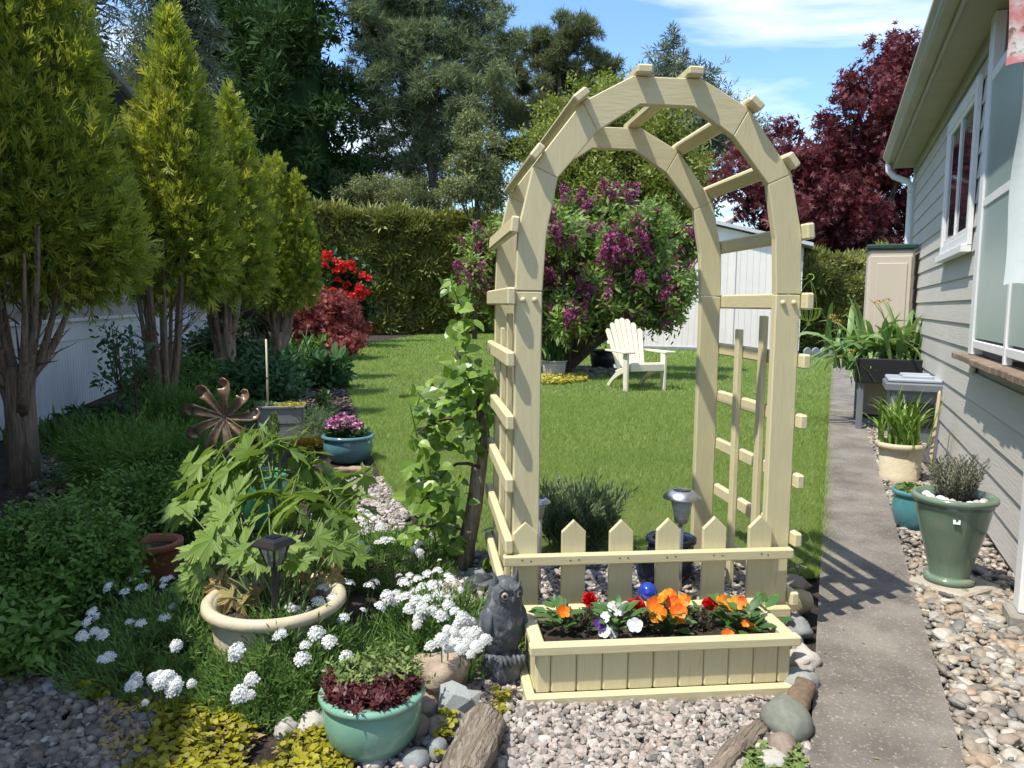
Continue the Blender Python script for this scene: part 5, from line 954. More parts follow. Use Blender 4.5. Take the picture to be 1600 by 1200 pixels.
cover('golden_creeper_sprig', 'yellow sedum sprigs growing up beside the driftwood log', gpoly([(690, 1130), (712, 1128), (700, 1195), (676, 1200)]), 220, T_round, F_jenny, 0.016, 0.03)
cover('leaf_litter', 'dry brown leaf litter under the golden creeper', gpoly([(150, 1045), (400, 1090), (540, 1090), (590, 1240), (180, 1250)]), 4200, T_dia, F_dead, 0.03, 0.002)
cover('moss_sedum', 'bright green mossy sedum at the bottom edge by the path', gpoly([(1165, 1196), (1200, 1180), (1250, 1190), (1262, 1230), (1160, 1240)]), 900, T_round, F_sedum, 0.014, 0.02)
cover('gravel_weeds', 'small yellow green weeds in the gravel by the owl', gpoly([(770, 1090), (800, 1090), (795, 1135), (772, 1130)]), 110, T_round, F_jenny, 0.014, 0.02)
# ================================================================== shrubs of the shaded bed
def shrub(name, label, px, py, wpx, hpx, T0, size, n, mat, cat='shrub', grp=None, dens=14, stem=True, up=0.5, squash=0.9, depth=0.8, inner=0.2, flat=0.5):
    b = G(px, py); k_ = b.y / 1202; W_ = wpx * k_ / 2; H_ = hpx * k_; cents, rads = [], []
    for i in range(dens):
        a = rnd.random() * 6.28; q = math.sqrt(rnd.random()); z = H_ * (0.35 + 0.5 * rnd.random()) * (1 - 0.35 * q); cents.append((math.cos(a) * q * W_ * 0.75, math.sin(a) * q * W_ * depth * 0.75, z)); rads.append(min(W_, H_) * rnd.uniform(0.26, 0.42))
    wood = limbs((0, 0, 0), cents[:10], 0.012, 0.004, 0.4, 5, 4) if stem else None
    cc = [cloud(cents, rads, n, T0, size, 0.6, up, 0.5, flat, inner, squash=squash)]; cc[0][0][:, 2] = np.maximum(cc[0][0][:, 2], 0.004)
    return plant(name, label, cat, b, cc, mat, wood, M_twig, grp, 0, 'foliage', 'stem')
shrub('leafy_shrub', 'sprawling shaded shrub with small rounded leaves at the left edge of the photo', 70, 985, 330, 215, T_twig, 0.082, 3600, F_shade, dens=22)
shrub('leafy_shrub', 'small leaved shrub in dappled shade behind the terracotta pot', 235, 850, 200, 120, T_twig, 0.085, 1800, F_shade, dens=14)
shrub('leafy_shrub', 'low leafy shrub in front of the dark soil, below the left shrub', 30, 1050, 150, 110, T_twig2, 0.085, 700, F_shade, dens=12)
shrub('feathery_shrub', 'feathery green shrub in the shade left of the metal pinwheel', 215, 770, 260, 95, T_lav, 0.16, 2600, F_shade, dens=20)
shrub('feathery_shrub', 'feathery green shrub behind the pinwheel and below the stakes', 300, 690, 200, 75, T_lav, 0.17, 1800, F_shade, dens=18)
shrub('feathery_shrub', 'yellow green low shrub at the foot of the pointed cedar', 290, 640, 150, 80, T_ltwig, 0.16, 1200, F_shade, dens=14)
shrub('perennial_clump', 'round dark green perennial behind the grey planter pole', 405, 645, 130, 95, T_ltwig, 0.17, 1500, F_deep, 'perennial', dens=12)
shrub('perennial_clump', 'dark green broad leaved perennial at the lawn edge beside the mulch', 492, 606, 110, 55, T_oval, 0.15, 1500, F_deep, 'perennial', dens=12)
shrub('perennial_clump', 'bright green perennial clump behind the strap leaved clump', 505, 562, 60, 36, T_oval, 0.14, 700, F_shade, 'perennial', dens=8)
shrub('perennial_clump', 'small dark perennial in the mulch behind the pink pot', 500, 670, 46, 34, T_ltwig, 0.07, 260, F_deep, 'perennial', dens=6)
shrub('perennial_clump', 'small light green perennial sprouting from the mulch near the lawn', 506, 640, 30, 26, T_oval, 0.08, 120, F_sedum, 'perennial', dens=4)
shrub('perennial_clump', 'dull green low perennial between the grey planter and the pink pot', 492, 690, 56, 40, T_lav, 0.10, 300, F_lavender, 'perennial', dens=6)
shrub('golden_sedum', 'orange yellow low sedum at the foot of the grey planter', 480, 706, 76, 26, T_round, 0.035, 700, varmat('orange_sedum_leaf', [(0.36, 0.20, 0.03), (0.45, 0.33, 0.05), (0.50, 0.42, 0.10)], 0.5, 0.2), 'sedum', dens=10, stem=False)
shrub('leafy_shrub', 'dark shrub at the foot of the house beyond the middle cedar', 350, 590, 110, 80, T_ltwig, 0.2, 1000, F_deep, dens=10)
shrub('leafy_shrub', 'dim low shrub along the skirting behind the saplings', 170, 690, 120, 36, T_ltwig, 0.15, 900, F_deep, dens=10)
def strap(name, label, px, py, n, L0_, wid, mat, arch_=0.9, cat='plant', base=None, spread=0.05, lift=1.0, grp=None, parts=False, down=0.0):
    b = base if base is not None else G(px, py); t_ = thing(name, label, cat, b, 0, grp); ch = []
    for i in range(n):
        a = rnd.random() * 6.28; L_ = L0_ * rnd.uniform(0.6, 1.1); o = np.array([math.cos(a), math.sin(a), 0]); e = rnd.uniform(0.15, arch_); m = 7
        t = np.linspace(0, 1, m); r_ = L_ * (0.15 * t + e * 0.75 * t ** 2); z = L_ * lift * (t * (1.05 - 0.45 * e) - (0.55 * e + down * e) * t ** 3)
        c = np.array([rnd.gauss(0, spread), rnd.gauss(0, spread), 0]) + o * r_[:, None] + np.array([0, 0, 1]) * z[:, None]; s = np.array([-o[1], o[0], 0]); w = wid * np.interp(t, [0, 0.3, 0.75, 1], [0.6, 1, 0.75, 0.02]); tw = rnd.uniform(-0.5, 0.5)
        s = s * math.cos(tw) + np.array([0, 0, 1]) * math.sin(tw)
        V = np.empty((m * 3, 3)); V[0::3] = c - s * w[:, None]; V[1::3] = c + o * (w * -0.25)[:, None]; V[2::3] = c + s * w[:, None]; F = []
        for j in range(m - 1):
            for q in (0, 1): F.append((j * 3 + q, j * 3 + q + 1, j * 3 + q + 4, j * 3 + q + 3))
        if parts: link('leaf', mesh('leaf', [(V, np.array(F), rnd.random())], mat, True), t_)
        else: ch.append((V, np.array(F), rnd.random()))
    if ch: link('leaves', mesh('leaves', ch, mat, True), t_)
    return t_
strap('daylily_clump', 'arching strap leaved clump in the shade beyond the grey planter', 470, 585, 150, 1.0, 0.014, F_iris, 1.0, spread=0.18)
strap('daylily_clump', 'upright strap leaves beside the shredded cedar trunk', 425, 575, 90, 0.95, 0.014, F_iris, 0.7, spread=0.16)
strap('fern', 'pale green fern at the foot of the white skirting behind the nearest trunk', 95, 705, 60, 0.42, 0.014, F_shade, 0.9, spread=0.12, cat='fern')
strap('fern', 'small fern in the gravel beside the nearest cedar trunk', 60, 690, 40, 0.36, 0.012, F_shade, 0.9, spread=0.1, cat='fern')
# dark saplings against the skirting
for (px, py, hp, lab) in ((186, 655, 152, 'thin dark sapling, leftmost of the three in front of the white skirting'), (193, 662, 150, 'thin sapling with the most leaves, middle of the three before the skirting'), (214, 668, 150, 'thin dark sapling nearest to the pointed cedar trunk')):
    b = G(px, py + 40); k_ = b.y / 1202; H_ = (hp + 40) * k_; cents = [(rnd.uniform(-.12, .12), rnd.uniform(-.12, .12), H_ * q) for q in (0.55, 0.65, 0.75, 0.85, 0.95)]
    plant('sapling', lab, 'sapling', b, [cloud(cents, 0.12, 130, T_oval, 0.05, 0.5, 0.2, 0.6, 0.5, 0.1)], F_deep, [tube([(0, 0, 0), (0.01, 0.01, H_ * 0.5), (-0.02, 0, H_)], [0.010, 0.008, 0.003], 6)] + limbs((0, 0, H_ * 0.5), cents, 0.005, 0.002, 0.4, 4, 4), M_twig, 'saplings before the white skirting')
# terracotta pot in the shade, teal pot behind the big plant, white pot
p = G(228, 915); pot('terracotta pot half hidden in the shaded candytuft', (p.x, p.y + 0.08, 0), 0.115, 0.17, [(0.7, 0), (0.95, 0.8), (0.97, 0.99)], M_terra, [(0.95, 0.80), (1.04, 0.82), (1.06, 0.99), (0.95, 1.0)], soilz=0.8)
p = G(398, 830); pot('jade green glazed pot behind the stems of the big lobed plant', (p.x, p.y + 0.1, 0), 0.145, 0.29, [(0.6, 0), (0.8, 0.2), (0.95, 0.6), (0.97, 1.0)], glaze('jade_glaze', (0.06, 0.24, 0.12), (0.09, 0.30, 0.16)), [(0.95, 0.93), (1.03, 0.95), (1.03, 1.0), (0.95, 1.01)], soilz=0.85)
p = G(515, 800); pot('small white pot behind the right hand leaves of the big plant', (p.x, p.y + 0.1, 0), 0.10, 0.13, [(0.75, 0), (0.9, 0.5), (0.97, 1.0)], M_white, [(0.96, 0.9), (1.05, 0.92), (1.05, 1.0), (0.96, 1.01)], soilz=0.85)
# blue pot with pink pelargonium
p = G(540, 724); pb = Vector((p.x, p.y + 0.1, 0)); k_ = pb.y / 1202
pot('blue green glazed bowl of pink pelargonium at the lawn edge', pb, 40 * k_, 42 * k_, [(0.62, 0), (0.85, 0.2), (0.98, 0.55), (0.93, 0.8), (0.90, 0.88), (0.98, 1.0)], M_gl_blue, [(0.90, 0.86), (1.02, 0.88), (1.05, 0.96), (0.98, 1.02), (0.88, 1.0)], soilz=0.85)
pel = thing('pelargonium', 'pink and magenta pelargonium in the blue green bowl', 'flower', pb + Vector((0, 0, 36 * k_)))
link('leaves', mesh('leaves', [cloud([(0, 0, 0.04), (0.06, 0, 0.03), (-0.06, 0, 0.03)], 0.085, 260, T_round, 0.05, 0.7, 0.4, 0.4, 0.5, 0.3, squash=0.7)], F_deep), pel)
fm_ = [mesh('flower', [ball(16, 60 + s)], F_pinkp) for s in range(3)]
for (px, py) in [(516, 662), (524, 656), (532, 653), (540, 652), (548, 655), (556, 660), (522, 666), (534, 664), (545, 664), (553, 667), (538, 671), (546, 672), (530, 660), (560, 665), (514, 668)]:
    q = A(px, py, pb.y - 0.04 - 0.04 * rnd.random()) - pb - Vector((0, 0, 36 * k_)); link('flower', fm_[rnd.randrange(3)], pel, q, (rnd.gauss(0.5, .2), rnd.gauss(0, .3), rnd.random() * 6), rnd.uniform(0.042, 0.055))
# grey planter box with pole and yellow sedum
p = G(432, 690); gpb = Vector((p.x, p.y + 0.16, 0)); k_ = gpb.y / 1202; gw = 70 * k_; gh = 54 * k_
gpl = thing('grey_planter', 'rectangular grey planter with yellow sedum and a thin pole', 'planter', gpb, 0.25)
M_gp = pbr('grey_planter_resin', (0.22, 0.215, 0.20), (0.27, 0.265, 0.245), 5, 0.6, 0.1, 40)
for s in (-1, 1):
    board('side', gpl, (0.02, 0.30, gh), (s * (gw / 2 - 0.01), 0, gh / 2), None, M_gp, 0.005); board('side', gpl, (gw - 0.042, 0.02, gh * 0.48), (0, s * 0.14, gh * 0.25), None, M_gp, 0.004); board('side', gpl, (gw - 0.042, 0.026, gh * 0.50), (0, s * 0.142, gh * 0.75), None, M_gp, 0.004)
board('soil', gpl, (gw - 0.05, 0.25, 0.02), (0, 0, gh - 0.04), None, M_soil, 0)
board('rim', gpl, (gw + 0.01, 0.03, 0.02), (0, -0.15, gh - 0.006), None, M_gp, 0.003)
pl_ = A(418, 636, gpb.y); pole = thing('thin_pole', 'thin pale bamboo cane standing in the grey planter', 'cane', (pl_.x, pl_.y, 0.2)); zt_ = A(418, 530, gpb.y).z - 0.2
link('shaft', mesh('shaft', [tube([(0, 0, 0), (0.004, 0, zt_ * 0.5), (0, 0, zt_)], [0.010, 0.009, 0.008], 8)], pbr('bamboo', (0.55, 0.47, 0.33), (0.62, 0.55, 0.41), 8, 0.5), True), pole); link('node', mesh('node', [tube([(0.004, 0, zt_ * 0.5 - 0.008), (0.004, 0, zt_ * 0.5 + 0.008)], 0.0115, 8)], M_brown, True), pole)
rosettes('yellow_sedum', 'pale yellow sedum along the right side of the grey planter', 'sedum', gpb + Vector((0.09, -0.02, gh - 0.02)), 0.12, 420, T_round, F_yellow, 0.035, 0.6, 0.8)
rosettes('white_edged_plant', 'grey green tuft at the foot of the thin pole in the grey planter', 'plant', gpb + Vector((-0.14, -0.04, gh - 0.02)), 0.07, 160, T_dia, F_lavender, 0.05, 0.8, 0.6)
# rusty metal pinwheel
pc = A(352, 652, 4.15); pw = thing('garden_pinwheel', 'rusty metal garden pinwheel with curled cupped blades in the shaded bed', 'pinwheel', (pc.x, pc.y, 0))
M_rust = pbr('rusty_copper', (0.27, 0.12, 0.07), (0.20, 0.17, 0.11), 9, 0.42, 0.3, 50, metal=0.5, c3=(0.30, 0.27, 0.20), s3=16, r3=(0.5, 0.68))
link('pole', mesh('pole', [tube([(0, 0.03, -0.05), (0, 0.03, pc.z)], 0.008, 8)], M_darkmetal, True), pw); link('hub', mesh('hub', [xf(lathe([(0.022, 0), (0.024, 0.012), (0.014, 0.026), (0.001, 0.03)], 16), Matrix.Translation((0, 0.02, pc.z)) @ Matrix.Rotation(R(90), 4, 'X'))], M_rust, True), pw)
def blade_mesh():
    t = np.linspace(0, 1, 12); cl = np.column_stack([0.09 * np.sin(t * 2.3), -0.035 * np.sin(t * 3.1) - 0.012, 0.158 * np.sin(t * 1.75)]); w = np.interp(t, [0, 0.15, 0.6, 0.85, 1], [0.010, 0.018, 0.035, 0.038, 0.012]); V = []; tg = nrm(np.gradient(cl, axis=0))
    for i in range(12):
        s = nrm(np.cross(tg[i], [0, 1, 0])); n2 = np.cross(s, tg[i])
        for q in np.linspace(-1, 1, 5): V.append(cl[i] + s * w[i] * q + n2 * (w[i] * 0.55 * (1 - q * q)))
    V = np.array(V); V2 = V + np.array([0, 0.003, 0]); F = []
    for i in range(11):
        for j in range(4): a = i * 5 + j; F.append((a, a + 1, a + 6, a + 5)); F.append((a + 60, a + 65, a + 66, a + 61))
    for i in range(11): F.append((i * 5, i * 5 + 5, i * 5 + 65, i * 5 + 60)); F.append((i * 5 + 4, i * 5 + 64, i * 5 + 69, i * 5 + 9))
    return mesh('blade', [(np.concatenate([V, V2]), np.array(F))], M_rust, True)
bl = blade_mesh()
for i in range(9): link('blade', bl, pw, (0, 0, pc.z), (0, i * 2 * math.pi / 9 + 0.2, 0), rnd.uniform(0.88, 1.06))
# ================================================================== flowers in the planter box
def pface(s, curl=0.25):
    r = np.random.default_rng(s); ch = []
    for a, l, w in ((0.0, 0.95, 0.55), (1.25, 1.0, 0.60), (-1.25, 1.0, 0.60), (2.45, 0.95, 0.55), (-2.45, 0.95, 0.55)):
        V = []
        for u in np.linspace(0, 1, 5):
            for v in np.linspace(-1, 1, 5):
                ww = w * math.sin(min(1, u * 1.15 + 0.12) * 2.1) * 0.9; x = v * ww; y = u * l * (1 - 0.18 * v * v); z = curl * u * u * (0.5 + r.normal() * 0.15) + 0.07 * math.sin(v * 5 + a) * u
                ca, sa = math.cos(a), math.sin(a); V.append((x * ca + y * sa, -x * sa + y * ca, z))
        F = [(i * 5 + j, i * 5 + j + 1, i * 5 + j + 6, i * 5 + j + 5) for i in range(4) for j in range(4)]
        ch.append((V, np.array(F), float(np.clip(0.5 + r.normal() * 0.3, 0, 1))))
    return ch
PFo = [mesh('flower', pface(s, 0.35), F_orange, True) for s in (1, 2, 3)]; PFw = [mesh('flower', pface(s, 0.3), F_white, True) for s in (4, 5)]; PFv = [mesh('flower', pface(s, 0.3), F_violet, True) for s in (6,)]
CAR = [mesh('flower', [scatter(T([(0, 0, 0), (-0.4, 0.7, 0.1), (-0.15, 1, -0.05), (0.15, 0.93, 0.1), (0.4, 0.75, 0)], [(0, 2, 1), (0, 3, 2), (0, 4, 3)]), np.zeros((64, 3)), (lambda d: np.column_stack([d[:, 0], d[:, 1], np.abs(d[:, 2]) * 0.9 + 0.05]))(np.random.default_rng(s).normal(size=(64, 3))), np.random.default_rng(s + 5).normal(size=(64, 3)), np.random.default_rng(s).uniform(0.7, 1.05, 64))], F_red) for s in (1, 2)]
pleaf = [mesh('leaf', [(lambda V, F: (V, F, v))(*T_oval)], F_pansy, True) for v in (0.15, 0.5, 0.9)]
Mp = plan.matrix_basis
PA = math.atan2(0.09, 0.82)
def bedplant(name, label, px, py, flowers, leaves, cat='flower', leafs=0.045, grp=None):
    """px, py: where its leaves stand in the planter"""
    b = G(px, py, 0.155); t_ = thing(name, label, cat, b, 0, grp); st = []
    for (x, y, yy, kind, s_) in flowers:
        p = A(x, y, b.y + yy) - b; me = {'o': PFo, 'w': PFw, 'v': PFv, 'r': CAR}[kind]; s_ = s_ * (0.80 if kind == 'o' else 1.25 if kind == 'r' else 1.0); me = me[rnd.randrange(len(me))]
        nv = Vector((rnd.gauss(-0.15, .35), rnd.gauss(-0.75, .25), 0.55 if kind != 'r' else 0.9)).normalized(); link('flower', me, t_, p, nv.to_track_quat('Z', 'Y').to_euler(), s_)
        st.append(tube(bez((rnd.gauss(0, .012), rnd.gauss(0, .012), -0.02), (p.x * 0.5, p.y * 0.5, max(0.02, p.z * 0.8)), p + Vector((0, 0.006, -0.004)), 5), 0.0016, 4, False))
    for i in range(int(leaves * 1.5)):
        a = rnd.random() * 6.28; rr = rnd.uniform(0.008, 0.045); z = rnd.uniform(0.004, 0.070); y = Vector((math.cos(a), math.sin(a), rnd.uniform(0.0, 0.9))).normalized(); n_ = Vector((-math.cos(a) * 0.5, -math.sin(a) * 0.5 - 0.3, 1)); x = y.cross(n_).normalized(); zz = x.cross(y)
        link('leaf', pleaf[rnd.randrange(3)], t_, (math.cos(a) * rr, math.sin(a) * rr, z), Matrix((x, y, zz)).transposed().to_euler(), leafs * 1.25 * rnd.uniform(0.75, 1.25))
    if st: link('stems', mesh('stems', st, F_pansy), t_)
    return t_
bedplant('pansy', 'pansy with one orange bloom at the left end of the planter', 872, 985, [(880, 956, -0.02, 'o', 0.030)], 17)
bedplant('carnation', 'single red carnation bloom left of the white pansy', 921, 968, [(922, 938, 0.0, 'r', 0.024)], 4, leafs=0.03)
bedplant('pansy', 'white pansy with a dark violet bloom in the left half of the planter', 962, 985, [(938, 975, -0.04, 'v', 0.022), (946, 966, -0.03, 'w', 0.024), (945, 986, -0.05, 'w', 0.024), (957, 988, -0.05, 'w', 0.022), (992, 977, -0.04, 'w', 0.026), (958, 948, 0.03, 'w', 0.020), (978, 948, 0.03, 'w', 0.020), (966, 953, 0.02, 'w', 0.022)], 24)
bedplant('carnation', 'red carnation bloom beside the blue glass ball', 1003, 975, [(995, 948, 0.0, 'r', 0.027)], 4, leafs=0.03)
bedplant('pansy', 'largest pansy clump with many orange blooms in the middle of the planter', 1045, 985, [(1022, 945, 0.0, 'o', 0.034), (1030, 958, -0.02, 'o', 0.036), (1036, 934, 0.01, 'o', 0.032), (1052, 942, 0.0, 'o', 0.032), (1060, 956, -0.03, 'o', 0.036), (1046, 930, 0.02, 'o', 0.030), (1068, 938, 0.01, 'o', 0.030), (1024, 966, -0.02, 'o', 0.026), (1063, 966, -0.03, 'o', 0.026)], 24)
bedplant('carnation', 'red carnation bloom right of the big orange pansies', 1105, 972, [(1109, 948, 0.0, 'r', 0.026)], 4, leafs=0.03)
bedplant('pansy', 'pansy with an upright orange bloom toward the right of the planter', 1145, 980, [(1148, 945, -0.01, 'o', 0.036), (1128, 938, 0.02, 'o', 0.026), (1158, 940, 0.0, 'o', 0.026)], 20)
bedplant('pansy', 'pansy with orange blooms drooping over the right front rim of the planter', 1160, 990, [(1137, 992, -0.075, 'o', 0.026), (1165, 974, -0.03, 'o', 0.018), (1174, 979, -0.03, 'o', 0.016)], 16)
bedplant('seedling', 'round leaved green seedling at the right end of the planter', 1190, 976, [], 5, 'plant', leafs=0.05)
for (px, py, lab) in ((903, 985, 'dark wilted foliage clump left of the white pansy'), (1092, 980, 'dark wilted foliage clump right of the orange pansies'), (1010, 985, 'dark wilted foliage clump under the blue glass ball')):
    t_ = thing('wilted_clump', lab, 'plant', G(px, py, 0.155)); link('foliage', mesh('foliage', [cloud([(0, 0, 0.02), (0.02, 0, 0.03), (-0.02, 0.01, 0.02)], 0.035, 260, T_dia, 0.018, 0.6, 0.3, 0.8, 0.2, 0.2)], varmat('dark_wilted_leaf', [(0.03, 0.025, 0.014), (0.06, 0.05, 0.03), (0.09, 0.08, 0.045)], 0.7, 0.1)), t_)
# ================================================================== owl
op = G(785, 1078); OS = 180 / 1202 * op.y * 0.97 / 0.36                       # built 0.36 high
owl = thing('owl_statue', 'dark grey weathered owl statue perched on a stump beside the planter', 'statue', (op.x, op.y + 0.07, 0), R(28)); owl.scale = (OS, OS, OS * 1.08)
M_owl = pbr('grey_resin', (0.060, 0.068, 0.078), (0.105, 0.115, 0.125), 9, 0.72, 0.7, 55, stretch=(1, 1, 0.6), c3=(0.24, 0.245, 0.25), s3=34, r3=(0.54, 0.70), bdist=0.010)
def rings(rows, seg=28, amp=0.0, fn=None):
    V = []
    for (z, cx, cy, rx, ry) in rows:
        for q in range(seg):
            a = q / seg * 6.2832; f = 1 + (fn(a, z) if fn else 0); V.append((cx + rx * math.cos(a) * f, cy + ry * math.sin(a) * f, z))
    k = len(rows); F = [(i * seg + j, i * seg + (j + 1) % seg, (i + 1) * seg + (j + 1) % seg, (i + 1) * seg + j) for i in range(k - 1) for j in range(seg)]
    V += [(rows[0][1], rows[0][2], rows[0][0]), (rows[-1][1], rows[-1][2], rows[-1][0])]; c0, c1 = k * seg, k * seg + 1
    Fc = [(c0, (j + 1) % seg, j) for j in range(seg)] + [(c1, (k - 1) * seg + j, (k - 1) * seg + (j + 1) % seg) for j in range(seg)]
    return (np.array(V), [np.array(F), np.array(Fc)], None)
def interp_rows(keys, n=34):
    keys = np.array(keys); z = np.linspace(keys[0, 0], keys[-1, 0], n); return [(zz,) + tuple(np.interp(zz, keys[:, 0], keys[:, i]) for i in range(1, 5)) for zz in z]
def sm(keys, n=34):
    r = np.array(interp_rows(keys, n))
    for _ in range(2): r[1:-1, 1:] = (r[:-2, 1:] + 2 * r[1:-1, 1:] + r[2:, 1:]) / 4
    return [tuple(x) for x in r]
stump = sm([(0, 0, 0, 0.060, 0.055), (0.02, 0, 0, 0.070, 0.064), (0.07, 0, 0, 0.070, 0.064), (0.095, 0, 0, 0.062, 0.058), (0.10, 0, 0, 0.045, 0.045)], 14)
link('stump', mesh('stump', [rings(stump, 48, 0, lambda a, z: 0.035 * math.sin(a * 17 + z * 30) + 0.02 * math.sin(a * 29))], M_owl, True), owl)
body = sm([(0.045, 0, 0.045, 0.022, 0.020), (0.07, 0, 0.038, 0.045, 0.036), (0.10, 0, 0.018, 0.062, 0.055), (0.15, 0, 0.004, 0.074, 0.066), (0.20, 0, 0.000, 0.076, 0.068), (0.245, 0, -0.002, 0.068, 0.062), (0.27, 0, -0.005, 0.060, 0.058), (0.30, 0, -0.008, 0.058, 0.056), (0.325, 0, -0.006, 0.050, 0.048), (0.338, 0, -0.004, 0.034, 0.034), (0.343, 0, 0, 0.012, 0.012)], 40)
link('body', mesh('body', [rings(body, 44, 0, lambda a, z: 0.020 * math.sin(a * 11 + 40 * math.sin(z * 70)) * (1 if z < 0.25 else 0.3) + 0.012 * math.sin(z * 230 + a * 3))], M_owl, True), owl)
for s in (-1, 1):
    w = sm([(0.055, s * 0.030, 0.055, 0.010, 0.012), (0.09, s * 0.050, 0.036, 0.014, 0.026), (0.15, s * 0.066, 0.012, 0.015, 0.044), (0.20, s * 0.069, 0.002, 0.015, 0.048), (0.235, s * 0.062, -0.004, 0.014, 0.036), (0.25, s * 0.056, -0.006, 0.010, 0.018)], 22)
    link('wing', mesh('wing', [rings(w, 20, 0, lambda a, z: 0.05 * math.sin(z * 150 + a * 2))], M_owl, True), owl)
    e = sm([(0.318, s * 0.034, -0.010, 0.017, 0.016), (0.335, s * 0.038, -0.014, 0.012, 0.011), (0.352, s * 0.042, -0.016, 0.006, 0.006), (0.368, s * 0.044, -0.012, 0.001, 0.001)], 9); link('ear_tuft', mesh('ear_tuft', [rings(e, 12)], M_owl, True), owl)
    dsk = xf(lathe([(0.0245, 0), (0.0255, 0.004), (0.020, 0.008), (0.015, 0.005), (0.0135, 0.002)], 24), Matrix.Translation((s * 0.024, -0.057, 0.300)) @ Matrix.Rotation(s * R(24), 4, 'Z') @ Matrix.Rotation(R(90), 4, 'X')); link('eye_ring', mesh('eye_ring', [dsk], M_owl, True), owl)
    em = Matrix.Translation((s * 0.025, -0.058, 0.300)) @ Matrix.Rotation(s * R(24), 4, 'Z') @ Matrix.Rotation(R(90), 4, 'X')
    ey = link('eye', mesh('eye', [xf(lathe([(0.013, 0), (0.0125, 0.004), (0.009, 0.008), (0.004, 0.0098), (0.0005, 0.010)], 20), em)], pbr('eye_white', (0.34, 0.32, 0.27), None, rough=0.3)  if s < 0 else bpy.data.materials['eye_white'], True), owl)
    link('pupil', mesh('pupil', [xf(lathe([(0.0072, 0.0084), (0.006, 0.0098), (0.003, 0.0108), (0.0004, 0.011)], 16), em)], M_black, True), ey)
    br = tube([(s * 0.004, -0.066, 0.311), (s * 0.020, -0.066, 0.321), (s * 0.040, -0.048, 0.333)], [0.006, 0.007, 0.004], 8); link('brow', mesh('brow', [br], M_owl, True), owl)
    for k in range(3): link('toe', mesh('toe', [tube([(s * 0.026 + (k - 1) * 0.013, -0.052, 0.098), (s * 0.026 + (k - 1) * 0.017, -0.070, 0.092), (s * 0.026 + (k - 1) * 0.018, -0.074, 0.070)], [0.007, 0.0075, 0.003], 8)], M_owl, True), owl)
link('beak', mesh('beak', [tube([(0, -0.060, 0.296), (0, -0.073, 0.286), (0, -0.068, 0.268)], [0.010, 0.008, 0.002], 10)], M_owl, True), owl)
# ================================================================== climbing vine on its old trunk
vb = G(722, 893); vy = vb.y; vth = thing('climbing_vine', 'leafy green climbing vine on an old twisted trunk left of the arch', 'climber', vb)
def vp(px, py, dy=0.0): q = A(px, py, vy + dy); return q - vb
tr = [vp(720, 897), vp(728, 850, .01), vp(742, 790, .02), vp(750, 730, .03), vp(755, 680, .03), vp(752, 640, .03)]
V, F, _ = tube([tuple(p) for p in tr], [0.046, 0.036, 0.034, 0.032, 0.028, 0.022], 16, True, 0.10); V = V + 0.004 * rng.normal(size=V.shape)
link('trunk', mesh('trunk', [(V, F)], M_vtrunk, True), vth)
vst = [tube(bez(vp(755, 650, .02), vp(735, 590, -.02), vp(712, 545, -.02), 7), np.linspace(0.010, 0.005, 7), 6), tube(bez(vp(712, 545, -.02), vp(735, 500, -.02), vp(705, 445, -.02), 8), np.linspace(0.005, 0.002, 8), 5), tube(bez(vp(755, 660, .02), vp(690, 640, -.04), vp(650, 680, -.06), 7), np.linspace(0.010, 0.003, 7), 5), tube(bez(vp(750, 730, .0), vp(690, 700, -.06), vp(668, 800, -.06), 7), np.linspace(0.009, 0.003, 7), 5), tube(bez(vp(735, 830, 0), vp(690, 820, -.04), vp(610, 820, -.1), 7), np.linspace(0.007, 0.002, 7), 5)]
link('stems', mesh('stems', vst, M_twig, True), vth)
vlf = [mesh('leaf', [scatter(T([(0, 0, 0), (-0.30, 0.10, 0.05), (-0.40, 0.38, 0.06), (-0.27, 0.70, 0.03), (0, 1.0, -0.12), (0.27, 0.70, 0.03), (0.40, 0.38, 0.06), (0.30, 0.10, 0.05), (0, 0.45, -0.03)], [(8, 1, 0), (8, 2, 1), (8, 3, 2), (8, 4, 3), (8, 5, 4), (8, 6, 5), (8, 7, 6), (8, 0, 7)]), np.zeros((1, 3)), np.array([[0, 1.0, 0]]), np.array([[0, 0, 1.0]]), 1.0, [v])], F_vine) for v in (0.05, 0.3, 0.5, 0.7, 0.95)]
zones = [(705, 445, 14, 8, 9), (722, 470, 16, 12, 7), (722, 510, 22, 22, 16), (722, 560, 24, 14, 8), (735, 590, 38, 22, 30), (700, 600, 30, 18, 16), (685, 645, 42, 24, 34), (740, 640, 26, 30, 26), (675, 690, 34, 26, 26), (735, 690, 20, 24, 14), (670, 740, 32, 28, 26), (700, 775, 34, 30, 26), (685, 820, 40, 22, 26), (620, 835, 40, 14, 14), (760, 610, 14, 34, 14), (650, 620, 14, 14, 5), (715, 850, 26, 16, 10), (775, 830, 12, 12, 5), (770, 870, 10, 10, 4), (660, 770, 30, 20, 12)]
for (cx, cy, rx, ry, n) in zones:
    for i in range(int(n * 1.2)):
        a = rnd.random() * 6.28; q = math.sqrt(rnd.random()); p = vp(cx + math.cos(a) * q * rx, cy + math.sin(a) * q * ry, rnd.uniform(-0.16, 0.10))
        y = Vector((rnd.gauss(0, .6), rnd.gauss(-.35, .4), rnd.gauss(-0.25, .45))).normalized(); n_ = Vector((rnd.gauss(-.15, .4), rnd.gauss(-.45, .4), 0.75)); x = y.cross(n_).normalized(); zz = x.cross(y)
        link('leaf', vlf[rnd.randrange(5)], vth, p, Matrix((x, y, zz)).transposed().to_euler(), rnd.uniform(0.044, 0.082))
ub = A(640, 620, vy); n_ = 150; a = rng.random(n_) * 6.28; q = np.sqrt(rng.random(n_)) * 0.038
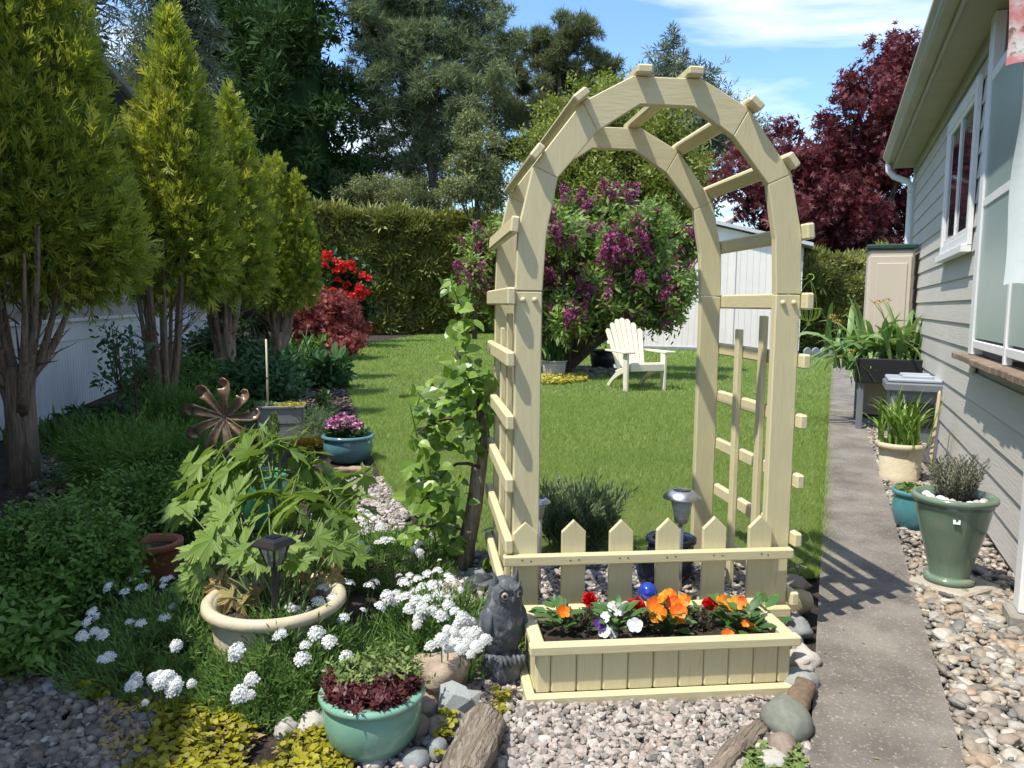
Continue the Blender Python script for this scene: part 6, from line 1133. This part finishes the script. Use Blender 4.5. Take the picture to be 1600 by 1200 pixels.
um = thing('flower_umbel', 'pale green flat flower umbel beside the top of the climbing vine', 'flower', (ub.x, ub.y - 0.05, 0)); link('head', mesh('head', [scatter(T_dia, np.column_stack([np.cos(a) * q, np.sin(a) * q, ub.z + 0.012 - q * 0.3]), np.column_stack([np.cos(a) * 0.5, np.sin(a) * 0.5, np.ones(n_)]), rdir(n_), 0.014)], F_sedum), um)
link('stem', mesh('stem', [tube(bez((0.12, 0.05, 0.1), (0.06, 0.0, ub.z * 0.7), (0, 0, ub.z), 7), 0.003, 5), ], F_shade, True), um)
# ================================================================== inside the arch: lavender, solar lights, navy pots, blue glass ball
lvb = G(905, 872); lw = 125 / 1202 * lvb.y / 2; n_ = 420; a = rng.random(n_) * 6.28; q = np.sqrt(rng.random(n_)); hh_ = 118 / 1202 * lvb.y
P = np.column_stack([np.cos(a) * q * lw * 0.8, np.sin(a) * q * lw * 0.6, 0.02 + 0.10 * rng.random(n_)]); Y = np.column_stack([np.cos(a) * q * 0.42 + 0.05 + rng.normal(size=n_) * 0.12, np.sin(a) * q * 0.4 + rng.normal(size=n_) * 0.12, np.ones(n_)])
lv_ = thing('lavender', 'grey green lavender bush behind the left pickets', 'lavender', lvb + Vector((0, 0.12, 0))); link('foliage', mesh('foliage', [scatter(T_lav, P, Y, rdir(n_), hh_ * 0.72 * rng.uniform(0.55, 1.1, n_)), scatter(T_cand, P, Y, rdir(n_), hh_ * 0.45 * rng.uniform(0.6, 1.0, n_))], F_lavender), lv_)
def solar(label, px, pytop, pyb, Y, wpx):
    c = A(px, pytop, Y); b = A(px, pyb, Y); k_ = Y / 1202; r_ = wpx * k_ / 2; z1 = c.z; t_ = thing('solar_light', label, 'solar lamp', (c.x, Y, 0), 0, 'steel solar lights inside the arch')
    link('cap', mesh('cap', [lathe([(r_ * 1.0, z1 - r_ * 0.42), (r_ * 1.01, z1 - r_ * 0.34), (r_ * 0.62, z1 - r_ * 0.03), (r_ * 0.55, z1), (0.001, z1)], 28)], M_steel, True), t_)
    link('solar_panel', mesh('solar_panel', [lathe([(r_ * 0.48, z1 + 0.0008), (r_ * 0.46, z1 + 0.002), (0.001, z1 + 0.002)], 20)], bpy.data.materials['solar_cell'], True), t_)
    link('shade', mesh('shade', [lathe([(r_ * 0.34, z1 - r_ * 1.75), (r_ * 0.46, z1 - r_ * 1.1), (r_ * 0.60, z1 - r_ * 0.40)], 20)], pbr('ribbed_plastic', (0.55, 0.57, 0.55), (0.40, 0.42, 0.40), 60, 0.2, trans=0.35), True), t_)
    link('stake', mesh('stake', [tube([(0, 0, -0.03), (0, 0, z1 - r_ * 1.7)], 0.011, 10)], M_steel, True), t_)
solar('steel solar light with a conical cap above the middle pickets', 1066, 766, 850, 3.12, 60); solar('steel solar light mostly hidden behind the left arch post', 843, 778, 850, 3.05, 36)
for (px, py, R_, H_, lab) in ((1052, 918, 0.105, 0.20, 'larger dark navy glazed pot behind the middle pickets'), (1022, 922, 0.07, 0.13, 'smaller dark navy glazed pot in front of the larger one')):
    p = G(px, py); pot(lab, (p.x, p.y + R_ * 0.7, 0), R_, H_, [(0.6, 0), (0.9, 0.25), (1.0, 0.6), (0.9, 0.88), (0.95, 1.0)], M_gl_navy, [(0.90, 0.88), (1.03, 0.92), (1.03, 1.0), (0.92, 1.02)], soilz=0.8)
gb2 = A(1012, 925, 2.58); gz = gb2.z; gl_ = thing('glass_ball', 'shiny cobalt blue glass gazing ball behind the orange pansies', 'gazing ball', (gb2.x, gb2.y, 0))
sp = lathe([(0.0337 * math.sin(t_), gz - 0.0337 * math.cos(t_)) for t_ in np.linspace(0.03, 3.11, 20)], 28); link('ball', mesh('ball', [sp], pbr('cobalt_glass', (0.012, 0.03, 0.28), (0.02, 0.05, 0.38), 20, 0.05, spec=0.9), True), gl_); link('stake', mesh('stake', [tube([(0, 0, 0), (0, 0, gz - 0.03)], 0.005, 6)], M_darkmetal, True), gl_)
sdb = G(1085, 950); shrub('green_sprout', 'small light green leafy sprout behind the planter, right of the glass ball', 1078, 985, 34, 70, T_oval, 0.028, 150, F_sedum, 'plant', dens=5)
# ================================================================== adirondack chair
c0, c1 = G(980, 612), G(1043, 610); cr = R(20); CS = 1.06
chair = thing('adirondack_chair', 'cream plastic adirondack chair with a fan back standing on the lawn', 'chair', (c0 + c1) / 2, cr); chair.scale = (CS, CS, CS)
def cb(name, s_, l_, rot=None): return board(name, chair, s_, l_, rot, M_chair, 0.008)
RXm = lambda a: Matrix.Rotation(R(a), 4, 'X')
for s in (-1, 1):
    lg = prism([(-0.055, 0), (0.035, 0), (0.06, 0.50), (-0.06, 0.50)], 0.035, 0.006); link('front_leg', mesh('leg', [xf(lg, Matrix.Translation((s * 0.285 - 0.0175, 0.03, 0)) @ Matrix.Rotation(R(90), 4, 'Z'))], M_chair), chair)
    st_ = prism([(0.0, 0.30), (0.06, 0.36), (0.40, 0.24), (0.62, 0.09), (0.72, 0.0), (0.62, 0.0), (0.50, 0.10), (0.36, 0.17)], 0.032, 0.006); link('side_rail', mesh('side_rail', [xf(st_, Matrix.Translation((s * 0.25 + 0.016, 0.0, 0)) @ Matrix.Rotation(R(90), 4, 'Z'))], M_chair), chair)
    ar = [(-0.075, -0.06), (0.075, -0.06), (0.085, 0.0), (0.060, 0.35), (0.030, 0.60), (-0.030, 0.62), (-0.050, 0.35), (-0.080, 0.0)]; ar = [(x, y) for x, y in ar]
    am = prism(ar, 0.026, 0.006); link('arm', mesh('arm', [xf(am, Matrix.Translation((s * 0.305, 0.0, 0.53)) @ Matrix.Rotation(R(-90), 4, 'X'))], M_chair), chair)
for k in range(6): cb('seat_slat', (0.50, 0.074, 0.022), (0, 0.03 + k * 0.080, 0.362 - k * 0.024), RXm(-16))
cb('front_apron', (0.53, 0.025, 0.10), (0, -0.008, 0.315))
for k in range(7):
    x0, x1 = (k - 3) * 0.060, (k - 3) * 0.084; L_ = 0.80 - 0.018 * (k - 3) ** 2; wv0, wv1 = 0.027, 0.038
    pl2 = [(x0 - wv0, 0), (x0 + wv0, 0), (x1 + wv1, L_ - (0.02 if k > 3 else 0.006 if k == 3 else 0)), (x1 + wv1 * 0.4, L_ + 0.012), (x1 - wv1 * 0.4, L_ + 0.012), (x1 - wv1, L_ - (0.02 if k < 3 else 0.006 if k == 3 else 0))]
    link('back_slat', mesh('back_slat', [xf(prism(pl2, 0.020, 0.005), Matrix.Translation((0, 0.44, 0.22)) @ RXm(-24))], M_chair), chair)
cb('back_brace', (0.50, 0.028, 0.06), (0, 0.50, 0.30), RXm(-24)); cb('back_brace', (0.56, 0.028, 0.06), (0, 0.66, 0.62), RXm(-24))
# ================================================================== by the lilac: tub of irises, black pot, yellow sedum
ib = G(866, 590); k_ = ib.y / 1202
pot('pale grey tub of strap leaves under the lilac', ib + Vector((0, .2, 0)), 20 * k_, 26 * k_, [(0.85, 0), (0.95, 0.6), (1.0, 1.0)], M_rpale, [(0.98, 0.9), (1.08, 0.92), (1.08, 1.0), (0.98, 1.01)], soilz=0.9)
strap('iris_clump', 'dark green strap leaved irises in the pale tub under the lilac', 866, 590, 46, 0.62, 0.020, F_iris, 0.6, base=ib + Vector((0, .2, 24 * k_)), spread=0.10)
bb_ = G(944, 578); pot('black ribbed pot behind the left arm of the cream chair', bb_ + Vector((0, .2, 0)), 24 * k_, 34 * k_, [(0.80, 0), (0.95, 0.5), (1.0, 1.0)], M_black, [(0.98, 0.93), (1.05, 0.94), (1.05, 1.0), (0.98, 1.01)], soilz=0.85)
cover('yellow_sedum_patch', 'bright yellow flowering sedum at the edge of the lilac bed', gpoly([(846, 589), (912, 586), (918, 597), (880, 602), (846, 602)]), 2600, T_round, F_yellow, 0.05, 0.03)
stones('lilac_bed_gravel', gpoly([(846, 575), (1000, 572), (1010, 584), (915, 590), (905, 596), (846, 592)]), 1500, 0.04, 0.09, MS_grey, 300, 1, 0.1)
# ================================================================== shed
sL, sR = G(1000, 545), G(1212, 551); sl = (sR - sL); sl.z = 0; SW = sl.length; sa = math.atan2(sl.y, sl.x); sh = thing('garden_shed', 'white vinyl garden shed with vertical boards and a grey gable roof behind the chair', 'shed', (sL + sR) / 2, sa)
SH = A(1200, 385, sR.y).z; SPk = A(1110, 345, sR.y).z
n_ = 22
for i in range(n_): board('wall_board', sh, (SW / n_ - 0.0015, 0.05, SH), (-SW / 2 + (i + 0.5) * SW / n_, 0.025, SH / 2), None, M_shed, 0.008)
board('wall', sh, (SW - 0.02, 3.0, SH - 0.02), (0, 1.56, SH / 2 - 0.012), None, M_shed, 0)
board('base', sh, (SW + 0.1, 0.1, 0.09), (0, -0.02, 0.045), None, M_rgrey, 0.01)
for x in (-SW / 2 + 0.04, SW * 0.18, SW / 2 - 0.04): board('corner_trim', sh, (0.10, 0.03, SH - 0.09), (x, -0.017, SH / 2 + 0.05), None, M_shed, 0.006)
for i in range(11): board('siding_board', sh, (0.56, 0.05, 0.20), (SW / 2 + 0.30, 0.14, 0.15 + i * 0.215), None, M_shed, 0.01)
board('wall', sh, (0.56, 2.8, SH), (SW / 2 + 0.30, 1.6, SH / 2), None, M_shedroof, 0)
pkx = -SW / 2 + SW * 0.52
gbm = prism([(-SW / 2, SH), (SW / 2 + 0.58, SH), (pkx, SPk - 0.06)], 0.05); link('gable', mesh('gable', [gbm], M_shed), sh, (0, 0.012, 0.001))
rfm = prism([(-SW / 2 - 0.2, SH - 0.02), (pkx, SPk - 0.02), (SW / 2 + 0.8, SH - 0.02), (SW / 2 + 0.8, SH + 0.07), (pkx, SPk + 0.07), (-SW / 2 - 0.2, SH + 0.07)], 3.4, 0.0); link('roof', mesh('roof', [rfm], M_shedroof), sh, (0, -0.2, 0.004))
nh = thing('far_house', 'distant white house glimpsed through the red maple', 'house', (A(1250, 370, 30).x, 30, 0)); 
board('wall', nh, (5.0, 4.0, 4.2), (0, 2, 2.1), None, M_white, 0); link('roof', mesh('roof', [prism([(-3, 4.2), (0, 5.6), (3, 4.2), (3, 4.4), (0, 5.85), (-3, 4.4)], 4.6)], M_shedroof), nh, (0, -0.3, 0))
for x in (-1.2, 1.2):
    w_ = board('window', nh, (1.1, 0.06, 1.1), (x, -0.02, 2.9), None, M_white, 0.01); board('pane', w_, (0.9, 0.02, 0.9), (0, -0.035, 0), None, M_glass, 0)
# scalloped lawn edging at the end of the path
e0, e1 = G(1256, 557), G(1332, 557); em_ = mesh('edging_stone', [prism([(-0.10, 0), (0.10, 0), (0.10, 0.14), (0.06, 0.20), (0, 0.225), (-0.06, 0.20), (-0.10, 0.14)], 0.07, 0.01)], M_rgrey); L_ = (e1 - e0).length; ne = max(3, int(L_ / 0.21))
ed = thing('lawn_edging', 'row of scalloped grey edging stones at the far end of the path', 'edging', (e0 + e1) / 2, math.atan2((e1 - e0).y, (e1 - e0).x))
for i in range(ne): link('edging_stone', em_, ed, (-L_ / 2 + (i + 0.5) * L_ / ne, 0, 0))
# lime wire basket hung from the arch rung, dark obelisk and lantern by the hedge
bk = A(1264, 478, 2.95); M_lime = pbr('lime_wire', (0.42, 0.60, 0.06), None, rough=0.4); bs = thing('wire_basket', 'lime green wire hanging basket at the right side of the arch', 'hanging basket', (bk.x, bk.y, 0)); r_ = 0.043; zc = A(1264, 482, bk.y).z
bw = [tube([(r_ * math.cos(t_), r_ * math.sin(t_), zc) for t_ in np.linspace(0, 6.2832, 25)], 0.0028, 5, False)]
link('rim', mesh('rim', bw, M_lime, True), bs)
for i in range(14):
    a = i / 14 * 6.2832; link('wire', mesh('wire', [tube([(r_ * math.cos(a) * f, r_ * math.sin(a) * f, zc - dz) for f, dz in ((1, 0), (0.97, 0.018), (0.80, 0.034), (0.45, 0.044), (0.1, 0.047))], 0.0016, 4, False)], M_lime, True), bs)
zt_ = A(1264, 438, bk.y).z
for i in range(3):
    a = i * 2.094 + 0.5; link('hanger', mesh('hanger', [tube(bez((r_ * math.cos(a), r_ * math.sin(a), zc), (r_ * 0.9 * math.cos(a), r_ * 0.9 * math.sin(a), zc + (zt_ - zc) * 0.7), (0, 0, zt_), 6), 0.0014, 4, False)], M_lime, True), bs)
link('hook', mesh('hook', [tube([(0.014 * math.cos(t_), 0, zt_ + 0.012 + 0.012 * math.sin(t_)) for t_ in np.linspace(-1.6, 3.6, 10)], 0.0018, 5), tube([(-0.012, 0, zt_ + 0.006), (-0.035, -0.01, zt_ + 0.0), (-0.055, -0.02, zt_ - 0.02)], 0.0018, 5)], M_lime, True), bs)
link('finial', mesh('finial', [lathe([(0.002, zc - 0.066), (0.010, zc - 0.060), (0.004, zc - 0.052), (0.008, zc - 0.047)], 10)], M_lime, True), bs)
lp = G(1256, 546); k_ = lp.y / 1202; lt = thing('garden_lantern', 'small dark stone lantern by the hedge at the far lawn edge', 'lantern', (lp.x, lp.y, 0)); board('post', lt, (0.14, 0.14, 0.32), (0, 0, 0.16), None, M_rgrey, 0.01); board('cap', lt, (0.34, 0.34, 0.06), (0, 0, 0.352), None, M_black, 0.015); board('base', lt, (0.26, 0.26, 0.04), (0, 0, 0.02), None, M_rgrey, 0.01)
# ================================================================== things along the house wall
def wallp(t, off=0.0): return B0 + Vector((dH.x * t, dH.y * t, 0)) + Vector((-dH.y, dH.x, 0)) * off
ct = thing('storage_cabinet', 'tall beige plastic cabinet with a dark green lid against the house', 'cabinet', wallp(5.35, 0.28), ang + 0.0)
cw, cd_, chh = 0.44, 0.60, 1.86
board('body', ct, (cw, cd_, chh - 0.06), (0, 0, chh / 2 - 0.01), None, M_beigepl, 0.02); board('lid', ct, (cw + 0.05, cd_ + 0.05, 0.05), (0, 0, chh - 0.012), None, M_greenpl, 0.012); board('base', ct, (cw + 0.02, cd_ + 0.02, 0.06), (0, 0, 0.03), None, M_greenpl, 0.01)
for s in (0,):
    board('door', ct, (cw - 0.05, 0.02, chh - 0.22), (0, -cd_ / 2 - 0.011, chh / 2), None, M_beigepl, 0.008); board('door_panel', ct, (cw - 0.15, 0.014, chh * 0.40), (0.01, -cd_ / 2 - 0.025, chh * 0.70), None, M_beigepl, 0.006); board('door_panel', ct, (cw - 0.15, 0.014, chh * 0.34), (0.01, -cd_ / 2 - 0.025, chh * 0.27), None, M_beigepl, 0.006); board('handle', ct, (0.02, 0.03, 0.12), (-cw / 2 + 0.06, -cd_ / 2 - 0.035, chh * 0.5), None, M_greenpl, 0.005)
# tall plastic bin
bp_ = G(1428, 722); bn = thing('compost_bin', 'grey plastic bin with a pale grey lid between the planter stand and the cream pot', 'bin', (bp_.x + 0.07, bp_.y + 0.18, 0), ang); zb_ = A(1430, 602, bp_.y).z
def frustum(w0, d0, w1, d1, z0, z1): return (np.array([(-w0, -d0, z0), (w0, -d0, z0), (w0, d0, z0), (-w0, d0, z0), (-w1, -d1, z1), (w1, -d1, z1), (w1, d1, z1), (-w1, d1, z1)]) / np.array([2, 2, 1]), np.array([(3, 2, 1, 0), (4, 5, 6, 7), (0, 1, 5, 4), (1, 2, 6, 5), (2, 3, 7, 6), (3, 0, 4, 7)]), None)
link('body', mesh('body', [frustum(0.32, 0.32, 0.40, 0.40, 0, zb_)], M_greypl), bn)
for s in (-1, 1): board('corner_rib', bn, (0.05, 0.03, zb_ - 0.06), (s * 0.165, -0.183, zb_ / 2), Matrix.Rotation(R(3.2), 4, 'X'), M_greypl, 0.008)
board('collar', bn, (0.46, 0.46, 0.07), (0, 0, zb_ - 0.02), None, M_greypl, 0.012); board('lid', bn, (0.43, 0.43, 0.03), (0, 0, zb_ + 0.032), None, M_greylid, 0.012); board('lid_grip', bn, (0.22, 0.10, 0.035), (0, -0.10, zb_ + 0.055), None, M_greylid, 0.012); board('lid_ridge', bn, (0.22, 0.08, 0.025), (0, 0.12, zb_ + 0.058), None, M_greylid, 0.008); board('front_panel', bn, (0.24, 0.012, 0.20), (0, -0.196, zb_ * 0.62), Matrix.Rotation(R(3.2), 4, 'X'), M_black, 0.006)
# raised planter on legs with strap leaves
rp0 = G(1392, 672); rp = thing('raised_planter', 'dark raised planter on legs full of strap leaved bulbs behind the bin', 'planter', (rp0.x + 0.05, rp0.y + 0.2, 0), ang)
for sx in (-1, 1):
    for sy in (-1, 1): board('leg', rp, (0.06, 0.06, 0.50), (sx * 0.27, sy * 0.40, 0.25), None, M_greypl, 0.006)
for sx in (-1, 1): board('side', rp, (0.03, 0.92, 0.24), (sx * 0.315, 0, 0.60), None, M_black, 0.01)
for sy in (-1, 1): board('side', rp, (0.595, 0.03, 0.24), (0, sy * 0.445, 0.60), None, M_black, 0.01)
board('soil', rp, (0.59, 0.85, 0.04), (0, 0, 0.66), None, M_soil, 0)
rb_ = Vector((rp0.x + 0.05, rp0.y + 0.2, 0.68))
strap('tulip_leaves', 'arching pale green strap leaves spilling from the raised planter', 0, 0, 100, 0.85, 0.034, F_strap, 1.05, base=rb_, spread=0.22, parts=True, down=0.25)
strap('tulip_leaves', 'upright grey green strap leaves at the path side of the raised planter', 0, 0, 46, 0.72, 0.026, F_strap, 0.9, base=rb_ + Vector((-0.30, 0.15, -0.1)), spread=0.16, parts=True, down=0.5)
shrub('seed_stalks', 'thin yellowish seed stalks rising from the raised planter in front of the cabinet', 1405, 650, 90, 190, T_dtwig, 0.10, 220, F_gold, 'plant', dens=12)
for (px, py, zz) in ((1300, 497, 'leftmost faded tulip head, hanging over the hedge side of the raised planter'), (1308, 505, 'faded tulip head just below the leftmost one'), (1372, 475, 'faded orange tulip head in front of the beige cabinet, left of its twin'), (1386, 472, 'faded orange tulip head in front of the beige cabinet, right of its twin'), (1330, 552, 'lowest faded tulip head, level with the edging stones')):
    q = A(px, py, 7.4); t_ = thing('faded_flower', zz, 'flower', q, 0, 'faded tulip heads over the raised planter'); link('petals', mesh('petals', [ball(12, 80)], F_gold), t_, (0, 0, 0), None, 0.05); link('stem', mesh('stem', [tube(bez((0.12, 0, -0.35), (0.08, 0, -0.1), (0, 0, 0), 5), 0.004, 5)], F_strap, True), t_)
# pots by the wall
p = G(1420, 760); cpb = p + Vector((0.0, 0.14, 0)); k_ = cpb.y / 1202
pot('cream ribbed pot of tall grass with a wooden stake', cpb, 35 * k_, 64 * k_, [(0.78, 0), (0.84, 0.2), (0.80, 0.22), (0.87, 0.42), (0.83, 0.44), (0.90, 0.64), (0.86, 0.66), (0.94, 0.86), (0.96, 1.0)], M_creampot, [(0.93, 0.85), (1.05, 0.87), (1.05, 0.99), (0.95, 1.01)], soilz=0.9)
strap('ornamental_grass', 'bright green upright grass in the cream ribbed pot', 0, 0, 90, 0.50, 0.009, F_vine, 0.55, base=cpb + Vector((0, 0, 56 * k_)), spread=0.06, cat='grass')
q0, q1 = A(1452, 735, cpb.y - 0.03), A(1468, 615, cpb.y + 0.05); sk = thing('wooden_stake', 'pale wooden stake leaning beside the grass in the cream ribbed pot', 'stake', q0); link('shaft', mesh('shaft', [tube([(0, 0, 0), tuple((q1 - q0) * 0.5), tuple(q1 - q0)], 0.014, 4)], pbr('stake_wood', (0.52, 0.42, 0.26), (0.42, 0.33, 0.2), 12, 0.7)), sk); link('tip', mesh('tip', [tube([tuple(q1 - q0), tuple((q1 - q0) * 1.04)], [0.014, 0.004], 4)], bpy.data.materials['stake_wood']), sk)
p = G(1446, 838); tpb = p + Vector((0, 0.11, 0)); k_ = tpb.y / 1202
pot('round teal glazed pot of low sedum beside the big sage urn', tpb, 36 * k_, 66 * k_, [(0.60, 0), (0.82, 0.15), (0.97, 0.45), (0.98, 0.65), (0.90, 0.86), (0.92, 1.0)], M_gl_teal, [(0.88, 0.88), (1.0, 0.90), (1.03, 0.96), (0.98, 1.01), (0.88, 1.0)], soilz=0.9)
rosettes('sedum', 'fresh green sedum filling the round teal pot', 'succulent', tpb + Vector((0, 0, 60 * k_)), 30 * k_, 260, T_round, F_sedum, 0.035, 0.7, 0.7)
p = G(1502, 936); ub_ = Vector((p.x, p.y + 0.10, 0.0)); k_ = ub_.y / 1202
slab = thing('paving_slab', 'small pale stone slab under the sage green urn', 'slab', (ub_.x + 0.02, ub_.y - 0.01, 0), 0.5); board('stone', slab, (0.28, 0.24, 0.035), (0, 0, 0.025), None, pbr('slab_stone', (0.42, 0.38, 0.31), (0.34, 0.30, 0.25), 10, 0.85, 0.4, 60), 0.008)
ub_.z = 0.043
pot('large sage green glazed urn holding a rosemary bush', ub_, 0.158, 0.375, [(0.58, 0), (0.60, 0.03), (0.50, 0.07), (0.49, 0.10), (0.60, 0.30), (0.76, 0.55), (0.88, 0.78), (0.92, 0.88), (0.95, 0.90), (0.90, 0.915), (0.93, 0.94), (0.98, 1.0)], M_gl_urn, [(0.90, 0.93), (1.0, 0.935), (1.05, 0.965), (1.04, 1.0), (0.97, 1.015), (0.88, 1.0)], seg=56, soilz=0.94)
un = bpy.data.objects[[o.name for o in bpy.data.objects if o.get('label', '').startswith('large sage')][0]]
board('base_ring', un, (0.001, 0.001, 0.001), (0, 0, 0.02), None, M_gl_urn, 0) if False else link('base_ring', mesh('base_ring', [lathe([(0.088, 0), (0.098, 0.008), (0.098, 0.022), (0.085, 0.030)], 48)], M_gl_urn, True), un)
tgm = Matrix.Translation((-0.058, -0.1275, 0.296)) @ Matrix.Rotation(R(-25), 4, 'Z') @ Matrix.Rotation(R(-14), 4, 'X'); link('sticker', mesh('sticker', [xf(boxchunk(0.026, 0.002, 0.026, 0), tgm)], M_white), un); link('sticker_print', mesh('sticker_print', [xf(boxchunk(0.008, 0.002, 0.009, 0), tgm @ Matrix.Translation((0.001, -0.0012, 0.001)))], M_darkmetal), un)
n_ = 150; a = rng.random(n_) * 6.28; q = np.sqrt(rng.random(n_)); P = np.column_stack([np.cos(a) * q * 0.06, np.sin(a) * q * 0.05, rng.random(n_) * 0.02]); Y = np.column_stack([np.cos(a) * q * 0.42 + rng.normal(size=n_) * 0.08, np.sin(a) * q * 0.42 + rng.normal(size=n_) * 0.08, np.ones(n_)])
ro = thing('rosemary', 'grey brown woody rosemary bush in the sage green urn', 'rosemary', ub_ + Vector((0.01, 0.01, 0.35))); link('foliage', mesh('foliage', [scatter(T_rose, P, Y, rdir(n_), 0.185 * rng.uniform(0.6, 1.05, n_))], F_rosemary), ro)
for i, (ax, ay, s_) in enumerate(((-0.115, -0.045, .032), (-0.085, -0.075, .036), (-0.10, 0.0, .030), (-0.06, -0.09, .03), (-0.045, -0.115, .022), (0.0, -0.115, .026), (0.03, -0.11, .03), (0.06, -0.095, .024), (-0.075, -0.03, .03), (0.085, -0.07, .026), (-0.09, 0.05, .03))):
    o = link('white_stone', mesh('white_stone', [ico(2, 200 + i, 0, 0.25, 1.3, 0.75) + (0.5,)], M_white if i % 3 else M_rpale, True), None, ub_ + Vector((ax, ay, 0.365)), (0, 0, i), s_ * 1.25); tag(o, 'smooth white stone on the soil of the sage green urn', 'stone', 'white stones in the urn')
# ================================================================== cloth windsock at the right edge
M_cl = pbr('printed_cloth', (0.60, 0.62, 0.60), (0.58, 0.22, 0.22), 9, 0.8, 0.1, 60, ramp=(0.40, 0.52), c3=(0.26, 0.13, 0.10), s3=30, r3=(0.52, 0.60)); M_cl2 = pbr('pale_cloth', (0.60, 0.66, 0.64), (0.66, 0.72, 0.70), 5, 0.7, 0.1, 40, c3=(0.45, 0.06, 0.09), s3=4, r3=(0.62, 0.66))
fp = A(1575, 100, 2.25); fb0 = thing('garden_flag', 'hanging garden flag with red and pink flower print at the right picture edge', 'flag', (fp.x, 2.25, 0))
def cloth(name, x0, x1, z0, z1, y, m, amp):
    nx, nz_ = 24, 20; V = []
    for i in range(nx):
        for j in range(nz_):
            u, v = i / (nx - 1), j / (nz_ - 1); V.append((x0 + (x1 - x0) * u + 0.006 * math.sin(v * 9), y + amp * math.sin(u * 14 + v * 2) + 0.5 * amp * math.sin(u * 23 - v * 5), z1 + (z0 - z1) * v + 0.006 * math.sin(u * 20)))
    V = np.array(V); i, j = np.meshgrid(np.arange(nx - 1), np.arange(nz_ - 1), indexing='ij'); F = np.stack([i * nz_ + j, (i + 1) * nz_ + j, (i + 1) * nz_ + j + 1, i * nz_ + j + 1], -1).reshape(-1, 4); V2 = V + np.array([0, 0.0015, 0])
    link(name, mesh(name, [(np.concatenate([V, V2]), np.concatenate([F, F[:, ::-1] + len(V)]))], m, True), fb0)
cloth('printed_panel', 0, 0.42, fp.z, fp.z + 0.50, 0, M_cl, 0.010); cloth('lower_panel', 0.055, 0.42, A(1590, 445, 2.25).z, fp.z + 0.01, 0.02, M_cl2, 0.012)
link('rod', mesh('rod', [tube([(-0.02, 0, fp.z + 0.505), (0.45, 0, fp.z + 0.505)], 0.007, 8)], M_brown, True), fb0); link('bracket', mesh('bracket', [tube([(0.42, 0, fp.z + 0.50), (0.5, 0.6, fp.z + 0.55)], 0.006, 6)], M_darkmetal, True), fb0)

n_ = 90; PP = sample(PATH[:], 900); PP = PP[(PP[:, 1] > 1.6) & (PP[:, 1] < 9)][:n_]; n_ = len(PP); a = rng.random(n_) * 6.28
tag(link('fallen_debris', mesh('fallen_debris', [scatter(T_dia, np.column_stack([PP, np.full(n_, 0.028)]), np.column_stack([np.cos(a), np.sin(a), 0.1 * rng.random(n_)]), np.column_stack([rng.normal(size=(n_, 2)) * 0.2, np.ones(n_)]), rng.uniform(0.008, 0.022, n_))], F_dead), kind='stuff'), 'tiny dry leaf bits scattered on the concrete path', 'litter', None, 'stuff')
for o in bpy.data.objects:
    if o.name.split('.')[0] in ('stems', 'stem') and o.parent is not None and o.type == 'MESH': o['kind'] = 'stuff'
